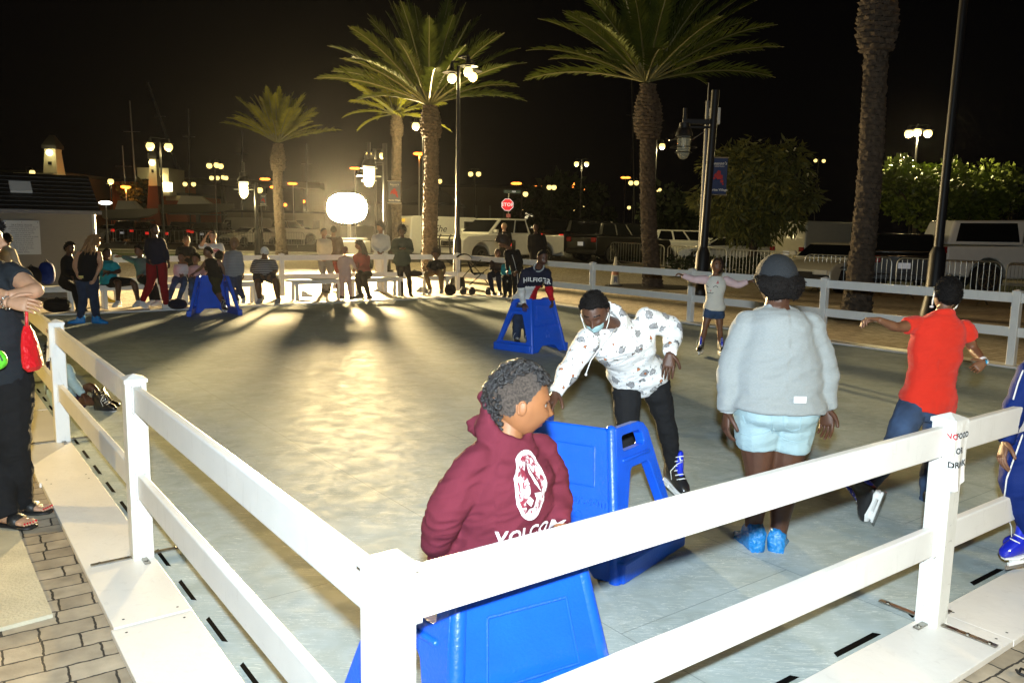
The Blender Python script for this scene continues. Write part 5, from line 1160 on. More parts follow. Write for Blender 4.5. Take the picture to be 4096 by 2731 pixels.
    for (w, e_, sd, k) in ((wl, el, side[0], 'l'), (wr, er, side[1], 'r')):
        d = (w-e_).normalized()
        if handdir and k in handdir: d = V(handdir[k]).normalized()
        pn = V(palm[k]) if palm and k in palm else V((0, 0, -1)) if abs(d.z) < .7 else (V((1, 0, 0)) if k == 'l' else V((-1, 0, 0)))
        hand(ex, w-d*.004, d, pn, s*(hs/.215)*.98, curl[k] if isinstance(curl, dict) else curl, sd)
    o2 = ex.mesh('h', skin, True, fix=not near or True)
    bm = bmesh.new(); bm.from_mesh(me); nb_ = len(bm.faces); bm.from_mesh(o2); bm.to_mesh(me); bm.free()
    lk = (skin.name, 'lip')
    if lk not in MATS:
        c = skin.node_tree.nodes['Principled BSDF'].inputs['Base Color'].default_value; MATS[lk] = mat(skin.name+'_lips', (min(1, c[0]*1.15), c[1]*.62, c[2]*.75), .35)
    Hi = HM.inverted()
    def lips(c):
        q = Hi @ c
        if q.y < .25*hs: return 0
        x, z = q.x/(hs*.33), q.z/(hs*.5)
        if abs(z+.60) < .10*(1-(x/.30)**2) and abs(x) < .30: return 1
        zb = .20+.05*(1-((abs(x)-.40)/.22)**2)
        if nobrow: return 0
        if abs(abs(x)-.42) < .23 and abs(z-zb) < .03: return 2
        return 0
    bo = mesh_obj(me, 'body', [skin, MATS[lk], hairm], t, org, region=lips)
    if eyes and not nohead and res < .019:
        for q in (-1, 1):
            e = MB(); e2 = MB(); c = HM @ V((q*.40*.33*hs, .337*hs, -.012*hs)); e.ball(c-Fh*.0048, .0105*hs/.22, 12, 8)
            e2.ball(c+Fh*.0006+R_*0.0, .0062*hs/.22, 8, 6)
            ew = mesh_obj(e.mesh('e', eye_w), 'eye', eye_w, t, org); mesh_obj(e2.mesh('e', eye_d), 'pupil', eye_d, ew, org)
    gv = max(res, .006); bv = {}
    if bot:
        m = MB(); torso(m, -.14, .10, bot_loose); 
        for a, b, c in ((hl, kl, al), (hr, kr, ar)): limb(m, [a, b, c], [(q, r if leg < .6 else r+.006) for q, r in lrad], leg, bot_loose); m.ball(a, .088*s*g+bot_loose, 12, 8)
        me = voxel(m, gv, 12 if near else 4, .6)
        o = mesh_obj(me, 'shorts' if leg < .6 else 'trousers', bot, t, org, wr=wrk*.8, seed=4, region=bregion, ws=(.8, .8, 1.5)); bv['bot'] = o
    if top:
        m = MB(); torso(m, hem, 1.0, top_loose, 24, top_loose*.5)
        def sleeves(mm): 
            for a, b, c in ((sl, el, wl), (sr, er, wr)):
                if sleeve > .02: limb(mm, [a, b, c], [(q, r+.004 if q < .85 else r) for q, r in arad], sleeve, top_loose*(.85 if sleeve > .5 else .70))
                mm.ball(a, (.052*s*(1+(g-1)*.35) if sleeve > .02 else .03)+top_loose*(.8 if near else .45), 12, 8)
        if not sleeves_mat: sleeves(m)
        if collar: 
            M2 = bmat(N+U*.002*s, Xs, fwd(Xs), U); m.tube([M2 @ V((cos(a)*.070*s, sin(a)*.066*s, .0-.030*sin(a)*s)) for a in [2*pi*x/16 for x in range(17)]], .013*s*collar, 8)
        if hood:
            M2 = bmat(N, Xs, fwd(Xs), U)
            for k in range(4): m.tube([M2 @ V((cos(a)*(.084+.008*k)*s, sin(a)*(.086+.004*k)*s-.016, (.050-.052*sin(a)-.030*k)*s+(.030*s if sin(a) < -.2 else 0))) for a in [2*pi*x/20 for x in range(21)]], .027*s, 8)
            m.ball(M2 @ V((0, -.125*s, .015*s)), (.095*s, .05*s, .06*s), 12, 8)
        me = voxel(m, gv, (16 if sleeve > .5 else 7) if near else 4, .6)
        bvh = None
        o = mesh_obj(me, 'shirt', top, t, org, region=region(j, spine, Xs, fwd(Xs)) if region else None, wr=wrk, seed=1); bv['top'] = o
        if sleeves_mat:
            m = MB(); sleeves(m); o_ = mesh_obj(voxel(m, gv, 3) if res < .03 else m.mesh('x', top), 'sleeves', sleeves_mat, t, org, wr=wrk)
    sd_ = F.copy(); sd_.z = 0; sd_ = sd_.normalized() if sd_.length > .1 else V((0, -1, 0))
    if shoes or skate or cover:
        for k, a in (('l', al), ('r', ar)):
            d = sd_
            if toes and k in toes: d = V(toes[k])
            shoe(t, a, d, s*(hs/.22), shoes or skate[0], sole or MATS['holder_white'], org, skate=(skate[1] if skate else None), cover=cover)
    if hair and not nohead: hair_shell(None, HM, hs, None, t, org, hair, haircol or hairm, seed=int(abs(h.x*100)), near=near)
    if cap:
        m = MB()
        def cf(d): p = V((.66*d.x, .84*d.y, d.z)); return p*(1.20 if d.z > .05 else .9)
        m.ball((0, 0, 0), hs/2, 28, 18, fn=lambda d: V((.70*d.x*1.13, .88*d.y*1.10, max(d.z, .16)*1.14 if d.z > -.2 else d.z*.5))); m.v = [HM @ p for p in m.v]
        c = mesh_obj(m.mesh('cap', cap[0], True), 'cap', cap[0], t, org)
        if len(cap) > 1:
            b = MB(); fd = cap[1]; b.rings([[HM @ V((x*.32*hs, fd*(.40*hs+.075*(1-x*x*.8)*k), .12*hs-.02*x*x-.012*k)) for x in [i/6 for i in range(-6, 7)]]+[HM @ V((x*.32*hs, fd*(.30*hs), .10*hs-.02*x*x)) for x in [i/6 for i in range(6, -7, -1)]] for k in (.9, 1.0)])
            mesh_obj(b.mesh('brim', cap[0], True), 'brim', cap[0], c, org)
    j.update(dict(t=t, org=org, HM=HM, R=R_, F=Fh, U=Uh, X=Xs, CF=fwd(Xs), SU=U, spine=spine, objs=bv)); return j
def decal(j, me_or_pts, origin, x, up, mats, name, off=.003, faces=None, key='top'):
    """lay flat shapes on the front of a garment: each point is dropped onto the cloth"""
    ob = j['objs'][key]; bvh = BVHTree.FromPolygons([v.co+j['org'] for v in ob.data.vertices], [tuple(p.vertices) for p in ob.data.polygons])
    if isinstance(origin, tuple):
        h_ = bvh.ray_cast(EYE, ray(*origin).normalized()); origin = h_[0]
    x = x.normalized(); y = (up-x*up.dot(x)).normalized(); n = x.cross(y)
    if isinstance(me_or_pts, bpy.types.Mesh):
        me = me_or_pts
        bm = bmesh.new(); bm.from_mesh(me); bmesh.ops.triangulate(bm, faces=bm.faces[:])
        for k in range(-20, 21): bmesh.ops.bisect_plane(bm, geom=bm.verts[:]+bm.edges[:]+bm.faces[:], plane_co=(k*.012, 0, 0), plane_no=(1, 0, 0))
        bm.to_mesh(me); bm.free()
    else:
        me = bpy.data.meshes.new(name); me.from_pydata([(p[0], p[1], 0) for p in me_or_pts], [], faces or [tuple(range(len(me_or_pts)))])
        bm = bmesh.new(); bm.from_mesh(me)
        for k in range(-16, 17):
            for nn_ in ((1, 0, 0), (0, 1, 0)): bmesh.ops.bisect_plane(bm, geom=bm.verts[:]+bm.edges[:]+bm.faces[:], plane_co=(k*.014, k*.014, 0), plane_no=nn_)
        bm.to_mesh(me); bm.free()
    for v in me.vertices:
        p = origin+x*v.co.x+y*v.co.y; hit = bvh.ray_cast(p+n*.25, -n)
        if hit[0] is None: hit = bvh.find_nearest(p)
        v.co = hit[0]+n*off-j['org']
    me.materials.clear(); me.materials.append(mats); ob2 = bpy.data.objects.new(name, me); COL.objects.link(ob2); ob2.parent = ob; return ob2
# ------------------------------------------------------------------ skins and fabrics
sk_dark = skinm('deep', (.075, .032, .018)); sk_brown = skinm('brown', (.16, .072, .038)); sk_warm = skinm('warm_brown', (.25, .105, .044)); sk_tan = skinm('tan', (.46, .26, .16)); sk_fair = skinm('fair', (.55, .34, .25))
navyf = cloth('navy', (.012, .014, .03)); blackf = cloth('black', (.010, .010, .011)); denim = mat('fabric_denim', (.035, .07, .15), .9, bump=.5, bscale=300, var=.5, vscale=7); denim_l = mat('fabric_pale_denim', (.33, .46, .50), .9, bump=.5, bscale=280, var=.12, vscale=9)
denim_d = mat('fabric_dark_denim', (.02, .035, .075), .9, bump=.5, bscale=300, var=.4, vscale=7)
whitef = cloth('white', (.68, .68, .66)); redf = cloth('red', (.45, .01, .02)); greyf = mat('fabric_heather_grey', (.25, .275, .28), .92, bump=.2, bscale=300, var=.09, vscale=110, stretch=(1, 1, 2.2), sheen=.1)
tealf = cloth('teal', (.02, .26, .30)); greenf = cloth('dark_green', (.03, .055, .045)); pinkf = cloth('pink', (.65, .38, .37)); khaki = cloth('khaki', (.22, .14, .06)); skated = mat('skate_boot_black', (.012, .012, .014), .3, coat=.4); skb = mat('skate_blue', (.01, .03, .5), .28, coat=.5)
orangef = mat('fabric_red_orange', (.60, .017, .003), .85, bump=.35, bscale=320, var=.05, vscale=12, sheen=.1); royal = cloth('royal_blue', (.002, .016, .12), rough=.7); maroon = mat('fabric_maroon', (.115, .018, .031), .92, bump=.3, bscale=320, var=.10, vscale=8, spec=.15)
creamf = cloth('cream', (.55, .5, .4)); brownf = cloth('rust', (.25, .06, .05)); limef = cloth('lime', (.35, .5, .1)); shoe_w = mat('white_canvas', (.7, .7, .68), .7); shoe_b = mat('black_shoe', (.015, .015, .015), .5); coverm = mat('blue_shoe_cover', (.01, .19, .52), .2, bump=1, bscale=45, spec=.7)
def stripes(name, c1, c2, fr, axis='Z', w=.5):
    m = mat(name, c1, .9); n, l, b = nodes_of(m); t = n.new('ShaderNodeTexCoord'); s_ = n.new('ShaderNodeSeparateXYZ'); l.new(t.outputs['Object'], s_.inputs[0])
    a = n.new('ShaderNodeMath'); a.operation = 'MULTIPLY'; a.inputs[1].default_value = fr; l.new(s_.outputs[axis], a.inputs[0]); f = n.new('ShaderNodeMath'); f.operation = 'FRACT'; l.new(a.outputs[0], f.inputs[0])
    g = n.new('ShaderNodeMath'); g.operation = 'GREATER_THAN'; g.inputs[1].default_value = w; l.new(f.outputs[0], g.inputs[0])
    x = n.new('ShaderNodeMix'); x.data_type = 'RGBA'; x.inputs[6].default_value = (*c1, 1); x.inputs[7].default_value = (*c2, 1); l.new(g.outputs[0], x.inputs[0]); l.new(x.outputs[2], b.inputs['Base Color']); return m
stripe_m = stripes('fabric_striped_navy', (.012, .014, .02), (.35, .35, .36), 26, w=.62); stripe_g = stripes('fabric_striped_grey', (.16, .17, .19), (.22, .23, .25), 34)
# ================================================================== the near skaters
# --- person in grey sweatshirt and light shorts, seen from behind
def towel(name, c, w, h_, m, t, org): pass
gl = person('woman seen from behind in a grey sweatshirt, pale denim shorts and blue shoe covers', 4.3,
    'h 1783 652; n 1783 706; sl 1718 750; sr 1855 750; el 1682 845; wl 1670 945 -.02; er 1893 848; wr 1897 938 -.02; hl 1741 940; hr 1820 944; kl 1741 1092; kr 1803 1094; al 1729 1226; ar 1785 1238', sk_dark, greyf, denim_l,
    face=(-.15, 1, -.05), chest=(0, 1, 0), hs=.245, g=1.42, s=.98, res=.0085, leg=.30, hem=.03, wrk=.010, top_loose=.034, bot_loose=.020, cover='shoe_cover', shoes=coverm, toes=dict(l=(-.08, 1, 0), r=(.42, .9, 0)), hair='lowafro', collar=.9, near=True, cap=None, palm=dict(l=(1, .2, 0), r=(-.6, -.6, 0)), curl=.55, side=(1, -1), eyes=False, hips=1.08)
HM = gl['HM']; m = MB(); hs_ = .245
m.ball((0, 0, 0), hs_/2, 48, 32, fn=lambda d: V((d.x*.88, d.y*.98, (d.z*1.02+.28) if d.z > -.12 else .16))); m.v = [HM @ p for p in m.v]
capm = mat('cap_charcoal', (.011, .014, .018), .8, bump=.5, bscale=250, var=.08)
cp = mesh_obj(m.mesh('cap', capm, True), 'cap', capm, gl['t'], gl['org']); MBt = MB().ball(HM @ V((0, 0, .155)), (.008, .008, .004), 10, 6); mesh_obj(MBt.mesh('b', capm), 'cap_button', capm, cp, gl['org'])
ph = gl['objs']['bot']
pc = at(1838, 918, 4.3-.205); m = MB().box((0, 0, 0), (.075, .010, .07), frame(pc, (1, 0, .02), (0, 1, 0)).to_4x4()); 
phm = MB(); Mp = Matrix.Translation(pc); phm.box((0, 0, 0), (.078, .009, .06), Mp)
po_ = phm.mesh('p', mat('phone_white', (.75, .74, .76), .2), 30); po_.transform(Matrix.Identity(4))
ph_t = thing('phone', pc, 0, 'white phone sticking out of the back pocket of the pale shorts', 'phone'); o = MB().box((0, 0, 0), (.066, .009, .036)).build('case', mat('phone_white', (.75, .74, .76), .2), ph_t, bevel=.004)
seam = mat('denim_seam', (.30, .43, .48), .9)
def seamline(j, pts, key='bot', r=.0022, off=.001, m=None, name='seam'):
    ob = j['objs'][key]; bvh = BVHTree.FromPolygons([v.co+j['org'] for v in ob.data.vertices], [tuple(p.vertices) for p in ob.data.polygons]); out = []
    P_ = [at(x, y, 3.0) for x, y in pts]
    for a, b in zip(P_[:-1], P_[1:]):
        for k in range(6): p = a.lerp(b, k/6); d = (p-EYE).normalized(); hit = bvh.ray_cast(EYE, d); out.append(hit[0]-d*off if hit[0] else None)
    out = [p for p in out if p is not None]
    if len(out) > 2:
        mb = MB().tube(out, r, 5); mesh_obj(mb.mesh('seam', m or seam), name, m or seam, ob, j['org'])
seamline(gl, [(1772, 952), (1773, 975), (1774, 1000)]); seamline(gl, [(1798, 937), (1800, 980), (1818, 990), (1838, 985), (1842, 940)]); seamline(gl, [(1705, 952), (1712, 972), (1735, 966)]); seamline(gl, [(1690, 992), (1720, 1000), (1755, 995), (1773, 985)], r=.003); seamline(gl, [(1776, 985), (1800, 1008), (1830, 1016), (1852, 1014)], r=.003)
ribf = mat('fabric_heather_rib', (.40, .45, .46), .95, bump=.6, bscale=120)
for a, b in ((gl['el'], gl['wl']), (gl['er'], gl['wr'])):
    d = (b-a).normalized(); mb = MB().tube([b-d*.035, b-d*.03, b-d*.0, b+d*.006], [.043, .040, .038, .036], 20); mesh_obj(mb.mesh('cuff', ribf), 'cuff', ribf, gl['objs']['top'], gl['org'], wr=.004, wf=60)
# --- boy in the maroon hoodie
mb_ = person('boy in a maroon hoodie with a white oval print and twisted hair looking right', 2.52,
    'h 1192 920 .03; n 1168 1003 .02; sl 1096 1062 -.06; sr 1234 1036 .13; el 1010 1190 -.10; wl 1006 1290 .02; er 1272 1128 .14; wr 1283 1205 .02; hl 1085 1330 0; hr 1192 1330 .13; kl 1090 1560 0; kr 1200 1560 .1; al 1090 1800 .1; ar 1200 1800 .15', sk_warm, maroon, mat('fabric_grey_denim', (.2, .3, .35), .9, bump=.5, bscale=300, var=.3),
    face=(.97, .20, -.10), chest=(.86, -.50, 0), hs=.232, g=1.03, s=.86, res=.0055, wrk=.016, hem=-.12, top_loose=.026, nobrow=True, hair=None, near=True, hood=True, headup=(.10, 0, 1), fat=.22, belly=.03, curl=.6, skate=(skated, skb), palm=dict(l=(1, 0, 0), r=(0, 0, -1)), handdir=dict(r=(.6, -.7, -.3)))
# hair: shaved sides and rows of black twists on top and behind
HM = mb_['HM']; hs_ = .232; rnd = random.Random(4)
stub = mat('hair_stubble', (.15, .115, .095), .8, bump=1.2, bscale=500, var=.6, vscale=150)
def hs_fn(d): p = head_fn(d, .22); return p*(1.012)
m = MB(); nu, nv = 260, 180
pts = {}; vs = []; fs = []
def stub_in(d): return d.z+.05*noise.noise(d*9)+.035*noise.noise(d*40) > -.36+.98*min(1, max(0, (d.y+.45)/1.15))**1.15 and not (abs(d.x) > .72 and d.z < .03 and d.y > -.25)
for i in range(nv+1):
    for k in range(nu):
        d = V((sin(pi*i/nv)*cos(2*pi*k/nu), sin(pi*i/nv)*sin(2*pi*k/nu), cos(pi*i/nv))); pts[(i, k)] = (d, len(vs)); vs.append(HM @ (hs_fn(d)*hs_/2))
for i in range(nv):
    for k in range(nu):
        q = [pts[(i, k)], pts[(i+1, k)], pts[(i+1, (k+1) % nu)], pts[(i, (k+1) % nu)]]
        if all(stub_in(x[0]) for x in q): fs.append(tuple(x[1] for x in q))
m.add(vs, fs); hr_ = mesh_obj(m.mesh('hair', stub, True), 'hair', stub, mb_['t'], mb_['org'])
tw = MB(); twm = mat('twist_hair', (.013, .012, .013), .33, bump=.5, bscale=500, spec=.7)
cnt = 0
for i in range(2600):
    d = V((rnd.gauss(0, 1), rnd.gauss(0, 1), rnd.gauss(0, 1))).normalized()
    band = (abs(d.x) < .40+.16*max(0, d.z) and d.z > -.42+.9*max(0, (d.y+.1))) or (d.y < -.45 and abs(d.x) < .62 and d.z > -.42)
    if not band or d.y > .72 or cnt > 420: continue
    if any((d-q).length < .105 for q in pts.get('c', [])): continue
    pts.setdefault('c', []).append(d); cnt += 1
    p = HM @ (hs_fn(d)*hs_/2*.985); n = (HM.to_3x3() @ d).normalized(); a = n.orthogonal().normalized(); a.rotate(Matrix.Rotation(rnd.uniform(0, 6.28), 3, n)); b = n.cross(a)
    fl_ = a; cur = [p]; ph_ = rnd.uniform(0, 6.28)
    for k in range(1, 12):
        f = k/11; cur.append(p+n*(.003+.015*sin(f*pi*.8))+fl_*(.030*f)+(a*cos(ph_+f*10)+b*sin(ph_+f*10))*.0085*min(1, f*3)+V((0, 0, -.006*f*f)))
    tw.tube(cur, [.004]+[.0047+.0009*sin(k*2.2) for k in range(10)]+[.003], 7, rnd=False)
mesh_obj(tw.mesh('twists', twm, True), 'twists', twm, hr_, mb_['org'])
for q in (-1, 1):
    c = HM @ V((q*.40*.33*hs_, .337*hs_, -.012*hs_)); R3, F3, U3 = mb_['R'], mb_['F'], mb_['U']
    la = MB().tube([c-F3*.0040+(R3*cos(a)*.0118+U3*(.0045+.0042*sin(a)))+F3*(.0118*(1-.35*abs(cos(a)))) for a in [pi*i/8 for i in range(9)]], .0011, 5); mesh_obj(la.mesh('l', hairm), 'eyelash', hairm, mb_['t'], mb_['org'])
# hoodie print
wp_ = mat('print_white', (.72, .68, .70), .8, bump=.2, bscale=90)
def mott():
    m = mat('print_mottled', (.5, .35, .4), .85); n, l, b = nodes_of(m); t = n.new('ShaderNodeTexCoord'); z = n.new('ShaderNodeTexNoise'); z.inputs['Scale'].default_value = 42; z.inputs['Detail'].default_value = 4; z.inputs['Distortion'].default_value = 1.2; l.new(t.outputs['Object'], z.inputs[0])
    r = n.new('ShaderNodeValToRGB'); r.color_ramp.elements[0].position = .44; r.color_ramp.elements[0].color = (.19, .016, .035, 1); r.color_ramp.elements[1].position = .56; r.color_ramp.elements[1].color = (.62, .55, .58, 1); l.new(z.outputs[0], r.inputs[0]); l.new(r.outputs[0], b.inputs['Base Color']); return m
mo = mott(); px_ = mb_['X']; org_ = (1221, 1117); UP = V((.05, 0, 1)); cx_ = V((.80, .60, 0))
def oval(a, b, k=1, n=40): return [(a*cos(2*pi*i/n), b*sin(2*pi*i/n)*(1.0)) for i in range(n)]
decal(mb_, oval(.064, .108), org_, cx_, UP, wp_, 'print_ring', .004)
decal(mb_, oval(.054, .096), org_, cx_, UP, mo, 'print_field', .006)
st = [(-.004, .080), (.014, .045), (.026, .012), (.036, -.018), (.014, -.068), (-.022, -.074), (-.028, -.060), (-.030, -.046), (-.010, -.020), (-.012, .010), (-.016, .045)]
decal(mb_, st, org_, cx_, UP, maroon, 'print_stone_shadow', .008)
for s_ in ([(-.003, .072), (.007, .045), (.018, .010), (.030, -.018), (.006, .012), (-.002, .04)], [(.030, -.020), (.014, -.062), (-.002, -.066), (.010, -.035), (.004, -.018)], [(-.028, -.042), (-.014, -.026), (-.002, -.040), (-.012, -.058)], [(-.020, -.068), (-.014, -.064), (.008, -.066), (.010, -.072), (-.018, -.076)]):
    decal(mb_, s_, org_, cx_, UP, wp_, 'print_stone', .010)
decal(mb_, text_mesh('VOLCOM', .056, Matrix.Identity(4), wp_, bold=.0015), (1218, 1220), cx_, UP, wp_, 'print_lettering', .005)
drw = MB()
# --- masked girl in the printed hoodie
def printed():
    m = mat('fabric_cartoonless_print', (.70, .70, .69), .88); n, l, b = nodes_of(m); t = n.new('ShaderNodeTexCoord')
    dz = n.new('ShaderNodeTexNoise'); dz.inputs['Scale'].default_value = 34; dz.inputs['Detail'].default_value = 2; l.new(t.outputs['Object'], dz.inputs[0])
    ad = n.new('ShaderNodeVectorMath'); ad.operation = 'MULTIPLY_ADD'; ad.inputs[1].default_value = (.045, .045, .045); l.new(dz.outputs['Color'], ad.inputs[0]); l.new(t.outputs['Object'], ad.inputs[2])
    def cells(sc, off, rad, col, prev, edge, ecol):
        mp = n.new('ShaderNodeMapping'); mp.inputs['Location'].default_value = off; l.new(ad.outputs[0], mp.inputs[0])
        v = n.new('ShaderNodeTexVoronoi'); v.inputs['Scale'].default_value = sc; v.inputs['Randomness'].default_value = .75; l.new(mp.outputs[0], v.inputs[0])
        for r_, c in ((rad, ecol), (rad-edge, col)):
            q = n.new('ShaderNodeMath'); q.operation = 'LESS_THAN'; q.inputs[1].default_value = r_; l.new(v.outputs['Distance'], q.inputs[0])
            x = n.new('ShaderNodeMix'); x.data_type = 'RGBA'; l.new(q.outputs[0], x.inputs[0])
            if prev is None: x.inputs[6].default_value = (.70, .70, .69, 1)
            else: l.new(prev, x.inputs[6])
            x.inputs[7].default_value = (*c, 1); prev = x.outputs[2]
        return prev
    p = cells(12.0, (0, 0, 0), .34, (.26, .26, .27), None, .04, (.07, .07, .07)); p = cells(27, (.3, .1, .2), .19, (.66, .66, .65), p, .05, (.12, .12, .12)); p = cells(17, (.51, .33, .7), .19, (.42, .15, .06), p, .05, (.06, .03, .02)); p = cells(40, (.9, .2, .1), .13, (.72, .72, .7), p, .05, (.3, .3, .3))
    l.new(p, b.inputs['Base Color'])
    nb = n.new('ShaderNodeTexNoise'); nb.inputs['Scale'].default_value = 260; l.new(t.outputs['Object'], nb.inputs[0]); bp = n.new('ShaderNodeBump'); bp.inputs['Strength'].default_value = .25; bp.inputs['Distance'].default_value = .01; l.new(nb.outputs[0], bp.inputs['Height']); l.new(bp.outputs[0], b.inputs['Normal']); return m
prt = printed()
mg = person('masked girl bending forward in a white hoodie with grey and orange figures', 4.95,
    'h 1366 716 -.42; n 1408 748 -.28; sl 1352 776 -.34; sr 1484 734 -.20; el 1312 842 -.42; wl 1276 902 -.55; er 1549 752 -.10; wr 1538 812 -.30; hl 1438 868 .05; hr 1496 856 .05; kl 1442 985 -.10; kr 1530 972 .12; al 1416 1118 -.25; ar 1548 1078 .22', sk_dark, prt, blackf,
    face=(-.22, -.84, -.48), chest=(-.2, -.8, -.5), headup=(-.22, -.42, .85), hs=.225, g=1.0, s=.95, res=.0065, wrk=.010, hem=-.16, top_loose=.026, bot_loose=.008, hair='bun', near=True, eyes=False, skate=(skated, skb), toes=dict(l=(-.1, -.9, -.1), r=(.30, -.85, -.15)), curl=.35, handdir=dict(r=(-.10, -.25, -1), l=(-.3, -.5, -.4)), palm=dict(r=(.1, 1, -.2), l=(0, 0, -1)), side=(1, 1), hood=True, hips=.95)
for w_, e_ in ((mg['wr'], mg['er']), (mg['wl'], mg['el'])):
    d = (w_-e_).normalized(); mb = MB().tube([w_-d*.05, w_-d*.045, w_-d*.004, w_], [.041, .040, .037, .034], 20); mesh_obj(mb.mesh('cuff', whitef), 'cuff', whitef, mg['objs']['top'], mg['org'], wr=.004, wf=60)
def face_mask(j, hs, m, loops=True, seed=0):
    HM = j['HM']; mb = MB(); nu, nv = 18, 10; rs = []
    for i in range(nv+1):
        z = -.28-.66*i/nv; r = []
        for k in range(nu+1):
            x = (-1+2*k/nu)*.80*(1-.05*i/nv); y = sqrt(max(.02, 1-x*x*.9-z*z*.55)); d = V((x, y, z)).normalized(); p = head_fn(d)*1.035+V((0, .045*(1-x*x)+.008*sin(i*2.1), 0)); r.append(HM @ (p*hs/2))
        rs.append(r)
    vs = [p for r in rs for p in r]; fs = [(i*(nu+1)+k, i*(nu+1)+k+1, (i+1)*(nu+1)+k+1, (i+1)*(nu+1)+k) for i in range(nv) for k in range(nu)]
    mb.add(vs, fs); o = mesh_obj(mb.mesh('mask', m, True), 'face_mask', m, j['t'], j['org'])
    if loops:
        for s in (-1, 1):
            lp = MB(); a = HM @ V((s*.30*hs, .20*hs, -.14*hs)); b = HM @ V((s*.345*hs, -.02*hs, .04*hs)); c = HM @ V((s*.345*hs, -.05*hs, -.10*hs)); e = HM @ V((s*.27*hs, .20*hs, -.38*hs)); lp.tube([a, a.lerp(b, .5)+(HM.to_3x3() @ V((s*.006, 0, 0))), b, c, c.lerp(e, .5)+(HM.to_3x3() @ V((s*.006, 0, 0))), e], .0024, 6)
            mesh_obj(lp.mesh('loops', MATS['lace_white']), 'ear_loop', MATS['lace_white'], o, j['org'])
maskm_ = mat('surgical_mask', (.42, .66, .70), .8, bump=.5, bscale=60, stretch=(1, 1, 6))
face_mask(mg, .225, maskm_)
ds = MB().tube([mg['n']+V((.01, -.09, -.0)), at(1385, 790, 4.50), at(1357, 828, 4.50), at(1346, 858, 4.49)], .0035, 6).ball(at(1346, 860, 4.49), .008, 8, 6)
mesh_obj(ds.mesh('d', whitef), 'drawstring', whitef, mg['objs']['top'], mg['org'])
# --- boy in the red-orange polo seen from behind
ob_ = person('boy seen from behind in a red-orange polo shirt and blue jeans, arms spread', 5.2,
    'h 2174 678; n 2163 722; sl 2103 746; sr 2216 752; el 2058 752 -.05; wl 2016 733 -.08; er 2234 800 .02; wr 2262 832 -.14; hl 2098 930 -.02; hr 2158 942 0; kl 2052 1032 -.18; kr 2142 1060 .05; al 1984 1128 -.52; ar 2128 1158 -.05', sk_brown, orangef, denim,
    face=(.12, .97, -.1), chest=(-.12, 1, 0), hs=.215, g=.96, s=.86, res=.0075, sleeve=.26, hem=-.04, wrk=.009, top_loose=.019, bot_loose=.016, hair='crop', near=True, collar=1.6, skate=(skated, skb), toes=dict(l=(-.12, .30, -1), r=(.1, 1, 0)), headup=(.16, 0, 1), curl=dict(l=.95, r=.45), palm=dict(l=(0, -.2, -1), r=(-.3, -.9, .3)), handdir=dict(l=(-1, 0, .02), r=(-.75, -.15, -.5)), side=(-1, 1), eyes=False)
HM = ob_['HM']
for s in (1, -1):
  lp = MB(); lp.tube([HM @ V((s*.066, .03, .02)), HM @ V((s*.079, -.012, .012)), HM @ V((s*.082, -.022, -.02)), HM @ V((s*.072, -.006, -.07)), HM @ V((s*.060, .02, -.085))], .0028, 6).tube([HM @ V((s*.079, -.016, .012)), HM @ V((s*.078, -.004, -.05)), HM @ V((s*.066, .01, -.085))], .0028, 6)
  lp.ball(HM @ V((s*.066, .015, -.088)), (.014, .012, .008), 8, 6); mesh_obj(lp.mesh('loops', MATS['lace_white']), 'mask_loop', MATS['lace_white'], ob_['t'], ob_['org'])
d = (ob_['wr']-ob_['er']).normalized(); wbm = mat('wristband_white', (.75, .78, .8), .4); b = MB().tube([ob_['wr']-d*.028, ob_['wr']-d*.004], .0265, 20, cap=False); wb_ = mesh_obj(b.mesh('w', wbm), 'wristband', wbm, ob_['t'], ob_['org'])
m = MB().box((0, 0, 0), (.028, .004, .018), frame(ob_['wr']-d*.016+V((-.0, -.0275, .0)), d, (0, 0, 1)) @ Matrix.Rotation(pi/2, 4, 'X')); mesh_obj(m.mesh('w', skb), 'band_print', mat('print_cyan', (.02, .4, .7), .5), wb_, ob_['org'])
for (a, d_, txt) in ((ob_['al'], V((-.12, .30, -1)), '38'), (ob_['ar'], V((.1, 1, 0)), '3')):
    d_ = d_.normalized(); up = V((0, 0, 1)); up = up-d_*up.dot(d_); up = up.normalized() if up.length > .2 else V((0, -1, 0)); xx = d_.cross(up); c = a-d_*.088*.85+up*.10*.85
    me = text_mesh(txt, .05, frame(c-d_*.010, xx, up) , wp_, bold=.001); mesh_obj(me, 'number', wp_, ob_['t'], ob_['org'])
# --- person in the blue track suit at the right edge
bt = person('person in a royal blue track suit with white piping, cut by the right edge', 3.95,
    'h 2420 745; n 2412 805; sl 2372 845; sr 2470 850; el 2332 935 -.05; wl 2309 1015 -.10; er 2500 940; wr 2490 1020; hl 2366 1010; hr 2430 1012; kl 2334 1108 -.10; kr 2420 1120; al 2372 1225 -.05; ar 2395 1225 .2', sk_brown, royal, royal,
    face=(.3, .9, 0), hs=.22, g=1.0, s=.92, res=.009, wrk=.010, hem=-.08, top_loose=.02, bot_loose=.022, skate=(mat('skate_boot_blue', (.01, .02, .40), .25, coat=.6), skb), toes=dict(l=(-.85, -.1, -.15), r=(-.8, .3, 0)), near=False, eyes=False, palm=dict(l=(1, 0, 0)))
seamline(bt, [(2352, 990), (2334, 1040), (2312, 1100), (2306, 1150), (2308, 1190)], 'bot', .004, .004, whitef, 'piping')
seamline(bt, [(2350, 850), (2338, 880), (2325, 925)], 'top', .004, .004, whitef, 'piping')
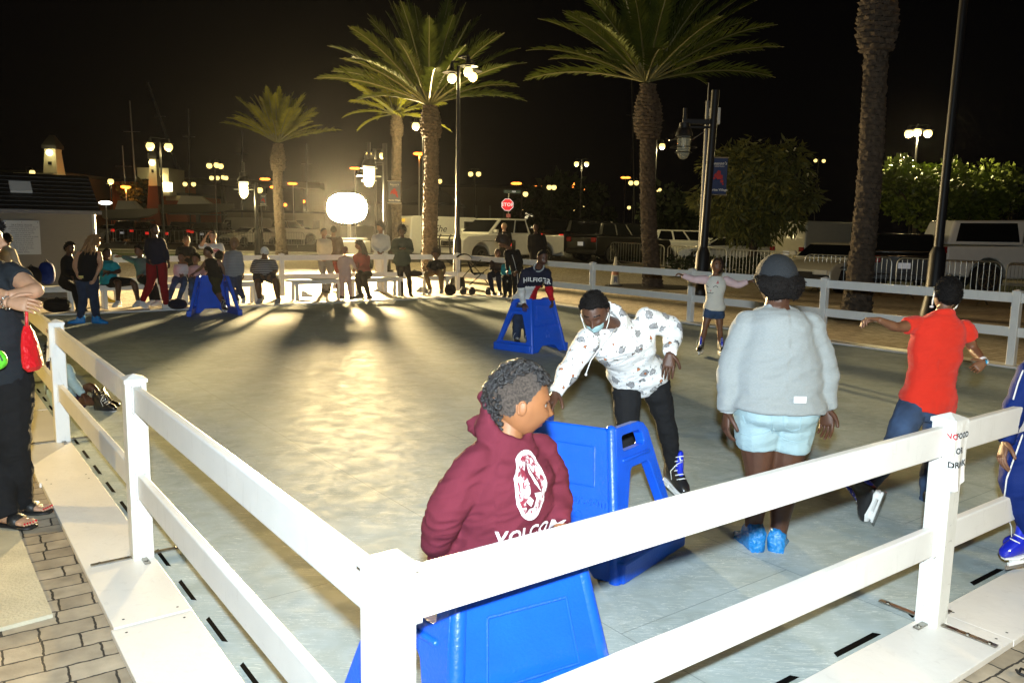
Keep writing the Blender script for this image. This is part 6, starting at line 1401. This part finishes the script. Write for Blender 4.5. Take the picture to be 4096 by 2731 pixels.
# --- girl sitting on the rink floor behind the left fence
fg = person('girl with long dark braids sitting on the rink floor behind the second left post', 7.5,
    'h 130 806; n 132 832; sl 118 846 .1; sr 152 846 -.1; el 112 882 .15; wl 120 915 .05; er 168 880 -.1; wr 190 905 -.15; hl 140 930 .12; hr 158 932 -.05; kl 208 884 .05; kr 196 920 -.15; al 236 922 .0; ar 232 925 -.2', sk_dark, denim_l, cloth('dark_purple', (.03, .015, .035)), face=(.9, -.4, 0), chest=(1, -.3, 0), hs=.21, g=.92, s=.86, res=.014, leg=.5, hair='long', wrk=.01, skate=(skated, skated), toes=dict(l=(1, -.1, .25), r=(1, -.3, .15)))
br_ = MB(); rnd = random.Random(2)
for i in range(34):
    a = fg['HM'] @ V((rnd.uniform(-.07, .07), rnd.uniform(-.08, .0), rnd.uniform(-.02, .05))); b = a+V((rnd.uniform(-.02, .10), rnd.uniform(-.1, .05), -rnd.uniform(.3, .5))); br_.tube([a, a.lerp(b, .5)+V((.03, -.03, .02)), b], [.008, .007, .004], 5)
mesh_obj(br_.mesh('braids', hairm), 'braids', mat('purple_braids', (.03, .012, .03), .45), fg['t'], fg['org'])
# --- woman with crossed arms at the left edge
wl_ = person('woman in black with bare crossed arms and sandals cut off by the left edge', 4.55,
    'h -42 545; n -40 600; sl -105 632; sr 28 632; el -100 700 -.10; wl 20 695 -.24; er 88 668 -.08; wr 18 678 -.22; hl -62 858; hr 8 862; kl -35 1010 .02; kr 20 1010; al 12 1188 -.08; ar 42 1158 .12', sk_tan, cloth('black_slate', (.018, .022, .027)), blackf,
    face=(.9, .3, 0), chest=(.95, -.15, 0), hs=.235, g=1.32, s=1.0, res=.0085, sleeve=.22, hem=-.16, wrk=.012, top_loose=.022, bot_loose=.032, hair='long', near=True, belly=.03, curl=.7, palm=dict(r=(0, .9, -.3), l=(0, .6, -.3)), handdir=dict(r=(-1, .1, 0), l=(1, .1, -.1)), side=(1, 1), eyes=False)
for a, d_, sd in ((wl_['al'], V((.92, -.18, 0)), -1), (wl_['ar'], V((.92, .10, 0)), -1)): shoe(wl_['t'], V((a.x, a.y, .105)), d_, 1.0, shoe_b, None, wl_['org'], sandal=sd, skin=sk_tan)
bd = MB(); w_, e_ = wl_['wl'], wl_['el']; d = (w_-e_).normalized(); nn1 = d.orthogonal().normalized(); nn2 = d.cross(nn1)
for i in range(22): a = 2*pi*i/22; bd.ball(w_-d*(.01+.006*sin(i*3))+(nn1*cos(a)+nn2*sin(a))*.033, .0062, 7, 5)
mesh_obj(bd.mesh('b', chrome), 'bracelet', chrome, wl_['t'], wl_['org'])
redb = mat('red_nylon', (.62, .008, .015), .45, bump=1, bscale=20)
c0 = at(68, 790, 4.35); t = wthing('handbag', V((c0.x, c0.y, .7)), 'bright red bag held against the hip of the woman in black', 'bag')
rs = []
for z, w, d_, ox in ((.10, .015, .02, -.01), (.06, .022, .05, -.005), (.0, .028, .07, .0), (-.08, .032, .085, .008), (-.12, .036, .08, .012), (-.145, .02, .05, .01)): rs.append([c0+V((ox+cos(a)*w, sin(a)*d_, z)) for a in [2*pi*i/14 for i in range(14)]])
MB().rings(rs).build('bag_body', redb, t); MB().tube([c0+V((-.01, 0, .09)), c0+V((-.02, .03, .2)), c0+V((-.06, .05, .28))], .008, 6).build('strap', redb, t)
c0 = at(-8, 826, 4.22); t = wthing('pouch', c0, 'lime green pouch with a black drawstring at the left edge', 'pouch')
MB().ball(c0, (.055, .04, .055), 16, 10).build('pouch_body', mat('lime_nylon', (.12, .65, .03), .5, bump=.8, bscale=30), t); MB().tube([c0+V((-.02, -.03, .055)), c0+V((.035, -.035, .045)), c0+V((.05, -.03, .0))], .004, 6).build('drawstring', blkp, t)
# --- boy in the tricolour sweatshirt pushing a skating aid
def tri(j, spine, X, Fd):
    P0, N0 = spine(0), spine(1); Uv = (N0-P0); L2 = Uv.length_squared
    def f(c):
        c_ = c; q = (c_-P0).dot(Uv)/L2; x = (c_-P0-Uv*q).dot(X)
        if c_.z > .93+ (x*.08): return 1
        if x > .045 and c_.z < .93+x*.08: return 2
        return 0
    return f
hf = person('boy in a navy, white and red sweatshirt leaning on a blue skating aid', 11.95,
    'h 1246 592 -.55; n 1237 614 -.48; sl 1208 624 -.40; sr 1256 626 -.42; el 1196 660 -.48; wl 1203 697 -.70; er 1260 660 -.50; wr 1268 690 -.66; hl 1190 690 .02; hr 1212 690 0; kl 1188 730 -.05; kr 1212 732 -.03; al 1186 776 .05; ar 1213 778 .05', sk_dark, [whitef, navyf, redf], denim_d,
    face=(.45, -.88, -.12), chest=(.15, -.9, -.3), hs=.215, g=1.02, s=.9, res=.013, wrk=.012, hem=-.08, top_loose=.022, bot_loose=.02, hair='short', region=tri, skate=(skated, skated), curl=.9, toes=dict(l=(.2, -1, 0), r=(.2, -1, 0)), fat=.1)
decal(hf, text_mesh('HILFIGER', .085, Matrix.Identity(4), whitef, bold=.003), (1232, 643), V((1, .1, .03)), V((0, -.3, 1)), whitef, 'chest_lettering', .006)
M2 = bmat(hf['n']+hf['SU']*.012, hf['X'], hf['CF'], hf['SU']); us = MB().tube([M2 @ V((cos(a)*.068, sin(a)*.066+.008, .004-.03*sin(a))) for a in [2*pi*x/20 for x in range(21)]], .012, 8); mesh_obj(us.mesh('u', greyf), 'collar', greyf, hf['objs']['top'], hf['org'])
# --- girl with the cat sweater
cg_ = person('girl with arms stretched out in a white cat-face sweater and denim shorts', 11.2,
    'h 1645 610; n 1644 633; sl 1622 642; sr 1666 643; el 1592 642; wl 1568 632 -.05; er 1694 655; wr 1718 647 -.05; hl 1631 708; hr 1650 709; kl 1620 748 -.03; kr 1653 750 -.03; al 1611 792; ar 1655 794', sk_brown, cloth('ivory', (.66, .64, .58)), denim, face=(.18, -.97, 0), chest=(0, -1, 0), hs=.205, g=.9, s=.84, res=.012, wrk=.005, hem=-.06, top_loose=.022, leg=.27, bot_loose=.018, hair='short', haircol=mat('dark_brown_hair', (.018, .009, .006), .55), skate=(skated, skb), toes=dict(l=(-.5, -.9, 0), r=(.1, -1, 0)), sleeves_mat=cloth('pale_pink', (.68, .50, .52)), curl=.7)
hp = MB().ball(cg_['HM'] @ V((-.085, -.06, .0)), (.05, .05, .10), 12, 8); rnd = random.Random(1)
for i in range(500):
    d = V((rnd.gauss(0, 1), rnd.gauss(0, 1), rnd.gauss(0, 1))).normalized(); p = cg_['HM'] @ V((-.085+d.x*.05, -.06+d.y*.05, d.z*.10)); a = (d+V((rnd.uniform(-.6, .6),)*3)).normalized()*.025; w = a.orthogonal().normalized()*.004; hp.add([p-w, p+w, p+a], [(0, 1, 2)])
brh = mat('dark_brown_hair', (.018, .009, .006), .6); mesh_obj(hp.mesh('h', brh, fix=False), 'ponytail', brh, cg_['t'], cg_['org'])
pk = mat('print_rose', (.55, .16, .17), .6); bk = mat('print_black', (.03, .03, .03), .7); oc = at(1641, 663, 10.9); ax, ay = V((1, 0, 0)), V((0, 0, 1))
def arc(cx, cy, r, a0, a1, w, n=8): return [(cx+(r+w)*cos(a0+(a1-a0)*i/n), cy+(r+w)*sin(a0+(a1-a0)*i/n)) for i in range(n+1)]+[(cx+(r-w)*cos(a1-(a1-a0)*i/n), cy+(r-w)*sin(a1-(a1-a0)*i/n)) for i in range(n+1)]
for s in (-1, 1): decal(cg_, arc(s*.062, -.012, .035, .4, pi-.4, .004), oc, ax, ay, bk, 'closed_eye', .005); decal(cg_, [(s*.085-.02, .055), (s*.085+.02, .055), (s*.095, .105)], oc, ax, ay, pk, 'cat_ear', .005); decal(cg_, arc(s*.018, -.062, .018, pi+.2, 2*pi-.2, .0035), oc, ax, ay, bk, 'mouth_line', .005)
decal(cg_, [(-.014, -.035), (.014, -.035), (0, -.052)], oc, ax, ay, pk, 'cat_nose', .006)
# ================================================================== people at the far side
sd = dict(res=.02, hs=.225)
FAR = [
 ('person in a cream sweater with a hair bun reaching down beside the shed', 16.3, 'h 16 549; n 13 563; sl 0 572; sr 28 576; el -8 600; wl -4 620 -.2; er 38 602; wr 56 630 -.1; hl -4 632; hr 12 634; kl -6 665; kr 12 668; al -8 705; ar 12 708', sk_dark, creamf, blackf, dict(face=(-.9, .2, -.3), hair='bun', shoes=shoe_b)),
 ('person all in black with bushy hair seated on the bench by the shed', 15.6, 'h 161 571; n 159 586; sl 148 596; sr 168 597 .15; el 146 622; wl 165 635 -.2; er 172 620; wr 172 636 -.2; hl 150 652; hr 158 652 .15; kl 172 664 -.35; kr 182 664 -.2; al 182 712 -.3; ar 192 710 -.2', sk_dark, blackf, blackf, dict(face=(.8, -.5, 0), hair='shag', shoes=shoe_b)),
 ('woman in a black sleeveless top and jeans with blue shoe covers, bending', 13.6, 'h 216 556 -.1; n 207 575 -.05; sl 183 583; sr 226 583; el 170 608; wl 176 628 -.1; er 232 608 -.05; wr 220 635 -.15; hl 188 636 .05; hr 210 637 .05; kl 192 682; kr 215 681; al 184 731; ar 222 731', sk_tan, blackf, denim_d, dict(face=(.5, .8, -.2), hair='long', haircol=mat('blond_hair', (.25, .14, .06), .5), g=1.12, sleeve=.0, hips=1.1, cover='shoe_cover', shoes=coverm, toes=dict(l=(-.9, -.3, 0), r=(1, -.1, 0)))),
 ('person in a teal shirt and black shorts with white sneakers, arms folded', 16.2, 'h 246 583; n 244 598; sl 236 608 .1; sr 262 608 -.1; el 236 630 .1; wl 256 625 -.25; er 276 624 -.1; wr 252 627 -.25; hl 246 648 .1; hr 254 648 -.1; kl 272 647 -.30; kr 308 647 -.15; al 271 692 -.25; ar 317 692 -.1', sk_dark, tealf, blackf, dict(face=(.7, -.6, 0), hair='short', g=1.2, leg=.5, sleeve=.35, shoes=shoe_w, toes=dict(l=(0, -1, 0), r=(0, -1, 0)))),
 ('seated person in a grey jacket over a lime top with one arm stretched out', 16.7, 'h 319 577; n 322 592; sl 308 600; sr 337 600; el 294 594; wl 281 590; er 345 625; wr 328 630 -.15; hl 326 640; hr 340 640; kl 338 648 -.4; kr 352 650 -.4; al 350 690 -.35; ar 364 690 -.35', sk_brown, cloth('grey_green', (.10, .14, .13)), blackf, dict(face=(-.3, -.8, 0), hair='shag', shoes=shoe_w)),
 ('person in red trousers with a black side stripe and white shoes, walking', 16.05, 'h 354 528; n 355 546; sl 342 553; sr 369 553; el 338 577; wl 344 597 -.1; er 381 578; wr 386 598 -.05; hl 350 602; hr 369 602; kl 347 648; kr 375 650; al 327 690 .1; ar 382 700', sk_dark, navyf, cloth('crimson', (.20, .008, .014)), dict(face=(.9, -.3, 0), hair='short', g=1.12, s=1.05, shoes=shoe_w, toes=dict(l=(1, -.2, -.6), r=(1, -.1, 0)))),
 ('man in dark clothes with a shaved head behind the seated children', 18.2, 'h 428 552; n 427 566; sl 412 572; sr 442 572; el 407 594; wl 420 600 -.15; er 447 592; wr 433 590 -.2; hl 420 608; hr 436 608; kl 420 636; kr 436 636; al 420 668; ar 436 668', sk_brown, blackf, blackf, dict(face=(.1, -1, 0), hair='fade', shoes=shoe_b, g=1.05)),
 ('small child in white with a pale hat seated left of the pink-shirt girl', 16.6, 'h 417 592; n 415 606; sl 405 611; sr 426 611; el 402 625; wl 412 630 -.12; er 428 625; wr 420 630 -.12; hl 407 640; hr 419 640; kl 400 650 -.28; kr 424 650 -.28; al 388 688 -.2; ar 410 688 -.2', sk_brown, cloth('off_white', (.6, .55, .55)), denim, dict(face=(.1, -1, 0), hair='short', s=.8, hs=.2, shoes=shoe_w)),
 ('girl in a pale pink shirt seated behind the far skating aid', 16.9, 'h 449 595; n 449 609; sl 438 615; sr 462 615; el 436 632; wl 446 636 -.15; er 466 630; wr 474 624 -.2; hl 443 640; hr 456 640; kl 440 650 -.3; kr 460 650 -.3; al 440 690 -.25; ar 460 690 -.25', sk_brown, pinkf, denim, dict(face=(0, -1, 0), hair='shag', s=.85, hs=.21, shoes=shoe_w)),
 ('woman in a white shirt with a red ring print shading her forehead', 18.0, 'h 489 543; n 490 559; sl 474 564; sr 507 564; el 461 566 -.1; wl 474 541 -.2; er 513 585; wr 511 604 -.05; hl 480 606; hr 500 606; kl 480 634; kr 500 634; al 480 668; ar 500 668', sk_tan, whitef, blackf, dict(face=(-.1, -1, 0), hair='bun', sleeve=.35, g=1.05, haircol=mat('brown_hair', (.035, .018, .012), .6), handdir=dict(l=(.5, 0, .6)))),
 ('boy in a black vest leaning over the far blue skating aid', 15.4, 'h 478 579; n 484 593; sl 474 600; sr 502 599; el 462 616 -.1; wl 444 628 -.2; er 512 614; wr 516 632; hl 488 634; hr 502 635; kl 500 664 -.1; kr 494 664 .1; al 512 696 .05; ar 514 702 -.05', sk_brown, blackf, cloth('dark_olive', (.03, .03, .015)), dict(face=(-.8, -.5, -.1), hair='short', s=.82, hs=.205, sleeve=.0, leg=.6, skate=(skated, skated), toes=dict(l=(.4, -.8, -.4), r=(.6, -.6, 0)))),
 ('dark-haired child hidden between the boy in the vest and the girl in grey', 16.9, 'h 504 590; n 505 603; sl 495 609; sr 515 609; el 493 622; wl 498 632 -.1; er 517 622; wr 512 632 -.1; hl 498 634; hr 510 634; kl 496 645 -.25; kr 512 645 -.25; al 496 680 -.2; ar 512 680 -.2', sk_brown, navyf, blackf, dict(face=(0, 1, 0), hair='shag', s=.8, hs=.2, shoes=shoe_b)),
 ('girl in a grey striped top and jeans with a puffy ponytail', 15.8, 'h 538 561; n 537 575; sl 523 582; sr 550 582; el 517 606; wl 517 630; er 555 606; wr 558 628; hl 528 630; hr 545 630; kl 529 660; kr 548 659; al 546 692; ar 560 686', sk_brown, stripe_g, denim_d, dict(face=(.2, -1, 0), hair='shag', s=.86, hs=.205, shoes=shoe_w, haircol=mat('sandy_hair', (.22, .13, .06), .7))),
 ('heavy man in a striped shirt and white cap seated on the bench', 17.2, 'h 608 580; n 608 594; sl 588 602; sr 627 602; el 580 622; wl 597 632 -.25; er 635 622; wr 622 632 -.25; hl 596 634; hr 620 634; kl 592 646 -.42; kr 634 646 -.42; al 597 687 -.35; ar 639 687 -.35', sk_dark, stripe_m, navyf, dict(face=(0, -1, 0), hair='fade', g=1.5, sleeve=.4, leg=.52, belly=.08, shoes=mat('grey_sneaker', (.3, .3, .3), .7), cap=(mat('cap_white', (.7, .7, .68), .8), 1))),
 ('person in a pale jacket standing behind the bench near the floodlight', 21.2, 'h 744 534; n 744 548; sl 734 553; sr 756 554; el 731 574; wl 736 590 -.1; er 760 575; wr 752 590 -.1; hl 738 596; hr 752 596; kl 742 630 -.1; kr 762 624 -.2; al 744 664; ar 750 668 -.2', sk_brown, creamf, mat('fabric_grey_trousers', (.15, .15, .16), .9), dict(face=(.7, -.5, 0), hair='short', shoes=shoe_b)),
 ('person in a dark coat right behind the one in the pale jacket', 21.7, 'h 766 529; n 766 544; sl 754 549; sr 781 549; el 752 572; wl 758 592; er 787 573; wr 780 594; hl 760 596; hr 776 596; kl 758 628; kr 776 628; al 757 660; ar 776 662', sk_brown, cloth('dark_brown', (.04, .025, .02)), cloth('maroon_trousers', (.10, .02, .02)), dict(face=(-.2, 1, 0), hair='short', shoes=shoe_b)),
 ('small child in a pink outfit standing in front of the bench', 18.9, 'h 793 576; n 793 588; sl 782 594; sr 804 594; el 778 609; wl 781 622; er 811 606 -.05; wr 817 618 -.12; hl 786 630; hr 800 630; kl 786 656; kr 802 656; al 785 680; ar 806 682', sk_tan, cloth('rose', (.62, .42, .36)), cloth('rose', (.62, .42, .36)), dict(face=(.4, .9, 0), hair='short', s=.72, hs=.195, hem=-.2, shoes=shoe_b, haircol=mat('rust_cap', (.12, .03, .03), .8))),
 ('woman with very long hair and a rust top seated on the bench', 19.6, 'h 825 563; n 828 580; sl 816 589; sr 844 590; el 818 609 -.15; wl 814 618 -.32; er 844 612; wr 820 616 -.32; hl 830 628; hr 846 630; kl 820 637 -.42; kr 836 637 -.4; al 829 676 -.32; ar 848 682 -.25', sk_brown, brownf, blackf, dict(face=(-.9, -.3, -.2), hair='long', shoes=shoe_b, haircol=mat('brown_hair', (.035, .018, .012), .6), toes=dict(l=(-1, -.4, 0), r=(-1, -.4, 0)))),
 ('person in a pale denim jacket and white trousers facing the crowd', 21.8, 'h 873 522; n 874 537; sl 860 543; sr 889 544; el 856 567; wl 868 579 -.2; er 894 569; wr 880 579 -.2; hl 867 590; hr 883 590; kl 870 626; kr 880 626; al 870 662; ar 881 662', sk_brown, cloth('pale_denim_jacket', (.38, .42, .46)), whitef, dict(face=(-.5, -.6, -.2), hair='afro', shoes=shoe_w, g=1.1)),
 ('girl with an afro in a dark green hoodie and black leggings', 20.5, 'h 923 531; n 923 546; sl 909 553; sr 938 553; el 904 576; wl 918 571 -.22; er 945 576; wr 930 571 -.22; hl 916 600; hr 931 600; kl 920 635; kr 939 635; al 923 674; ar 943 674', sk_dark, greenf, blackf, dict(face=(0, -1, -.2), hair='afro', g=1.08, hem=-.2, bot_loose=.004, shoes=shoe_b, sole=shoe_w, top_loose=.04, toes=dict(l=(-.2, -1, 0), r=(.3, -1, 0)))),
 ('curly-haired kid in a black shirt and khaki trousers seated on the last bench', 20.3, 'h 1001 584; n 1001 597; sl 989 603; sr 1014 603; el 981 618 -.15; wl 994 622 -.35; er 1022 620 -.1; wr 1018 634 -.3; hl 992 626; hr 1008 626; kl 978 630 -.42; kr 1012 627 -.42; al 989 665 -.3; ar 1014 665 -.3', sk_brown, blackf, khaki, dict(face=(0, -1, -.3), hair='afro', haircol=mat('brown_hair', (.035, .018, .012), .6), s=.9, sleeve=.4, shoes=mat('grey_sneaker', (.3, .3, .3), .7))),
 ('seated person in ripped dark jeans behind the fence beside the stroller', 20.6, 'h 1143 582; n 1143 596; sl 1131 602; sr 1154 602; el 1128 618; wl 1136 622 -.2; er 1157 618; wr 1148 622 -.2; hl 1136 628; hr 1150 628; kl 1124 632 -.4; kr 1144 632 -.4; al 1132 668 -.3; ar 1148 668 -.3', sk_brown, cloth('dark_brown', (.04, .025, .02)), navyf, dict(face=(.3, -1, -.2), hair='short', shoes=shoe_b)),
 ('child in teal with a face mask sitting left of the track-suit woman', 19.9, 'h 1165 592; n 1166 606; sl 1156 611; sr 1177 611; el 1154 626; wl 1160 634 -.15; er 1180 626; wr 1174 634 -.15; hl 1160 636; hr 1173 636; kl 1158 640 -.28; kr 1172 640 -.28; al 1160 676 -.2; ar 1172 676 -.2', sk_brown, tealf, blackf, dict(face=(-.3, -1, 0), hair='short', s=.8, hs=.205, shoes=shoe_b)),
 ('woman with a big backlit afro in a black track suit with white stripes', 18.9, 'h 1155 558 -.1; n 1170 572; sl 1163 580 -.1; sr 1188 578 .1; el 1166 603 -.15; wl 1165 622 -.3; er 1198 604; wr 1186 622 -.2; hl 1184 626 .1; hr 1199 626 .15; kl 1184 655; kr 1200 655; al 1184 684; ar 1201 684', sk_brown, blackf, blackf, dict(face=(-.9, -.3, -.4), chest=(-.9, -.3, -.2), hair='bigafro', haircol=mat('brown_hair', (.035, .018, .012), .6), shoes=shoe_b)),
 ('blond man in dark clothes standing by the parked cars', 27, 'h 1158 520; n 1158 532; sl 1147 537; sr 1170 537; el 1144 555; wl 1150 568; er 1173 555; wr 1168 568; hl 1152 572; hr 1165 572; kl 1152 600; kr 1165 600; al 1152 628; ar 1165 628', sk_tan, blackf, blackf, dict(face=(-.6, -.5, 0), hair='short', haircol=mat('blond_grey_hair', (.4, .3, .18), .6), shoes=shoe_b)),
 ('man in black standing between the track-suit woman and the tricolour boy', 23.2, 'h 1230 523; n 1231 537; sl 1218 543; sr 1248 543; el 1215 565; wl 1219 585; er 1253 565; wr 1249 586; hl 1225 588; hr 1241 588; kl 1225 620; kr 1241 620; al 1225 652; ar 1241 652', sk_dark, blackf, blackf, dict(face=(.2, -1, 0), hair='fade', shoes=shoe_b, g=1.1)),
]
for lab, Y, js, sk_, tp, bt_, kw in FAR:
    kw2 = dict(res=.02, hs=.225, wrk=.006); kw2.update(kw); jj = person(lab, Y, js, sk_, tp, bt_, **kw2)
    if 'ring print' in lab:
        oo = at(493, 577, 17.8); decal(jj, oval(.075, .05, 1, 20), oo, V((1, 0, 0)), V((0, 0, 1)), redf, 'print_ring', .004); decal(jj, oval(.062, .038, 1, 20), oo, V((1, 0, 0)), V((0, 0, 1)), whitef, 'print_field', .007); decal(jj, text_mesh('MK', .06, Matrix.Identity(4), redf, bold=.003), oo, V((1, 0, 0)), V((0, 0, 1)), redf, 'print_lettering', .010)
    if 'very long hair' in lab:
        hm = MB()
        for i in range(60):
            a = jj['HM'] @ V((random.uniform(-.09, .09), random.uniform(-.11, -.02), random.uniform(-.05, .06))); b = a+V((random.uniform(0, .12), random.uniform(-.05, .1), -random.uniform(.3, .55))); hm.tube([a, a.lerp(b, .5)+V((.02, 0, 0)), b], [.018, .02, .005], 5)
        mesh_obj(hm.mesh('h', hairm), 'long_hair', mat('brown_hair', (.035, .018, .012), .6), jj['t'], jj['org'])
    if 'bending' in lab:
        hm = MB()
        for i in range(40):
            a = jj['HM'] @ V((random.uniform(-.08, .08), random.uniform(-.10, -.02), random.uniform(-.02, .08))); b = a+V((random.uniform(-.12, .02), random.uniform(-.1, .0), -random.uniform(.12, .22))); hm.tube([a, a.lerp(b, .5), b], [.016, .018, .005], 5)
        mesh_obj(hm.mesh('h', hairm), 'hair_lengths', mat('blond_hair', (.25, .14, .06), .5), jj['t'], jj['org'])
        pz = at(186, 636, 13.42); pt = thing('phone', pz, 0, 'yellow phone in the back pocket of the woman in jeans', 'phone'); MB().box((0, 0, 0), (.075, .012, .04)).build('case', mat('phone_yellow', (.65, .6, .2), .5), pt, bevel=.003)
    if 'track suit with' in lab: seamline(jj, [(1176, 585), (1181, 600), (1187, 625)], 'top', .007, .004, whitef, 'stripe'); seamline(jj, [(1188, 628), (1189, 650), (1189, 680)], 'bot', .007, .004, whitef, 'stripe')
    if 'side stripe' in lab: seamline(jj, [(360, 610), (364, 645), (372, 690)], 'bot', .014, .003, blackf, 'side_stripe')
# ---- stroller behind the corner
t = wthing('stroller', xb(1106, 21.2), 'black folding stroller parked behind the fence corner', 'stroller'); Ys = 21.2
q = lambda x, y, d=0: at(x, y, Ys+d)
fr_ = MB()
for d in (-.22, .22): fr_.tube([q(1060, 640, d), q(1085, 612, d), q(1112, 592, d), q(1124, 586, d)], .013, 6).tube([q(1124, 655, d), q(1098, 622, d), q(1075, 600, d)], .013, 6).tube([q(1078, 655, d), q(1110, 625, d), q(1132, 610, d)], .013, 6)
fr_.tube([q(1124, 586, -.22), q(1124, 586, .22)], .014, 6).build('frame', blkp, t)
MB().rings([[q(1073, 600, -.2), q(1073, 600, .2), q(1078, 604, .2), q(1078, 604, -.2)], [q(1082, 626, -.2), q(1082, 626, .2), q(1090, 632, .2), q(1090, 632, -.2)], [q(1110, 632, -.2), q(1110, 632, .2), q(1112, 626, .2), q(1112, 626, -.2)]]).build('seat', blackf, t, smooth=False)
MB().rings([[q(1065+20*cos(a), 598-16*sin(a), d) for d in (-.22, .22)]+[q(1067+17*cos(a), 598-13*sin(a), d) for d in (.22, -.22)] for a in [i*.35+.2 for i in range(8)]]).build('canopy', blackf, t, smooth=False)
for x, y in ((1064, 662), (1084, 664), (1122, 664)):
    for d in (-.24, .24): c = q(x, y, d); c.z = .09; M = Matrix.Translation(c) @ Matrix.Rotation(pi/2, 4, 'X'); w = MB().lathe([(.055, -.02), (.085, -.02), (.09, 0), (.085, .02), (.055, .02)], 16, M, True).build('wheel', tyre, t)
# ---- bags and shoes lying about
def bag(lab, px, py, Y, sx, sy, sz, m, name='backpack', z0=None):
    p = at(px, py, Y); z = z0 if z0 is not None else p.z; t = wthing(name, V((p.x, Y, z)), lab, 'bag' if name != 'sneakers' else 'shoes')
    b = MB(); b.ball(V((p.x, Y, z+sz*.48)), (sx/2, sy/2, sz/2), 18, 12, fn=lambda d: V((abs(d.x)**.75*(1 if d.x > 0 else -1), abs(d.y)**.75*(1 if d.y > 0 else -1), abs(d.z)**.8*(1 if d.z > 0 else -1)))*(1+.05*noise.noise(d*3)))
    b.build('bag_body', m, t); MB().ball(V((p.x, Y-sy*.42, z+sz*.32)), (sx*.36, sy*.2, sz*.24), 12, 8).build('pocket', m, t)
    MB().tube([V((p.x-.05, Y, z+sz*.92)), V((p.x, Y, z+sz*1.08)), V((p.x+.05, Y, z+sz*.92))], .012, 6).build('handle', blkp, t); return t
bag('royal blue backpack standing on the bench by the shed', 110, 664, 15.9, .30, .2, .44, royal, z0=.50)
bag('black furry bag on the bench under the reaching arm', 74, 650, 15.6, .34, .25, .36, blackf, z0=.50)
bag('black duffel on the ground below the bench at the left', 132, 706, 15.5, .5, .3, .26, blackf, z0=0)
bag('dark blue bag on the ground under the seated children', 408, 700, 16.0, .36, .22, .2, navyf, z0=.04)
bag('small black bag beside the corner post of the far fence', 1034, 672, 20.9, .3, .22, .28, blackf, z0=0)
bag('dark bag lying on the bench right of the girl with the afro', 952, 640, 20.6, .4, .25, .15, blackf, z0=.48)
def loose_shoe(lab, px, py, m, ang, nm='sneaker'):
    p = gnd(px, py, .03); t = thing(nm, (p.x, p.y, 0), 0, lab, 'shoe'); shoe(t, V((p.x, p.y, .14)), V((cos(ang), sin(ang), 0)), 1.0, m, MATS['holder_white'], V((p.x, p.y, 0))); return t
gs_ = mat('grey_sneaker', (.3, .3, .3), .7)
for i, (px, py, m, an, w) in enumerate(((966, 672, gs_, 2.2, 'grey sneaker lying left of the curly-haired kid'), (978, 674, gs_, -1.2, 'grey sneaker in front of the short bench, right one of a pair'), (604, 692, gs_, -1.4, 'grey shoe between the feet of the striped man'), (246, 697, mat('yellow_rubber', (.6, .4, .02), .5), 0, 'yellow shoe on the ground behind the woman in jeans'), (700, 683, shoe_w, .3, 'white shoe under the middle bench'), (770, 664, shoe_w, .8, 'white sneaker under the bench near the floodlight'))): loose_shoe(w, px, py, m, an)
# fallen leaves on the pavers
lfm = mat('dry_leaf', (.16, .03, .015), .6)
for px, py, w in ((10, 1432, 'dry red leaf on the pavers at the left edge'), (98, 1112, 'tiny red leaf on the paver strip beside the white boards')):
    p = gnd(px, py, .004); t = MB().add([p+V((-.045, 0, 0)), p+V((-.01, -.012, .006)), p+V((.04, .0, .003)), p+V((-.005, .014, .008))], [(0, 1, 2, 3)]).build('fallen_leaf', lfm, off=p, smooth=False); t.location = p; tag(t, w, 'leaf')
GLOW_DENSITY = .000048
# ================================================================== added thin even volume, no real mist: stands in for lens glow round the floodlight
hz = bpy.data.materials.new('glow_volume'); hz.use_nodes = True; nt_ = hz.node_tree; nt_.nodes.clear()
vo_ = nt_.nodes.new('ShaderNodeVolumePrincipled'); vo_.inputs['Density'].default_value = GLOW_DENSITY; vo_.inputs['Color'].default_value = (.9, .9, .9, 1); vo_.inputs['Anisotropy'].default_value = .89
mo_ = nt_.nodes.new('ShaderNodeOutputMaterial'); nt_.links.new(vo_.outputs[0], mo_.inputs['Volume'])
hb = MB().box((0, 80, 12), (420, 220, 27)).build('glow_volume', hz, smooth=False); tag(hb, kind='stuff')
for o in bpy.data.objects:
    if '_w' in o: del o['_w']
